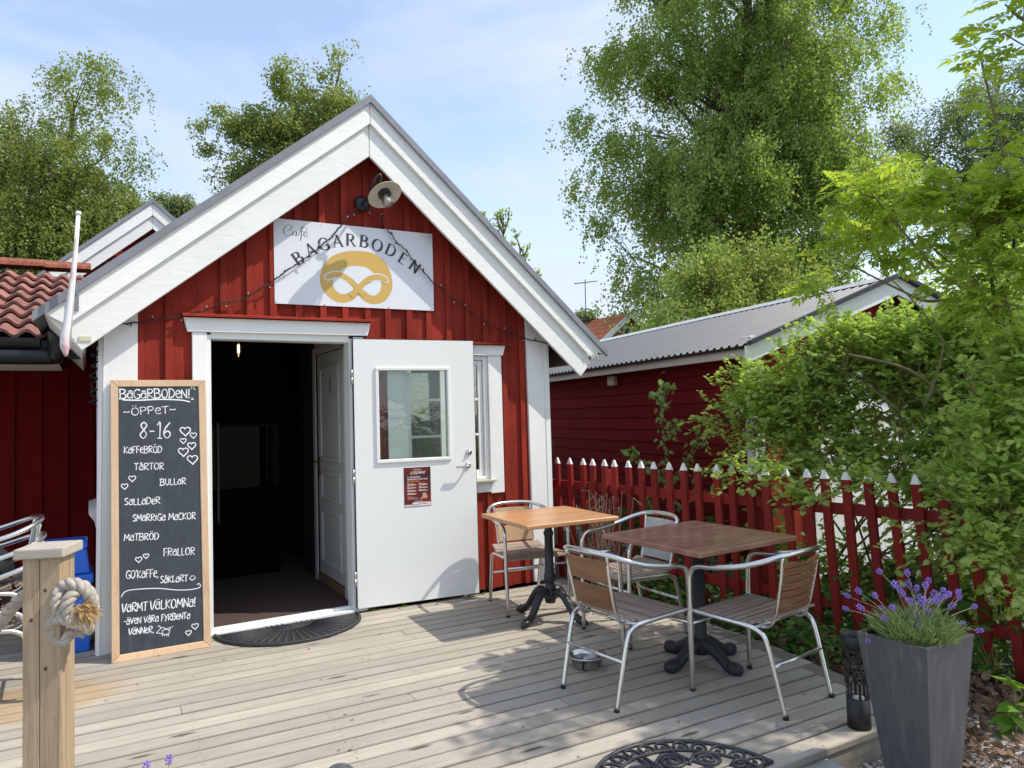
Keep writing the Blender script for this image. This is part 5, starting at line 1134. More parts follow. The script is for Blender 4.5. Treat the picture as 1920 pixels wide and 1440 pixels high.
twisted('knot_loop', [K(142, 1112, -0.02), K(130, 1122, -0.045), K(124, 1138, -0.05), K(128, 1152, -0.04), K(140, 1158, -0.02)], 0.0212, rp_)
twisted('knot_loop', [K(100, 1185, 0.0), K(94, 1172, -0.01), K(104, 1160, -0.03), K(122, 1160, -0.045), K(143, 1166, -0.045), K(160, 1172, -0.03), K(166, 1180, 0.0)], 0.0224, rp_)
twisted('knot_loop', [K(98, 1176, -0.02), K(101, 1194, -0.02), K(112, 1204, -0.02), K(124, 1200, -0.03), K(130, 1188, -0.02), K(146, 1184, 0.0), K(160, 1186, 0.0)], 0.0195, rp_)
twisted('knot_loop', [K(60, 1150, 0.09), K(85, 1150, 0.06), K(112, 1150, 0.02), K(140, 1145, 0.0)], 0.0212, rp_)
twisted('rope_line', [K(60, 1108, 0.10), K(40, 1120, 0.10), K(18, 1146, 0.11), K(-10, 1180, 0.12), K(-70, 1240, 0.14), K(-170, 1300, 0.16)], 0.0225, rp_, pitch=0.10)
n = 520; r = np.random.default_rng(12); c = np.array(K(150, 1140, -0.035)); e = np.array(K(186, 1158, -0.03))
bs = c+r.normal(0, 0.007, (n, 3)); aim = np.array(_r)*r.normal(0.75, 0.38, (n, 1))-np.array(_u)*r.normal(0.42, 0.42, (n, 1))-np.array(_f)*r.normal(0.15, 0.3, (n, 1))
blades('frayed_end', bs, aim, r.uniform(0.03, 0.085, n), 0.0030, FRAY, rp_, bend=0.12, seed=4)

# ------------------------------------------------------------------ blue storage bin
tb = thing('storage_bin', 'blue plastic storage bin with lid standing in the corner left of the house', 'bin', (-0.17, 5.76, 0.0))
def frust(x0, x1, y0, y1, z0, z1, tx, ty, name, mat, par, bev=0.012):
    mb = MB(); mb.hexa([(x0, y0, z0), (x1, y0, z0), (x1, y1, z0), (x0, y1, z0), (x0-tx, y0-ty, z1), (x1+tx, y0-ty, z1), (x1+tx, y1+ty, z1), (x0-tx, y1+ty, z1)]); return bevel(mb.build(name, mat, par), bev, 3)
frust(-0.33, 0.000, 5.62, 5.90, 0.001, 0.45, 0.015, 0.012, 'tub', BLUE, tb); frust(-0.355, 0.022, 5.59, 5.93, 0.452, 0.515, 0.002, 0.002, 'rim', BLUE, tb)
frust(-0.335, 0.005, 5.61, 5.91, 0.517, 0.685, -0.022, -0.02, 'upper_tub', BLUE, tb); frust(-0.325, -0.008, 5.62, 5.90, 0.687, 0.735, -0.004, -0.03, 'lid', BLUE, tb)

# ================================================================== LEFT ANNEX WITH TILED ROOF
ax = thing('tiled_annex', 'low red timber annex with clay tiled roof and black gutter left of the cafe', 'building', (-2.5, 7.0, 0))
x = -5.5; rr = random.Random(9)
while x < 0.03:
    w2 = 0.19; mb = MB(); mb.box((x+0.001, 7.30, -0.1), (x+w2-0.001, 7.32, 2.5)); mb.build('board', RED_SHADE, ax)
    if x > -2.6: mb = MB(); mb.box((x-0.022, 7.278, -0.1), (x+0.022, 7.2995, 2.5)); mb.build('batten', RED_SHADE, ax)
    x += w2
bx((-5.5, 7.321, -0.1), (0.07, 9.0, 2.45), 'core', DARKW, ax, 0)
P0 = Vector((0, 6.15, 2.165)); tp = rad(20.0); tv = Vector((0, math.cos(tp), math.sin(tp))); tn = Vector((0, -math.sin(tp), math.cos(tp)))
mb = MB(); a = P0-tn*0.05; mb.prism([(-5.6, a.y, a.z), (-5.6, a.y+tv.y*2.8, a.z+tv.z*2.8), (-5.6, a.y+tv.y*2.8, a.z+tv.z*2.8-0.03), (-5.6, a.y, a.z-0.03)], (5.64, 0, 0)); mb.build('roof_deck', DARKW, ax)
def tile_mesh():
    mb = MB(); Wt, Lt = 0.300, 0.375; nx = 16; vs = []; fs = []
    for (v, dz) in ((0.0, 0.020), (Lt, -0.022)):
        for side in (0, -0.024):
            for i in range(nx+1):
                xx = Wt*i/nx; h = 0.024*math.cos(2*PI*(xx/Wt*2+0.5)); vs.append((xx, v, h+dz+side))
    m = nx+1
    for i in range(nx):
        fs += [(i, i+1, 2*m+i+1, 2*m+i), (m+i+1, m+i, 3*m+i, 3*m+i+1), (i+1, i, m+i, m+i+1)]
    mb.add(vs, fs, False); return mb
tm0 = tile_mesh().build('roof_tile', TILE, None, local=True); tme = tm0.data; bpy.data.objects.remove(tm0)
rr = random.Random(6); rot = tp
for row in range(8):
    for col in range(12 if row > 0 else 12):
        o = bpy.data.objects.new('roof_tile', tme); C.objects.link(o); o.parent = ax
        p = P0+tv*(0.335*row)+tn*0.004+Vector((-0.005-0.300*(col+1)+rr.uniform(-0.003, 0.003), 0, rr.uniform(-0.002, 0.003)))
        o.location = p-Vector(ax.location); o.rotation_euler = (rot, rr.uniform(-0.012, 0.012), rr.uniform(-0.012, 0.012))
for i in range(10):
    q = P0+tv*2.70+tn*0.04; xr = 0.02-0.40*i; m2 = MB(); vs = []; 
    P = [Vector((xr-0.41*t, q.y+0.05, q.z+0.02-(0.012*t))) for t in (0, 1)]
    for t_, pp in enumerate(P):
        for k in range(9):
            a = PI*k/8; vs.append((pp.x, pp.y-0.115*math.cos(a)*(1+0.06*t_), pp.z+0.085*math.sin(a)*(1+0.06*t_)))
    m2.add(vs, [(k, k+1, 9+k+1, 9+k) for k in range(8)]+[tuple(range(8, -1, -1)), tuple(range(9, 18))]); m2.build('ridge_tile', RIDGET, ax)
# gutter and fascia
gy, gz = 6.085, 2.135
mb = MB(); vs = []
for xx in (-5.6, -0.30):
    for k in range(9): a = PI+PI*k/8; vs.append((xx, gy+0.062*math.cos(a), gz+0.075*math.sin(a)))
mb.add(vs, [(k, k+1, 9+k+1, 9+k) for k in range(8)]+[tuple(range(9, 18))]); mb.build('gutter', GUTTER, ax)
bx((-5.6, 6.16, 2.00), (-0.05, 6.185, 2.13), 'fascia', GUTTER, ax, 0); bx((-5.6, 6.05, 1.985), (-0.20, 7.27, 1.998), 'soffit', WHITE, ax, 0)
mb = MB(); mb.tube(cr([(-0.215, 6.02, 2.30), (-0.205, 6.02, 2.20), (-0.195, 6.02, 2.10), (-0.20, 6.06, 2.03), (-0.24, 6.10, 2.015), (-0.6, 6.10, 2.012)], 5), [0.062]*26, 14); mb.build('downpipe', GUTTER, ax)
# second gable behind
def gab(name, label, Y, apx, lpx, rpx_x, depth):
    A = aY(*apx, Y); Lp = aY(*lpx, Y); t = thing(name, label, 'building', (A.x, Y, 0)); sl = (A.z-Lp.z)/(A.x-Lp.x); 
    zr = lambda x: A.z-sl*abs(x-A.x)
    X0_, X1_ = Lp.x-0.5, 2*A.x-Lp.x+0.5
    for sgn in (-1, 1):
        xe = X0_ if sgn < 0 else X1_
        for (d0, d1, y, nm, mt_) in ((0.0, 0.05, Y-0.05, 'roof_trim', TRIMM), (0.05, 0.20, Y-0.03, 'verge_board', WHITEX), (0.19, 0.36, Y-0.002, 'verge_board', WHITEX)):
            mb = MB(); mb.prism([(xe, y, zr(xe)-d0), (A.x+0.0015*sgn, y, zr(A.x)-d0), (A.x+0.0015*sgn, y, zr(A.x)-d1), (xe, y, zr(xe)-d1)], (0, 0.026, 0)); mb.build(nm, mt_, t)
        mb = MB(); mb.prism([(xe, Y+0.026, zr(xe)-0.03), (A.x, Y+0.026, zr(A.x)-0.03), (A.x, Y+0.026, zr(A.x)-0.001), (xe, Y+0.026, zr(xe)-0.001)], (0, depth, 0)); mb.build('roof', ROOFM, t)
    mb = MB(); mb.prism([(X0_+0.2, Y+0.25, 0), (X1_-0.2, Y+0.25, 0), (X1_-0.2, Y+0.25, zr(X1_-0.2)-0.04), (A.x, Y+0.25, zr(A.x)-0.04), (X0_+0.2, Y+0.25, zr(X0_+0.2)-0.04)], (0, 0.05, 0)); mb.build('gable_wall', RED, t)
    return t
gab('rear_gable', 'red rear gable with double white verge boards showing behind the tiled roof', 9.6, (286, 374), (118, 484), 333, 3.0)

# ================================================================== NEIGHBOURING RED SHED
SE = Vector((4.94, 4.26, 0)); su = Vector((0.161, 0.987, 0)); sv = Vector((0.987, -0.161, 0))
sp = lambda u, v, z: SE+su*u+sv*v+Vector((0, 0, z))
shed = thing('red_shed', 'long low red shed with corrugated grey metal roof behind the picket fence', 'building', sp(0, 1.7, 0))
def sbox(u0, u1, v0, v1, z0, z1, name, mat, bev=0):
    mb = MB(); mb.hexa([sp(u0, v0, z0), sp(u0, v1, z0), sp(u1, v1, z0), sp(u1, v0, z0), sp(u0, v0, z1), sp(u0, v1, z1), sp(u1, v1, z1), sp(u1, v0, z1)]); o = mb.build(name, mat, shed); return bevel(o, bev) if bev else o
UL = 12.5; HB = 0.137; z = 0.06; i = 0
while z < 2.0:
    mb = MB(); mb.hexa([sp(0.27, 0.165, z), sp(0.27, 0.20, z), sp(UL, 0.20, z), sp(UL, 0.165, z), sp(0.27, 0.178, z+HB-0.004), sp(0.27, 0.20, z+HB-0.004), sp(UL, 0.20, z+HB-0.004), sp(UL, 0.178, z+HB-0.004)])
    mb.build('siding_board', RED_SHADE_H, shed); z += HB
sbox(0.26, UL, 0.201, 0.23, -0.15, 2.1, 'wall_core', DARKW); sbox(0.27, UL, 0.15, 0.20, -0.15, 0.055, 'foundation', CONC)
sbox(0.16, 0.268, 0.150, 0.27, -0.1, 2.15, 'corner_board', WHITE, 0.004)
RS = 0.37; rz_ = lambda v: 2.065+RS*(1.777-abs(v-1.777))
# gable wall of vertical boards
vv = 0.28
while vv < 3.28:
    w2 = 0.14; za, zb2 = rz_(vv)-0.07, rz_(vv+w2)-0.07; mb = MB(); mb.hexa([sp(0.24, vv+0.001, -0.1), sp(0.24, vv+w2-0.001, -0.1), sp(0.26, vv+w2-0.001, -0.1), sp(0.26, vv+0.001, -0.1), sp(0.24, vv+0.001, za), sp(0.24, vv+w2-0.001, zb2), sp(0.26, vv+w2-0.001, zb2), sp(0.26, vv+0.001, za)])
    mb.build('board', RED, shed); vv += w2
for k_ in range(6):
    sbox(0.205, 0.236, 0.95+0.255*k_, 0.95+0.255*k_+0.25, -0.08, 1.86, 'garage_door_board', WHITE)
sbox(0.19, 0.236, 0.84, 0.94, -0.1, 1.96, 'door_casing', WHITE, 0.003); sbox(0.19, 0.236, 2.49, 2.59, -0.1, 1.96, 'door_casing', WHITE, 0.003); sbox(0.19, 0.236, 0.945, 2.485, 1.87, 1.96, 'door_casing', WHITE, 0.003)
# corrugated roof, both slopes
for sgn in (0, 1):
    per = 0.105; prof = [(0, 0), (0.30, 0), (0.42, 0.018), (0.72, 0.018), (0.84, 0)]; us = []; hs = []
    for k_ in range(int(UL/per)+3):
        for a_, h_ in prof: us.append(-0.08+(k_+a_)*per); hs.append(h_)
    N = len(us); V = []; va, vb = (-0.06, 1.77) if sgn == 0 else (3.614, 1.784)
    for v_ in (va, vb):
        for u_, h_ in zip(us, hs): V.append(tuple(sp(u_, v_, rz_(v_)+h_)-Vector(shed.location)))
    F = np.array([(i, i+1, N+i+1, N+i) if sgn else (i+1, i, N+i, N+i+1) for i in range(N-1)]); npmesh('corrugated_roof', np.array(V), F, ROOFM, shed)
mb = MB(); mb.prism([sp(-0.06, 1.62, rz_(1.62)+0.024), sp(-0.06, 1.777, rz_(1.777)+0.034), sp(-0.06, 1.93, rz_(1.93)+0.024), sp(-0.06, 1.777, rz_(1.777)+0.022)], su*(UL+0.1)); mb.build('ridge_cap', simple('pale_ridge_metal', (0.50, 0.52, 0.54), 0.4), shed)
sbox(0.0, UL, -0.022, 0.0, 1.945, 2.055, 'eave_fascia', GREYW, 0.003); sbox(0.0, UL, 3.555, 3.575, 1.945, 2.055, 'eave_fascia', GREYW, 0.003)
sbox(0.05, UL, 0.001, 0.16, 2.035, 2.05, 'soffit', RED_SHADE_H)
for s_, (va, vb) in enumerate(((-0.05, 1.776), (3.605, 1.778))):
    mb = MB(); mb.prism([sp(-0.03, va, rz_(va)-0.01), sp(-0.03, vb, rz_(vb)-0.01), sp(-0.03, vb, rz_(vb)-0.175), sp(-0.03, va, rz_(va)-0.155)], su*0.028); mb.build('verge_board', WHITE, shed)
    mb = MB(); mb.prism([sp(-0.085, va, rz_(va)+0.030), sp(-0.085, vb, rz_(vb)+0.036), sp(-0.085, vb, rz_(vb)-0.004), sp(-0.085, va, rz_(va)-0.006)], su*0.05); mb.build('verge_trim', IRONM, shed)
    mb = MB(); mb.prism([sp(0.0, va, rz_(va)-0.03), sp(0.0, vb, rz_(vb)-0.03), sp(0.0, vb, rz_(vb)-0.012), sp(0.0, va, rz_(va)-0.012)], su*UL); mb.build('roof_lining', DARKW, shed)
q = aP(1152, 714, tuple(sp(0, 0.165, 0)), tuple(sv)); lt = thing('wall_lamp', 'small white box lamp high on the shaded red shed wall', 'lamp', q)
mb = MB(); d_ = sv; mb.hexa([q-su*0.08-d_*0.06+Vector((0, 0, -.06)), q-su*0.08+Vector((0, 0, -.06)), q+su*0.08+Vector((0, 0, -.06)), q+su*0.08-d_*0.06+Vector((0, 0, -.06)), q-su*0.08-d_*0.06+Vector((0, 0, .06)), q-su*0.08+Vector((0, 0, .06)), q+su*0.08+Vector((0, 0, .06)), q+su*0.08-d_*0.06+Vector((0, 0, .06))]); bevel(mb.build('lamp_box', GREYW, lt), 0.01)

# ================================================================== PICKET FENCE
fence = thing('picket_fence', 'red picket fence with white pointed tips along the right side of the deck', 'fence', (4.3, 3.5, -0.12))
tops = [(1045.3, 858.3), (1064.7, 860), (1085.3, 861.7), (1105.8, 862.2), (1128, 863), (1149.7, 863.7), (1172.8, 865.3), (1198.3, 866.2), (1222.8, 867.5), (1249.2, 868.7), (1276.7, 870), (1305, 871.3), (1334, 874), (1364, 875), (1397, 876.5), (1429, 878), (1466, 880), (1503.6, 882), (1540, 883), (1580.5, 884.7), (1623, 886.4), (1666, 888.5), (1714, 890.6), (1757.6, 893), (1808, 895), (1860.7, 897.6), (1914, 901)]
TP = [aZ(x, y, 1.06) for x, y in tops]
# regularise spacing along the fitted fence line
def fx(y): return 4.468-(y-1.995)*0.1215
ys_ = [p.y for p in TP]; ys_ = [0.35*(ys_[0]+(ys_[-1]-ys_[0])*i/(len(ys_)-1))+p*0.65 for i, p in enumerate(ys_)]
sp_ = 0.1495
ys_ = [ys_[0]+sp_*3, ys_[0]+sp_*2, ys_[0]+sp_]+ys_+[ys_[-1]-sp_*k_ for k_ in range(1, 8)]
pm = MB(); hw, ht = 0.0275, 0.015; Hp = 1.165
print('pickets', [round(q, 2) for q in ys_])
pm.box((-ht, -hw, 0), (ht, hw, Hp-0.06)); po = pm.build('picket', REDF, None, local=True)
tmn = MB(); tmn.hexa([(-ht-0.0006, -hw-0.0006, Hp-0.0595), (ht+0.0006, -hw-0.0006, Hp-0.0595), (ht+0.0006, hw+0.0006, Hp-0.0595), (-ht-0.0006, hw+0.0006, Hp-0.0595), (-ht*0.45, -hw*0.22, Hp), (ht*0.45, -hw*0.22, Hp), (ht*0.45, hw*0.22, Hp), (-ht*0.45, hw*0.22, Hp)]); to_ = tmn.build('picket_tip', WHITE, None, local=True)
pmesh, tmesh = po.data, to_.data; bpy.data.objects.remove(po); bpy.data.objects.remove(to_)
rr = random.Random(14); fdir = Vector((fx(3)-fx(4), -1, 0)).normalized()
def lean(y): return 0.0 if y > 3.9 else min(0.16, 0.16*((3.9-y)/1.9)**1.1)
for y in ys_:
    top = Vector((fx(y)+rr.uniform(-.006, .006), y+rr.uniform(-.008, .008), 1.06+rr.uniform(-0.010, 0.010))); bot = Vector((fx(y)+lean(y)*0.9, y+rr.uniform(-0.01, 0.01)-0.02, -0.10)); zax = (top-bot).normalized(); yax = (-fdir-zax*(-fdir).dot(zax)).normalized(); xax = yax.cross(zax)
    R_ = Matrix((xax, yax, zax)).transposed().to_euler()
    o = bpy.data.objects.new('picket', pmesh); C.objects.link(o); o.parent = fence; o.location = bot-Vector(fence.location)-xax*0.0; o.rotation_euler = R_
    t_ = bpy.data.objects.new('picket_tip', tmesh); C.objects.link(t_); t_.parent = o
for zr_ in (0.80, 0.155):
    pts_ = [Vector((fx(y)+lean(y)*0.9*(1-(zr_+0.1)/1.16)+0.034, y, zr_)) for y in (6.4, 4.9, 3.9, 3.0, 2.2, 1.0)]
    for a, b in zip(pts_[:-1], pts_[1:]): mb = MB(); mb.beam(a, b+(a-b).normalized()*0.002, 0.034, 0.075); mb.build('rail', REDF, fence)
for y in (5.3, 3.72, 2.0):
    mb = MB(); X_ = fx(y)+lean(y)*0.6+0.10; mb.box((X_-0.045, y-0.045, -0.14), (X_+0.045, y+0.045, 0.96)); mb.build('fence_post', REDF, fence)

# ================================================================== FAR HOUSE AND AERIAL
fh = thing('brick_house', 'distant orange brick house with orange tiled roof and white verge', 'house', aD(1150, 700, 31))
A = aD(1182, 587, 30); back = aD(1094, 606, 32.6); ru = (back-A); ru.z = 0; ru.normalize(); gvd = Vector((-ru.y, ru.x, 0))
if gvd.dot(Vector(tuple(_r))) < 0: gvd = -gvd
Zf = lambda u_, v_, z_: A+ru*u_+gvd*v_+Vector((0, 0, z_))
sl_ = 0.735; HW = 4.2
for s in (-1, 1):
    nrow_ = 14
    for k_ in range(nrow_):
        va, vb = s*HW*k_/nrow_, s*HW*(k_+1)/nrow_; mb = MB(); mb.prism([Zf(0, va, -abs(va)*sl_+0.03), Zf(0, vb, -abs(vb)*sl_+0.06), Zf(0, vb, -abs(vb)*sl_-0.02), Zf(0, va, -abs(va)*sl_-0.05)], ru*9); mb.build('tile_course', FARTILE, fh)
    mb = MB(); mb.prism([Zf(-0.06, 0, 0.05), Zf(-0.06, s*HW, -HW*sl_+0.05), Zf(-0.06, s*HW, -HW*sl_-0.22), Zf(-0.06, 0, -0.20)], ru*0.05); mb.build('verge_board', WHITE, fh)
W0 = aP(1168, 613, tuple(Zf(0.3, 0, 0)), tuple(ru)); W1 = aP(1192, 640, tuple(Zf(0.3, 0, 0)), tuple(ru))
v0 = (W0-A).dot(gvd); v1 = (W1-A).dot(gvd); wz0, wz1 = W1.z-A.z, W0.z-A.z
mb = MB(); 
cols = 26; hgt = -5.5
mb = MB(); mb.prism([Zf(0.32, -HW+0.3, hgt), Zf(0.32, HW-0.3, hgt), Zf(0.32, HW-0.3, -(HW-0.3)*sl_-0.06), Zf(0.32, 0, -0.06), Zf(0.32, -HW+0.3, -(HW-0.3)*sl_-0.06)], ru*0.2); mb.build('gable_wall', MORTAR, fh)
mb = MB(); rr = random.Random(1); z_ = -0.35
while z_ > -3.2:
    v_ = -(-z_)/sl_+0.25+rr.uniform(0, 0.1)
    while v_ < -z_/sl_-0.3:
        if not (v0-0.1 < v_+0.1 < v1+0.1 and wz0-0.1 < z_ < wz1+0.1): mb.prism([Zf(0.29, v_, z_), Zf(0.29, v_+0.235, z_), Zf(0.29, v_+0.235, z_+0.068), Zf(0.29, v_, z_+0.068)], ru*0.04)
        v_ += 0.25
    z_ -= 0.08
mb.build('brickwork', BRICK, fh, kind='stuff')
mb = MB(); mb.prism([Zf(0.26, v0, wz0), Zf(0.26, v1, wz0), Zf(0.26, v1, wz1), Zf(0.26, v0, wz1)], ru*0.05); wn = mb.build('window', WHITE, fh)
for a, b in ((0.08, 0.46), (0.54, 0.92)):
    mb = MB(); mb.prism([Zf(0.245, v0+(v1-v0)*a, wz0+0.06), Zf(0.245, v0+(v1-v0)*b, wz0+0.06), Zf(0.245, v0+(v1-v0)*b, wz1-0.06), Zf(0.245, v0+(v1-v0)*a, wz1-0.06)], ru*0.012); mb.build('pane', simple('dark_far_pane', (0.05, 0.06, 0.07), 0.2), wn)
ch = aD(1110, 605, 32.4); 
mb = MB(); mb.box((ch.x-0.45, ch.y-0.3, ch.z-1.2), (ch.x+0.35, ch.y+0.3, ch.z+0.05)); mb.build('chimney', simple('dark_brick', (0.14, 0.07, 0.05), 0.9), fh)
mb = MB(); mb.box((ch.x-0.52, ch.y-0.36, ch.z+0.05), (ch.x+0.42, ch.y+0.36, ch.z+0.13)); mb.build('chimney_cap', IRONM, fh)
at_ = thing('tv_aerial', 'thin television aerial on a tall mast above the distant brick house', 'aerial', aD(1099, 610, 33))
a = aD(1099, 615, 33); b = aD(1097, 524, 33); AER = simple('aerial_metal', (0.10, 0.11, 0.12), 0.5, 0.5)
mb = MB(); mb.tube([a, b], 0.022, 6); mb.build('mast', AER, at_)
c1_, c2_ = aD(1076, 532, 33), aD(1120, 527, 33); mb = MB(); mb.tube([c1_, c2_], 0.018, 5)
for k_ in range(9):
    p = c1_+(c2_-c1_)*(k_+0.5)/9; h = 0.22 if k_ < 6 else 0.14; dv = Vector(tuple(_f))*h*1.4+Vector((0, 0, h*0.35)); mb.tube([p-dv, p+dv], 0.012, 4)
mb.build('elements', AER, at_)

# ================================================================== VEGETATION
def unit(a): return a/np.maximum(np.linalg.norm(a, axis=-1, keepdims=True), 1e-9)
LEAF_BIRCH = leafmat('birch_leaf', ((0.15, 0.23, 0.045), (0.28, 0.37, 0.09), (0.44, 0.53, 0.19)), 0.5, patch=0.35)
LEAF_OLIVE = leafmat('spring_birch_leaf', ((0.16, 0.21, 0.045), (0.26, 0.32, 0.085), (0.38, 0.43, 0.14)), 0.45, patch=0.4)
LEAF_FAR = leafmat('far_leaf', ((0.13, 0.18, 0.07), (0.21, 0.27, 0.12), (0.30, 0.36, 0.17)), 0.42, patch=0.4)
LEAF_LIME = leafmat("lime_leaf", ((0.20, 0.29, 0.03), (0.34, 0.44, 0.06), (0.52, 0.60, 0.12)), 0.52, patch=1.0)
LEAF_SHRUB = leafmat('currant_leaf', ((0.17, 0.28, 0.045), (0.34, 0.46, 0.10), (0.54, 0.63, 0.21)), 0.52, patch=1.6)
LEAF_GROUND = leafmat('ground_elder_leaf', ((0.03, 0.09, 0.015), (0.07, 0.17, 0.025), (0.13, 0.25, 0.04)), 0.35, patch=2)
LEAF_DRY = leafmat('dry_leaf', ((0.10, 0.055, 0.035), (0.22, 0.14, 0.09), (0.36, 0.25, 0.17)), 0.1, rough=0.8, patch=4)
LEAF_BUSH = leafmat('bush_leaf', ((0.16, 0.22, 0.04), (0.27, 0.34, 0.08), (0.40, 0.46, 0.14)), 0.45, patch=1.0)
def diamonds(P, D, Nn, L, W, fold=0.15):
    D = unit(D); S_ = unit(np.cross(D, Nn)); N2 = unit(np.cross(S_, D)); L = np.asarray(L)[:, None]; W = np.asarray(W)[:, None]
    a = P; b = P+D*L*0.45+S_*W*0.5+N2*W*fold; c = P+D*L; d = P+D*L*0.45-S_*W*0.5+N2*W*fold
    return np.stack([a, b, c, d], 1).reshape(-1, 3)
def bezier(a, b, c, n): t = np.linspace(0, 1, n)[:, None]; return (1-t)**2*a+2*t*(1-t)*b+t*t*c
def blob_pts(blobs, n, r, shell=0.45):
    vol = np.array([b[1][0]*b[1][1]*b[1][2]*(b[2] if len(b) > 2 else 1) for b in blobs]); pr = vol/vol.sum(); idx = r.choice(len(blobs), n, p=pr)
    d = unit(r.normal(size=(n, 3))); q = r.uniform(0, 1, n)**shell
    cen = np.array([b[0] for b in blobs])[idx]; rad3 = np.array([b[1] for b in blobs])[idx]
    # radii are given in camera-aligned axes (right, forward, up)
    off = d*q[:, None]*rad3; return cen+off[:, :1]*_r+off[:, 1:2]*np.array([math.sin(YAW), math.cos(YAW), 0])+off[:, 2:3]*np.array([0, 0, 1]), cen
def pxblobs(lst, depth, kz=1.0):
    o = []
    for e in lst:
        x, y, rx, ry = e[:4]; dd = depth+(e[4] if len(e) > 4 else 0); wgt = e[5] if len(e) > 5 else 1
        o.append((np.array(aD(x, y, dd)), (rx*dd/FL, 0.85*rx*dd/FL*kz, ry*dd/FL), wgt))
    return o
def tree(name, label, base, trunk, blobs, nstr, per, leaf, mat, hang, seed, r0, nlimb=46, spread=0.5, ntwig=700, hangdir=1.0, group=None, cat='tree', ncl=170, clr=0.20, up=0.0):
    r = np.random.default_rng(seed); t = thing(name, label, cat, base, group=group); B = np.array(base)
    T = np.array([tuple(p) for p in cr(trunk, 5)]); mb = MB(); n = len(T); mb.tube([Vector(tuple(p)) for p in T], [max(0.02, r0*(1-0.85*i/(n-1))) for i in range(n)], 10)
    K0, K1 = blob_pts(blobs, ncl, r, 0.6); ki = r.integers(0, ncl, nstr); br = np.mean([b[1][0] for b in blobs]); kr = br*clr*r.uniform(0.5, 1.7, ncl)
    A = K0[ki]+r.normal(size=(nstr, 3))*kr[ki][:, None]*np.array([1, 1, 0.62+up])+np.array([0, 0, 0.35])*(r.uniform(0, 1, (nstr, 1))**3)*up*3; Cn = K1[ki]
    lim = K0[r.choice(ncl, min(nlimb, ncl), replace=False)]; LP = []
    for e in lim:
        hd = np.linalg.norm((e-T.mean(0))[:2]); zt = e[2]-0.55*np.linalg.norm((e-T[np.argmin(abs(T[:, 2]-e[2]))])[:2])-r.uniform(0, 1.0)*r0*6
        k = int(np.argmin(abs(T[:, 2]-zt))); k = min(k, n-2); s = T[k]; mid = s*0.45+e*0.55+np.array([0, 0, 0.22*np.linalg.norm((e-s)[:2])])
        mid = mid+r.normal(0, 0.05, 3)*np.linalg.norm(e-s); bz = bezier(s, mid, e, 10); 
        Lr = r0*(1-0.85*k/(n-1))*0.5; mb.tube([Vector(tuple(p)) for p in bz], [max(r0*0.035, Lr*(1-0.88*i/9)) for i in range(10)], 6, caps=False); LP.append(bz[3:])
    LP = np.concatenate(LP); mb.build('trunk', BARK, t)
    mb = MB(); sel = r.choice(nstr, min(ntwig, nstr), replace=False)
    for i in sel:
        e = A[i]; d = ((LP-e)**2).sum(1); s = LP[int(np.argmin(d))]; 
        if np.linalg.norm(e-s) > 2.6: continue
        mid = (s+e)/2+np.array([0, 0, 0.15*np.linalg.norm(e-s)]); bz = bezier(s, mid, e, 4); mb.tube([Vector(tuple(p)) for p in bz], [r0*0.045, r0*0.035, r0*0.028, r0*0.018], 3, caps=False, smooth=False)
    if len(mb.v): mb.build('twigs', BARK, t, kind='stuff')
    # hanging sprays of leaves
    Ln = r.uniform(0.35, 1.0, nstr)*hang; tt = r.uniform(0, 1, (nstr, per)); outd = unit(A-Cn+1e-6+r.normal(0, 0.4, A.shape))
    hz = outd*np.array([1, 1, 0.35])
    P = A[:, None, :]+hz[:, None, :]*(np.sqrt(tt)*Ln[:, None]*0.45*(2-hangdir))[..., None]-np.array([0, 0, 1])*((tt**1.6)*Ln[:, None]*hangdir)[..., None]+r.normal(0, spread*leaf*1.7, (nstr, per, 3))
    P = P.reshape(-1, 3); m = len(P); D = np.stack([r.normal(0, 0.6, m), r.normal(0, 0.6, m), r.normal(-0.5, 0.5, m)], 1); Nn = r.normal(size=(m, 3))+np.array([0, 0, 0.6])
    sz = r.uniform(0.65, 1.25, m)*leaf; V = diamonds(P, D, Nn, sz, sz*0.72)-B
    npmesh('crown', V, np.arange(m*4).reshape(-1, 4), mat, t, 'stuff'); return t
def ground_of(p): return (p[0], p[1], -0.15)

big = [(1250, 320, 150, 115, 0), (1150, 270, 72, 80, 0, 1.2), (1390, 300, 190, 150, 0), (1540, 330, 110, 140, 0), (1235, 95, 115, 95, 0), (1150, 60, 40, 50, 0), (1400, 90, 190, 130, 0), (1585, 90, 95, 120, 0), (1655, 150, 42, 70, 0), (1650, 60, 40, 60), (1400, -150, 210, 150, 0), (1240, -110, 120, 120, 0), (1570, -110, 110, 130, 0), (1265, 450, 105, 60, 0), (1400, 455, 165, 80, 0), (1560, 470, 80, 80, 0), (1160, 390, 62, 55, 0), (1222, 520, 36, 38, 0), (1480, 200, 150, 130, 0), (1105, 330, 30, 60), (1115, 440, 22, 40, 0, .8), (1690, 190, 14, 40, 0, .6), (1300, 545, 115, 55), (1430, 570, 140, 60), (1540, 570, 100, 60), (1240, 530, 30, 40)]
tree('birch_tree', 'huge weeping birch towering behind the grey roofed shed', ground_of(aD(1403, 700, 30)), [tuple(ground_of(aD(1406, 780, 30))), tuple(aD(1404, 600, 30)), tuple(aD(1400, 400, 30)), tuple(aD(1398, 200, 30)), tuple(aD(1404, 0, 30)), tuple(aD(1410, -260, 30))],
     pxblobs(big, 30), 11500, 26, 0.134, LEAF_BIRCH, 1.6, 21, 0.42, nlimb=90, ntwig=1800, ncl=420, clr=0.20, spread=0.42)
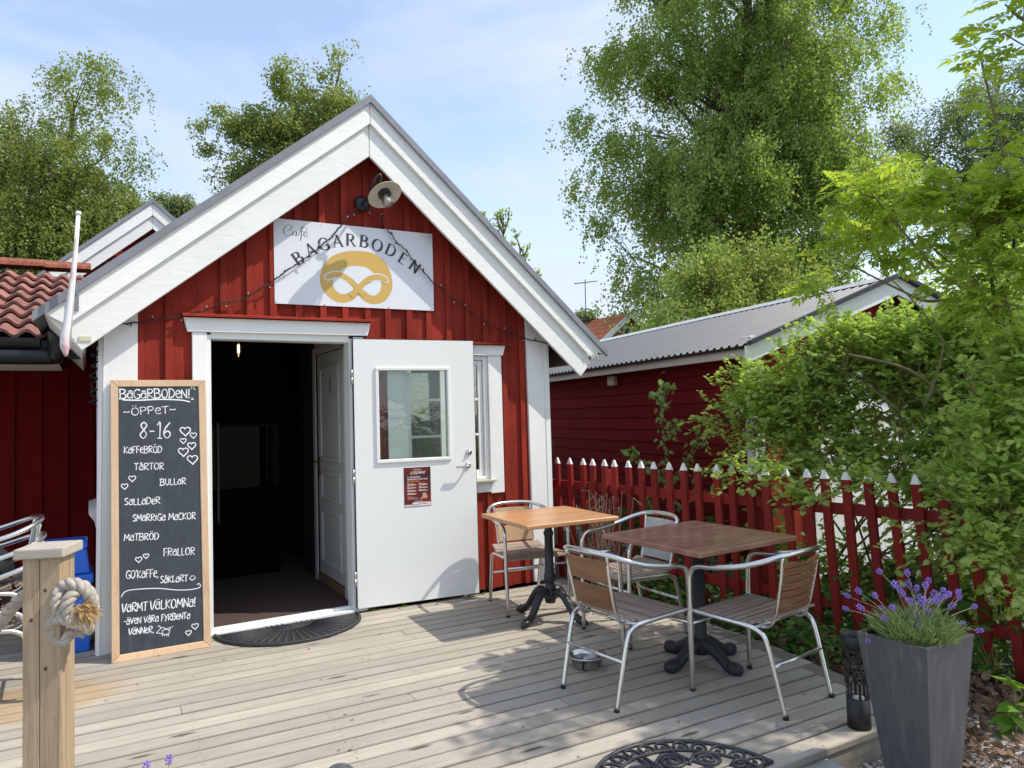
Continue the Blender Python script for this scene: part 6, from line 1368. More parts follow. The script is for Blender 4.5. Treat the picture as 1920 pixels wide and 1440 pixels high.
lb_ = [(120, 440, 170, 95), (40, 390, 120, 90), (95, 330, 140, 80, 0, 0.9), (40, 255, 80, 55, 0, 0.9), (140, 215, 85, 60, 0, 0.6), (110, 122, 48, 34, 0, 1.1), (60, 150, 36, 24, 0, .7), (170, 140, 50, 34, 0, .7), (175, 165, 50, 40, 0, 0.6), (230, 180, 34, 45, 0, 0.7), (235, 280, 50, 55, 0, 0.6), (268, 350, 34, 75, 0, 0.9), (200, 400, 90, 80), (-60, 300, 90, 120), (60, 500, 150, 60)]
tree('birch_tree', 'pale green birch with airy top behind the tiled annex at the left', ground_of(aD(130, 700, 22)), [tuple(ground_of(aD(130, 780, 22))), tuple(aD(133, 600, 22)), tuple(aD(130, 450, 22)), tuple(aD(128, 340, 22)), tuple(aD(134, 240, 22)), tuple(aD(140, 190, 22))],
     pxblobs(lb_, 22), 5000, 22, 0.088, LEAF_OLIVE, 1.1, 22, 0.20, nlimb=70, ntwig=1300, ncl=210, clr=0.21, spread=0.42)
mb_ = [(625, 140, 52, 40, 0, 0.4), (660, 160, 28, 40, 0, 0.4), (560, 175, 60, 42, 0, 0.45), (455, 232, 75, 30, 0, 0.8), (540, 240, 80, 45), (620, 225, 60, 50), (395, 235, 35, 25, 0, 0.5), (400, 270, 35, 18, 0, 0.5), (470, 330, 55, 28), (430, 350, 35, 22), (540, 310, 70, 40), (700, 210, 20, 20, 0, 0.3)]
tree('leafy_tree', 'loose crowned tree rising behind the left slope of the white gable', ground_of(aD(600, 700, 20)), [tuple(ground_of(aD(610, 780, 20))), tuple(aD(605, 600, 20)), tuple(aD(590, 420, 20)), tuple(aD(585, 300, 20)), tuple(aD(620, 200, 20)), tuple(aD(640, 120, 20))],
     pxblobs(mb_, 20), 2300, 16, 0.085, LEAF_OLIVE, 0.5, 23, 0.16, nlimb=60, ntwig=900, hangdir=0.7, ncl=120, clr=0.22)
tree('leafy_tree', 'small dark tree top between the rear gable and the white verge', ground_of(aD(335, 700, 26)), [tuple(ground_of(aD(338, 780, 26))), tuple(aD(336, 480, 26)), tuple(aD(334, 365, 26))], pxblobs([(330, 385, 32, 16), (310, 372, 18, 10), (345, 375, 18, 12)], 26), 260, 14, 0.10, LEAF_FAR, 0.4, 24, 0.10, nlimb=8, ntwig=80)
fb = [(1815, 235, 80, 60), (1760, 225, 50, 45), (1880, 180, 60, 60), (1900, 110, 50, 40), (1800, 170, 28, 22, 0, 0.5), (1850, 310, 110, 75), (1760, 300, 70, 60), (1930, 260, 60, 110), (1960, 180, 70, 100), (1900, 420, 140, 80)]
tree('birch_tree', 'distant grey green weeping birch at the upper right beyond the lime shrub', ground_of(aD(1850, 700, 34)), [tuple(ground_of(aD(1850, 780, 34))), tuple(aD(1848, 500, 34)), tuple(aD(1850, 300, 34)), tuple(aD(1880, 120, 34))], pxblobs(fb, 34), 3000, 18, 0.125, LEAF_FAR, 1.9, 25, 0.3, nlimb=36, ntwig=500)
tree('leafy_tree', 'thin distant tree between the big birch and the grey green birch', ground_of(aD(1695, 700, 40)), [tuple(ground_of(aD(1695, 780, 40))), tuple(aD(1694, 400, 40)), tuple(aD(1690, 240, 40))], pxblobs([(1690, 255, 34, 30), (1670, 240, 20, 14), (1705, 290, 24, 30)], 40), 300, 12, 0.13, LEAF_FAR, 0.9, 26, 0.14, nlimb=16, ntwig=150)
tree('leafy_tree', 'round leafy tree behind the big birch just above the lime shrub', ground_of(aD(1660, 700, 24)), [tuple(ground_of(aD(1660, 780, 24))), tuple(aD(1660, 500, 24)), tuple(aD(1655, 290, 24))], pxblobs([(1655, 330, 50, 45), (1690, 380, 60, 60), (1640, 420, 60, 60)], 24), 900, 14, 0.11, LEAF_LIME, 0.4, 27, 0.12, nlimb=16, ntwig=150, hangdir=0.4)
bb2 = [(1292, 566, 34, 36), (1330, 540, 80, 50), (1420, 525, 75, 50), (1290, 520, 45, 30), (1385, 490, 40, 26), (1455, 500, 50, 30), (1275, 512, 20, 24, 0, 0.6), (1500, 540, 60, 50), (1245, 600, 18, 18, 0, .7), (1340, 590, 90, 30), (1460, 560, 80, 40), (1330, 640, 140, 40)]
tree('lime_shrub', 'tall yellow green shrub growing right behind the shed roof', ground_of(aD(1370, 700, 15)), [tuple(ground_of(aD(1370, 780, 15))), tuple(aD(1368, 650, 15)), tuple(aD(1372, 560, 15)), tuple(aD(1380, 490, 15))], pxblobs([(a_[0], a_[1]+14)+tuple(a_[2:]) for a_ in bb2], 15), 2300, 12, 0.080, LEAF_BUSH, 0.38, 28, 0.07, nlimb=60, ntwig=500, hangdir=-0.9, cat='shrub', ncl=150, clr=0.22, up=0.4)
tree('leafy_tree', 'small round bush top beside the aerial behind the far chimney', ground_of(aD(1095, 700, 44)), [tuple(ground_of(aD(1096, 780, 44))), tuple(aD(1096, 640, 44)), tuple(aD(1096, 590, 44))], pxblobs([(1094, 596, 24, 11), (1160, 600, 22, 9)], 44), 220, 12, 0.20, LEAF_FAR, 0.4, 29, 0.08, nlimb=6, ntwig=20)
# sparse budding tree behind the right slope
bt = thing('budding_tree', 'thin budding tree tips poking above the right slope of the cafe roof', 'tree', ground_of(aD(950, 640, 13)))
mb = MB(); LV = []; r = np.random.default_rng(31)
for pts in ([(960, 620), (948, 500), (944, 440), (943, 400)], [(944, 440), (935, 420), (930, 402)], [(944, 438), (952, 415), (955, 395)], [(944, 425), (938, 410), (940, 398)], [(955, 560), (975, 480), (968, 445), (965, 440)], [(972, 482), (985, 475), (989, 462)], [(975, 520), (985, 490), (977, 465)], [(948, 470), (938, 440), (932, 430)], [(1000, 600), (1004, 520), (1012, 512)], [(930, 600), (918, 440), (912, 415)], [(920, 450), (908, 410), (905, 400)], [(965, 540), (957, 470), (960, 455)]):
    P = cr([aD(x, y, 13) for x, y in pts], 4); mb.tube(P, list(np.linspace(0.022, 0.009, len(P))), 5)
    for p in P[-7:]:
        for k_ in range(4): LV.append(np.array(p)+r.normal(0, 0.035, 3))
mb.build('trunk', BARK, bt); LV = np.array(LV); m = len(LV); r2 = r.normal(size=(m, 3))+np.array([0, 0, 0.8])
npmesh('crown', diamonds(LV, r2, r.normal(size=(m, 3)), r.uniform(.05, .11, m), r.uniform(.03, .055, m))-np.array(bt.location), np.arange(m*4).reshape(-1, 4), LEAF_LIME, bt, 'stuff')

# ---------------- leaf templates
def tmpl_lobed():
    o = [(0.0, 0.0), (0.06, 0.14), (-0.10, 0.40), (0.16, 0.28), (0.22, 0.56), (0.38, 0.30), (0.56, 0.50), (0.56, 0.26), (0.78, 0.30), (0.74, 0.14), (0.90, 0.10), (1.0, 0.0)]
    pts = o+[(x, -y) for x, y in reversed(o[1:-1])]; V = [(0.42, 0, 0.04)]+[(x, y, -0.30*abs(y)-0.16*x*x) for x, y in pts]; n = len(pts)
    return np.array(V, float), np.array([(0, 1+i, 1+(i+1) % n) for i in range(n)])
def tmpl_ovate():
    o = [(0.0, 0.0), (0.14, 0.22), (0.34, 0.31), (0.58, 0.26), (0.82, 0.12), (1.0, 0.0)]
    pts = o+[(x, -y) for x, y in reversed(o[1:-1])]; V = [(0.45, 0, 0.03)]+[(x, y, 0.20*abs(y)-0.22*x*x) for x, y in pts]; n = len(pts)
    return np.array(V, float), np.array([(0, 1+i, 1+(i+1) % n) for i in range(n)])
def tmpl_pinnate(nl=4):
    V = []; F = []
    def leaflet(p, d, L, w):
        d = d/np.linalg.norm(d); s = np.cross(d, [0, 0, 1.0]); s /= np.linalg.norm(s); b = len(V); dn = np.array([0, 0, -1.0])
        rows = [(0.0, 0.0), (0.22, 0.75), (0.50, 1.0), (0.78, 0.6), (1.0, 0.0)]
        for (t, q) in rows:
            c = p+d*L*t+dn*L*0.30*t*t
            if q == 0: V.append(c)
            else: V.append(c+s*w*q*0.5+dn*w*-0.12); V.append(c); V.append(c-s*w*q*0.5+dn*w*-0.12)
        F.extend([(b, b+1, b+2), (b, b+2, b+3), (b+1, b+4, b+5), (b+1, b+5, b+2), (b+2, b+5, b+6), (b+2, b+6, b+3), (b+4, b+7, b+8), (b+4, b+8, b+5), (b+5, b+8, b+9), (b+5, b+9, b+6), (b+7, b+10, b+8), (b+8, b+10, b+9)])
    ax_ = lambda t: np.array([t, 0, -0.30*t*t])
    for i in range(nl):
        t = 0.22+0.66*i/(nl-1); p = ax_(t); L = 0.46*(1-0.45*abs(t-0.5)); 
        for s in (-1, 1): leaflet(p, np.array([0.75, s, 0.05]), L, 0.19)
    leaflet(ax_(0.90), np.array([1, 0, -0.3]), 0.42, 0.20)
    b = len(V); 
    for t in (0, 0.45, 0.9):
        c = ax_(t); V.append(c+np.array([0, 0.008, 0])); V.append(c-np.array([0, 0.008, 0]))
    F.extend([(b, b+2, b+3), (b, b+3, b+1), (b+2, b+4, b+5), (b+2, b+5, b+3)])
    return np.array(V, float), np.array(F)
def inst(tm, P, X, Z, s):
    V, F = tm; X = unit(X); Y = unit(np.cross(Z, X)); Zz = np.cross(X, Y); s = np.asarray(s)[:, None, None]
    W = P[:, None, :]+s*(V[None, :, 0:1]*X[:, None, :]+V[None, :, 1:2]*Y[:, None, :]+V[None, :, 2:3]*Zz[:, None, :])
    FF = F[None]+(np.arange(len(P))*len(V))[:, None, None]; return W.reshape(-1, 3), FF.reshape(-1, F.shape[1])
_tm = {}
def tmesh_of(tm, key, mat):
    if key not in _tm:
        me = bpy.data.meshes.new(key); me.from_pydata([tuple(v) for v in tm[0]], [], [tuple(int(i) for i in f) for f in tm[1]]); me.materials.append(mat); _tm[key] = me
    return _tm[key]
def leaves(parent, tm, key, mat, P, X, Z, s, nind=300, name='leaf'):
    """the leaves nearest the camera as objects of their own, the rest joined as one part"""
    P = np.asarray(P); s = np.asarray(s); d = np.linalg.norm(P-EYEV, axis=1)/s; o_ = np.argsort(d); ii, jj = o_[:nind], o_[nind:]  # noqa
    me = tmesh_of(tm, key, mat); X = unit(X); Y = unit(np.cross(Z, X)); Z2 = np.cross(X, Y); L0 = np.array(parent.location)
    for i in ii:
        o = bpy.data.objects.new(name, me); C.objects.link(o); o.parent = parent; R_ = Matrix((X[i], Y[i], Z2[i])).transposed()
        o.location = tuple(P[i]-L0); o.rotation_euler = R_.to_euler(); o.scale = (s[i],)*3
    if len(jj): V, F = inst(tm, P[jj]-L0, X[jj], Z[jj], s[jj]); npmesh('foliage', V, F, mat, parent, 'stuff')
T_LOB, T_OVA, T_PIN = tmpl_lobed(), tmpl_ovate(), tmpl_pinnate()

# ---------------- the currant-like shrub leaning over the fence
def shrub(name, label, blobs, base_pts, ntw, tm, key, mat, lsize, per, seed, nind=300, twl=(0.14, 0.32), stem=TWIG, upb=0.25, nst=26, extra=None):
    r = np.random.default_rng(seed); B = np.mean(base_pts, 0); t = thing(name, label, 'shrub', tuple(B)); mb = MB()
    A, Cn = blob_pts(blobs, ntw, r, 0.55); E_, _ = blob_pts(blobs, nst, r, 0.9); SP = []
    for e in E_:
        s = base_pts[r.integers(len(base_pts))]+r.normal(0, 0.06, 3)*np.array([1, 1, 0]); mid = s*0.5+e*0.5+np.array([0, 0, 0.35*(e[2]-s[2])]); bz = bezier(s, mid, e, 12)
        mb.tube([Vector(tuple(p)) for p in bz], list(np.linspace(0.011, 0.003, 12)), 5, caps=False); SP.append(bz[4:])
    for P_ in (extra or []): Q = cr([Vector(tuple(p)) for p in P_], 5); mb.tube(Q, list(np.linspace(0.012, 0.005, len(Q))), 6); SP.append(np.array([tuple(q) for q in Q]))
    SP = np.concatenate(SP); P = []; X = []; Z = []; sc = []
    for i in range(ntw):
        a = A[i]; d = ((SP-a)**2).sum(1); s = SP[int(np.argmin(d))]; dr = unit(unit(a-s+1e-6)*0.7+r.normal(0, 0.5, 3)+np.array([0, 0, upb])); Lt = r.uniform(*twl); e = a+dr*Lt-np.array([0, 0, 0.06])*Lt/0.2
        if i % 2 == 0 and np.linalg.norm(a-s) < 0.28: mb.tube([Vector(tuple(s)), Vector(tuple((s+a)/2+r.normal(0, 0.01, 3))), Vector(tuple(a)), Vector(tuple(e))], [0.004, 0.0032, 0.0025, 0.0014], 3, caps=False, smooth=False)
        side = unit(np.cross(dr, np.array([0, 0, 1.0]))); nk = per
        for k_ in range(nk):
            f = (k_+0.6)/nk; sg = 1 if k_ % 2 else -1; p = a+(e-a)*f; P.append(p+side*sg*0.008); X.append(dr*0.65+side*sg*0.9*(1-0.6*f)+r.normal(0, 0.25, 3)-np.array([0, 0, 0.15])); Z.append(np.array([0, 0, 1.0])+r.normal(0, 0.42, 3)); sc.append(r.uniform(0.6, 1.2)*lsize)
    mb.build('stems', stem, t, kind='stuff'); leaves(t, tm, key, mat, P, np.array(X), np.array(Z), sc, nind); return t
def db(lst): return [(np.array(aD(x, y, d)), (rr_, rr_*0.75, rr_*q), w__) for (x, y, d, rr_, q, w__) in lst]
cb = db([(1365, 790, 6.2, .26, .6, .7), (1345, 850, 6.0, .16, .6, .6), (1410, 730, 6.1, .30, .7, .9), (1480, 735, 5.9, .36, .7, 1), (1560, 690, 5.7, .36, .7, 1), (1650, 672, 5.5, .38, .65, 1), (1745, 690, 5.3, .38, .7, 1), (1850, 660, 5.1, .45, .8, 1), (1460, 800, 5.9, .40, .8, .8), (1540, 790, 5.7, .42, .8, .8), (1650, 740, 5.6, .40, .7, .7), (1760, 740, 5.3, .42, .8, .8), (1860, 780, 4.9, .45, .9, 1.1), (1500, 880, 5.6, .34, .6, .8), (1590, 890, 5.3, .30, .6, .45), (1700, 860, 5.2, .34, .7, .5), (1800, 880, 4.9, .40, .8, 1.1), (1900, 880, 4.5, .40, 1, 1.2), (1780, 980, 4.7, .30, .7, .8), (1870, 1000, 4.3, .30, .9, .8), (1640, 960, 5.0, .16, .6, .4), (1540, 960, 5.2, .12, .6, .4), (1900, 1100, 4.2, .20, .8, .6), (1480, 1010, 5.6, .22, .8, .5), (1580, 1060, 5.2, .24, .8, .6), (1690, 1070, 5.0, .26, .8, .7), (1790, 1110, 4.8, .26, .8, .7), (1450, 940, 5.7, .2, .8, .4), (1640, 830, 5.5, .35, .8, .5), (1905, 690, 3.95, .20, 1, 2.5), (1885, 800, 3.95, .22, 1, 2.5), (1905, 900, 3.85, .22, 1, 2.5), (1870, 990, 3.85, .18, 1, 3), (1800, 920, 4.05, .15, .8, 3), (1850, 930, 3.9, .15, .8, 3), (1450, 880, 5.0, .10, .8, 3), (1530, 935, 4.75, .11, .8, 3), (1620, 905, 4.5, .09, .8, 3), (1740, 1000, 4.2, .09, .9, 3), (1380, 880, 5.35, .12, .6, 3), (1690, 930, 4.3, .08, .8, 3), (1910, 1060, 3.7, .12, 1, 3), (1560, 655, 5.6, .26, .7, 1), (1655, 635, 5.5, .26, .7, 1), (1735, 635, 5.3, .26, .7, 1), (1590, 615, 5.5, .16, .5, 1.2), (1500, 660, 5.7, .2, .6, 1), (1680, 590, 5.5, .12, .5, 1), (1760, 600, 5.2, .14, .5, 1)])
bases = np.array([[4.75, 3.6, -0.12], [4.9, 3.0, -0.12], [5.0, 2.4, -0.12], [5.1, 1.9, -0.12], [5.2, 2.9, -0.12]])
ext = [[aD(1590, 665, 5.0), aD(1700, 692, 4.9), aD(1770, 745, 4.8), aD(1850, 830, 4.6), aD(1900, 930, 4.5), aD(1930, 1080, 4.5)], [aD(1920, 770, 4.6), aD(1860, 800, 4.7), aD(1800, 840, 4.8), aD(1700, 860, 4.9)], [aD(1735, 760, 4.6), aD(1760, 690, 4.7), aD(1770, 640, 4.7)]]
shrub('large_shrub', 'large spreading green shrub with toothed leaves leaning over the picket fence', cb, bases, 4700, T_LOB, 'toothed_leaf', LEAF_SHRUB, 0.047, 9, 41, extra=ext)
# ---------------- lime green rowan-like shrub with feather leaves
pb = db([(1600, 370, 4.4, .13, .7, .8), (1650, 330, 4.3, .14, .6, .8), (1700, 310, 4.3, .12, .6, .8), (1660, 400, 4.4, .22, .7, 1), (1740, 400, 4.2, .22, .7, 1), (1800, 350, 4.2, .16, .6, 1), (1840, 420, 4.1, .26, .9, 1), (1900, 400, 4.0, .25, 1.2, 1.1), (1560, 520, 4.6, .17, .5, .8), (1620, 480, 4.5, .22, .6, 1), (1710, 480, 4.4, .18, .6, .8), (1790, 500, 4.2, .22, .7, 1), (1870, 540, 4.0, .25, .8, 1), (1540, 560, 4.8, .10, .5, .5), (1910, 600, 3.9, .16, 1, .6), (1880, 300, 4.1, .10, .8, .8)])
ext = [[aD(1905, 1180, 4.2), aD(1890, 900, 4.1), aD(1885, 760, 4.1), aD(1872, 600, 4.1), aD(1830, 555, 4.15), aD(1760, 510, 4.2), aD(1690, 430, 4.3), aD(1640, 370, 4.3)],
       [aD(1885, 700, 4.1), aD(1880, 600, 4.1), aD(1905, 420, 4.1), aD(1890, 330, 4.1), aD(1868, 230, 4.1), aD(1848, 150, 4.1), aD(1836, 95, 4.1)],
       [aD(1876, 610, 4.1), aD(1820, 560, 4.2), aD(1740, 565, 4.3), aD(1690, 545, 4.4), aD(1600, 500, 4.5)], [aD(1888, 720, 4.1), aD(1850, 480, 4.1), aD(1800, 400, 4.2), aD(1780, 340, 4.2)], [aD(1920, 700, 4.0), aD(1850, 560, 4.1), aD(1720, 440, 4.3)]]
sh2 = shrub('feather_leaf_shrub', 'lime green shrub with feathery divided leaves at the right edge', pb, np.array([[4.55, 1.75, -0.12], [4.62, 1.6, -0.12]]), 215, T_PIN, 'feather_leaf', LEAF_LIME, 0.118, 4, 43, nind=300, twl=(0.06, 0.16), stem=TWIG, upb=0.5, nst=4, extra=ext)
def rosettes(parent, pts, n, size, seed, key='feather_leaf', tm=T_PIN, mat=LEAF_LIME):
    r = np.random.default_rng(seed); P = []; X = []; Z = []; s = []
    for (x, y, d) in pts:
        c = np.array(aD(x, y, d)); a0 = r.uniform(0, 6)
        for k_ in range(n): a = a0+k_*2.4; P.append(c+r.normal(0, 0.01, 3)); X.append([math.cos(a), math.sin(a), r.uniform(-0.1, 0.5)]); Z.append(np.array([0, 0, 1.])+r.normal(0, .2, 3)); s.append(size*r.uniform(.7, 1.15))
    leaves(parent, tm, key, mat, P, np.array(X), np.array(Z), s, nind=10**6)
rosettes(sh2, [(1836, 92, 4.1), (1842, 130, 4.1), (1850, 165, 4.1), (1860, 205, 4.1), (1868, 245, 4.1), (1880, 290, 4.1), (1642, 365, 4.3), (1700, 300, 4.3), (1600, 350, 4.4), (1780, 335, 4.2)], 4, 0.17, 44)

# ---------------- tall tree outside the right edge, its twigs enter the frame and its crown shades the deck
tt_ = thing('ash_tree', 'tall feather leaved tree reaching in from beyond the upper right corner', 'tree', (6.3, 0.6, -0.15)); r = np.random.default_rng(51)
gb = [(2.15, 3.25, .38, 4.6, 1.0), (2.75, 3.05, .62, 4.8, 1.3), (3.35, 2.75, .65, 5.0, 1.3), (3.0, 3.65, .45, 4.7, 0.8), (2.55, 2.45, .40, 4.9, 0.7), (3.4, 2.15, .45, 5.0, 1.0), (1.75, 2.95, .28, 4.7, 0.6), (3.75, 3.3, .5, 4.9, 1.0), (1.95, 2.35, .22, 4.9, .35), (3.9, 2.5, .5, 5.2, 1)]
P = []; mb = MB(); tr0 = Vector((6.3, 0.6, -0.15)); crown_c = Vector((6.1, 0.8, 4.9))
mb.tube(cr([tr0, (6.32, 0.62, 1.5), (6.25, 0.66, 3.2), (6.2, 0.7, 4.4), (6.15, 0.75, 5.6)], 5), list(np.linspace(0.11, 0.03, 21)), 10)
for gx, gy_, rg, h, wg in gb:
    c = np.array([gx+0.66*h, gy_-0.41*h, h]); st_ = np.array([6.22, 0.68, h-0.8-r.uniform(0, .5)]); bz = bezier(st_, (st_+c)/2+np.array([0, 0, .3]), c, 8); mb.tube([Vector(tuple(p)) for p in bz], list(np.linspace(0.03, 0.008, 8)), 5)
    m = int(1350*wg*(rg/0.5)**2); d = unit(r.normal(size=(m, 3)))*(r.uniform(0, 1, m)**0.42)[:, None]*np.array([rg, rg, rg*0.7]); P.append(c+d)
mb.tube(cr([Vector((6.2, 0.7, 4.0)), Vector((5.3, 1.2, 3.9)), aD(2000, 60, 3.9), aD(1925, 40, 3.9), aD(1884, 8, 3.9)], 5), list(np.linspace(0.03, 0.004, 21)), 6)
mb.tube(cr([aD(2000, 60, 3.9), aD(1940, 90, 3.9), aD(1880, 62, 3.9)], 5), 0.004, 5)
mb.build('trunk', BARK, tt_); P = np.concatenate(P); m = len(P); D = r.normal(size=(m, 3))*np.array([1, 1, .4]); sz = r.uniform(0.05, 0.10, m)
npmesh('crown', diamonds(P, D, r.normal(size=(m, 3))*0.5+np.array([0, 0, 1.]), sz, sz*0.5)-np.array(tt_.location), np.arange(m*4).reshape(-1, 4), LEAF_LIME, tt_, 'stuff')
rosettes(tt_, [(1886, 8, 3.9), (1905, 30, 3.9), (1880, 62, 3.9), (1925, 45, 3.9), (1915, 85, 3.9), (1900, -20, 3.9)], 4, 0.17, 52)

# ---------------- birch sapling against the shed wall
sap = thing('birch_sapling', 'young birch sapling with small heart shaped leaves against the shaded red shed wall', 'plant', tuple(aZ(1262, 1090, -0.13)))
r = np.random.default_rng(61); dS = 7.0; stems = [[(1262, 1085), (1258, 1000), (1250, 900), (1245, 820), (1238, 760), (1240, 718)], [(1252, 900), (1220, 880), (1190, 850), (1176, 842)], [(1250, 905), (1285, 870), (1300, 835), (1310, 812)], [(1246, 820), (1262, 800), (1268, 790)], [(1238, 760), (1225, 730)], [(1240, 770), (1250, 730), (1246, 720)], [(1256, 960), (1290, 940), (1310, 920)], [(1257, 980), (1225, 950), (1210, 930)]]
mb = MB(); P = []; X = []; s = []
for st_ in stems:
    Q = cr([aD(x, y, dS) for x, y in st_], 6); mb.tube(Q, list(np.linspace(0.006, 0.0018, len(Q))), 5)
    for q in Q[2:]:
        for k_ in range(3 if len(st_) > 4 else 3): P.append(np.array(q)+r.normal(0, 0.035, 3)); X.append(np.array([r.normal(0, .7), r.normal(0, .7), -0.7])); s.append(r.uniform(0.045, 0.075))
mb.build('stem', BARK, sap); Z = r.normal(size=(len(P), 3))*0.6+np.array([-0.6, -0.5, 0.5]); LEAF_SAP = leafmat('sapling_leaf', ((0.12, 0.22, 0.05), (0.22, 0.34, 0.09), (0.38, 0.46, 0.16)), 0.45)
leaves(sap, T_OVA, 'heart_leaf', LEAF_SAP, P, np.array(X), Z, s, 300)

# ---------------- ground layer
def scatter(name, kind_label, n, area, zr, tm, mat, size, seed, lift=0.5, cat=None):
    r = np.random.default_rng(seed); (x0, x1), (y0, y1) = area; P = np.stack([r.uniform(x0, x1, n), r.uniform(y0, y1, n), np.zeros(n)], 1)
    clump = np.sin(P[:, 0]*7.3+1.2)*np.sin(P[:, 1]*5.1+seed)+r.normal(0, 0.5, n); P = P[clump > -0.3]; m = len(P); P[:, 2] = -0.12+r.uniform(0, 1, m)**1.3*zr
    X = np.stack([r.normal(0, 1, m), r.normal(0, 1, m), r.normal(0, lift*0.5, m)], 1); Z = np.array([0, 0, 1.])+r.normal(0, lift, (m, 3)); V, F = inst(tm, P, X, Z, r.uniform(.6, 1.3, m)*size)
    o = npmesh(name, V, F, mat, None, 'stuff'); o['label'] = kind_label; return o
scatter('ground_cover', 'green ground elder filling the bed between deck and fence', 2300, ((3.74, 4.55), (2.75, 5.4)), 0.26, T_OVA, LEAF_GROUND, 0.065, 71)
scatter('ground_cover', 'green undergrowth behind the picket fence', 5200, ((4.35, 5.5), (1.2, 6.5)), 0.55, T_OVA, LEAF_GROUND, 0.085, 72)
scatter('leaf_litter', 'dry brown leaf litter between the deck edge and the fence', 4200, ((3.52, 4.45), (1.9, 3.6)), 0.05, T_OVA, LEAF_DRY, 0.060, 73, lift=1.0)
scatter('leaf_litter', 'dry brown leaf litter in front of the fence near the planter', 1500, ((3.2, 4.7), (1.2, 2.1)), 0.03, T_OVA, LEAF_DRY, 0.045, 74, lift=1.0)
# stones
r = np.random.default_rng(75); n = 5200; P = np.stack([r.uniform(2.4, 4.8, n), r.uniform(0.9, 2.15, n), np.full(n, -0.14)], 1)
ico = np.array([(0, 0, 1), (0.9, 0, 0.2), (0.3, 0.85, 0.2), (-0.75, 0.5, 0.25), (-0.7, -0.55, 0.2), (0.3, -0.85, 0.15), (0, 0, -0.6)], float); fi = np.array([(0, 1, 2), (0, 2, 3), (0, 3, 4), (0, 4, 5), (0, 5, 1), (6, 2, 1), (6, 3, 2), (6, 4, 3), (6, 5, 4), (6, 1, 5)])
X = r.normal(size=(n, 3))*np.array([1, 1, .3]); V, F = inst((ico*np.array([1, .8, .55]), fi), P, X, np.array([0, 0, 1.])+r.normal(0, .25, (n, 3)), r.uniform(.004, .013, n)*(1+2*(r.uniform(0, 1, n) > .96)))
STONE = leafmat('gravel_stone', ((0.12, 0.12, 0.12), (0.33, 0.31, 0.29), (0.62, 0.60, 0.57)), 0.0, rough=0.9, patch=30); o = npmesh('gravel_stones', V, F, STONE, None, 'stuff'); o['label'] = 'loose grey gravel stones around the planter'
# bits blown onto the deck, and the screw heads in the boards
r = np.random.default_rng(77); n = 230; P = np.stack([r.uniform(-0.2, 3.5, n), r.uniform(2.3, 5.3, n), np.full(n, 0.004)], 1); P = P[r.uniform(0, 1, n) < 0.35+0.2*P[:, 0]]; m = len(P)
V, F = inst(T_OVA, P, np.stack([r.normal(0, 1, m), r.normal(0, 1, m), r.normal(0, .08, m)], 1), np.array([0, 0, 1.])+r.normal(0, .15, (m, 3)), r.uniform(.008, .022, m)); o = npmesh('deck_litter', V, F, LEAF_DRY, None, 'stuff'); o['label'] = 'tiny dry leaves and twigs scattered over the deck boards'
mb = MB(); k = 0
for row in range(nrow):
    nn = n0+row*ROW+BW/2
    for s_ in np.arange(-3.9, 3.5, 0.6):
        for q in (-0.03, 0.03):
            p = dpt(s_+r.normal(0, .006), nn+q, 0.0022); mb.add([p+Vector((0.0045*math.cos(a), 0.0045*math.sin(a), 0)) for a in np.linspace(0, 2*PI, 7)[:-1]], [(0, 1, 2, 3, 4, 5)])
mb.build('screw_heads', simple('rusty_screw', (0.30, 0.26, 0.21), 0.6, 0.2), deck, kind='stuff')
# dry stalks at the house corner
ds = thing('dry_stalks', 'bundle of dry brown stalks growing by the right corner of the house', 'plant', (3.86, 5.0, -0.12)); n = 150; r = np.random.default_rng(76); a = r.uniform(0, 2*PI, n)
mb = MB()
for i in range(90):
    b_ = Vector((3.86+r.normal(0, .06), 5.0+r.normal(0, .10), -0.12)); h = r.uniform(.3, .95); e = b_+Vector((r.normal(0, .09), r.normal(0, .12), h)); mb.tube([b_, (b_+e)/2+Vector((r.normal(0, .03), r.normal(0, .03), .05)), e, e+Vector((r.normal(0, .05), r.normal(0, .06), -r.uniform(0, .1)))], 0.0028, 3, smooth=False)
mb.build('stalks', DRYTWIG, ds, kind='stuff')
# weeds in the right foreground, each large leaf its own part
def weed(name, label, specs, tm, key, mat, cat='plant'):
    c = np.mean([np.array(aD(x, y, d)) for x, y, d, *_ in specs], 0); t = thing(name, label, cat, (c[0], c[1], -0.14)); mb = MB(); L0 = np.array(t.location)
    for (x, y, d, ang, L, up) in specs:
        p = np.array(aD(x, y, d)); a = rad(ang); hor = np.array([math.cos(a), math.sin(a), 0]); Xv = Vector(tuple(hor*1.0+np.array([0, 0, up]))).normalized(); Zv = Vector((0.1, -0.25, 1)); Yv = Zv.cross(Xv).normalized(); Zv = Xv.cross(Yv)
        o = bpy.data.objects.new('leaf', tmesh_of(tm, key, mat)); C.objects.link(o); o.parent = t; o.location = tuple(p-L0); o.rotation_euler = Matrix((Xv, Yv, Zv)).transposed().to_euler(); o.scale = (L, L*0.9, L)
        mb.tube(cr([Vector((c[0]+random.uniform(-.04, .04), c[1]+random.uniform(-.04, .04), -0.14)), (Vector(tuple(p))+Vector((c[0], c[1], -0.1)))/2+Vector((0, 0, .02)), Vector(tuple(p))], 4), 0.0028, 4)
    mb.build('stems', GREENSTEM, t); return t
rr = random.Random(81)
LEAF_DOCK = leafmat('dock_leaf', ((0.10, 0.22, 0.02), (0.16, 0.30, 0.035), (0.24, 0.38, 0.05)), 0.4, patch=5)
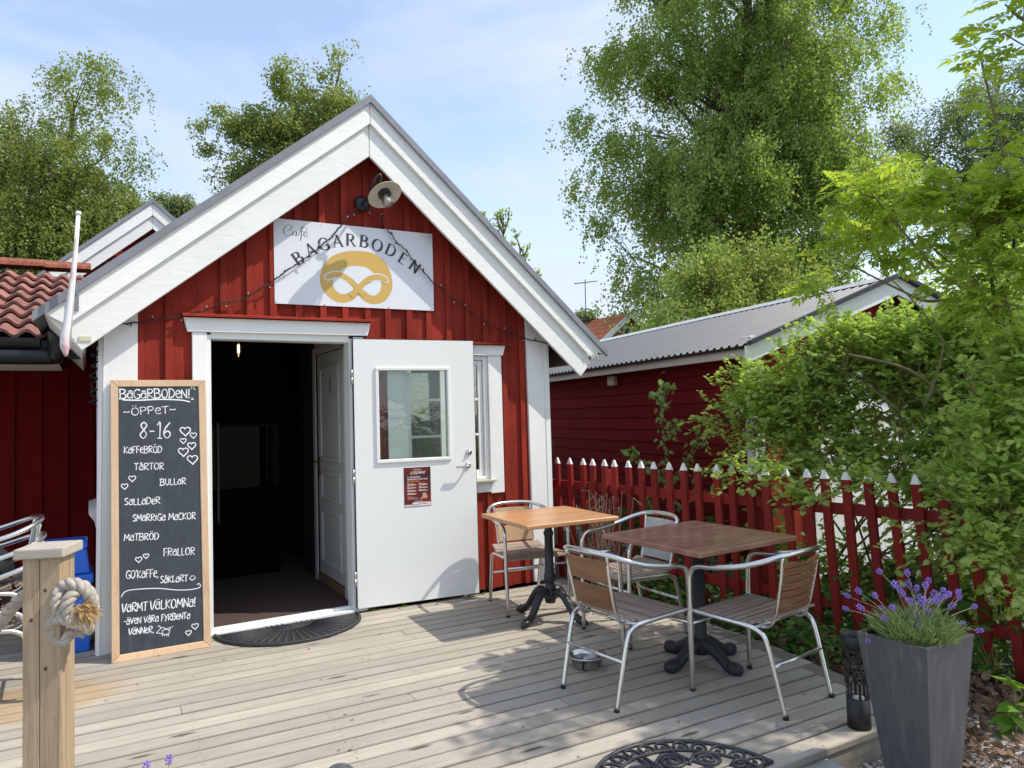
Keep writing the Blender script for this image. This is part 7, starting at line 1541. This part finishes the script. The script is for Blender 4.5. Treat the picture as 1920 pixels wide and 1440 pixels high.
weed('ground_elder', 'dark green ground elder plant beside the right face of the grey planter', [(x, y, 4.1, rr.uniform(0, 360), rr.uniform(0.07, 0.10), rr.uniform(-.2, .3)) for x, y in ((1840, 1205), (1855, 1225), (1835, 1235), (1870, 1215), (1880, 1235), (1860, 1250), (1845, 1260), (1885, 1255), (1870, 1270), (1835, 1215), (1862, 1205), (1850, 1240), (1878, 1205), (1890, 1225), (1833, 1255), (1856, 1275))], T_OVA, 'elder_leaf', LEAF_GROUND)
weed('dock_weed', 'bright green broad leaved weed low in the right corner beside the gravel', [(x, y, 3.55, a_, L_, u_) for x, y, a_, L_, u_ in ((1905, 1290, 200, .16, .9), (1915, 1330, 170, .17, .3), (1900, 1340, 230, .14, -.1), (1890, 1350, 190, .12, -.1), (1880, 1365, 210, .15, -.1), (1905, 1375, 250, .15, -.15), (1912, 1350, 150, .16, .1), (1895, 1385, 240, .12, -.1), (1918, 1300, 120, .15, .8), (1870, 1385, 200, .11, -.1), (1925, 1360, 260, .15, 0), (1900, 1320, 280, .13, .2), (1888, 1395, 220, .10, -.1), (1915, 1395, 300, .12, -.1))], T_OVA, 'dock_leaf', LEAF_DOCK)
weed('hedge_seedling', 'small bright green seedling at the deck edge under the walnut table', [(x, y, 4.75, rr.uniform(0, 360), rr.uniform(.05, .08), rr.uniform(-.1, .4)) for x, y in ((1425, 1175), (1440, 1180), (1432, 1190), (1450, 1172), (1420, 1195), (1445, 1198), (1457, 1186), (1436, 1165))], T_LOB, 'seedling_leaf', LEAF_GROUND)
wd = [(905, 1103), (897, 1108), (910, 1112), (755, 1135), (748, 1138), (820, 1130), (690, 1143)]
weed('tiny_weeds', 'tiny green weeds sprouting along the base of the open white door', [(x, y, float(np.array(aZ(x, y, 0.01)) @ _f - EYEV @ _f), rr.uniform(0, 360), rr.uniform(.025, .045), rr.uniform(0, .5)) for x, y in wd], T_OVA, 'tiny_leaf', LEAF_GROUND)
# background hedge mass to the right of the shed, seen in gaps
r = np.random.default_rng(91); A_, _ = blob_pts(db([(1880, 560, 11, 1.4, .8, 1), (1980, 620, 10, 1.4, 1, 1), (1780, 640, 13, 1.0, .5, .5), (2100, 650, 9, 1.5, 1, 1)]), 9000, r, 0.5)
hd = thing('hedge', 'green hedge glimpsed beyond the right end of the red shed', 'hedge', (A_[:, 0].mean(), A_[:, 1].mean(), -0.15)); m = len(A_)
npmesh('foliage', diamonds(A_, r.normal(size=(m, 3)), r.normal(size=(m, 3))+np.array([0, 0, 1.]), np.full(m, .10), np.full(m, .07))-np.array(hd.location), np.arange(m*4).reshape(-1, 4), LEAF_SHRUB, hd, 'stuff')
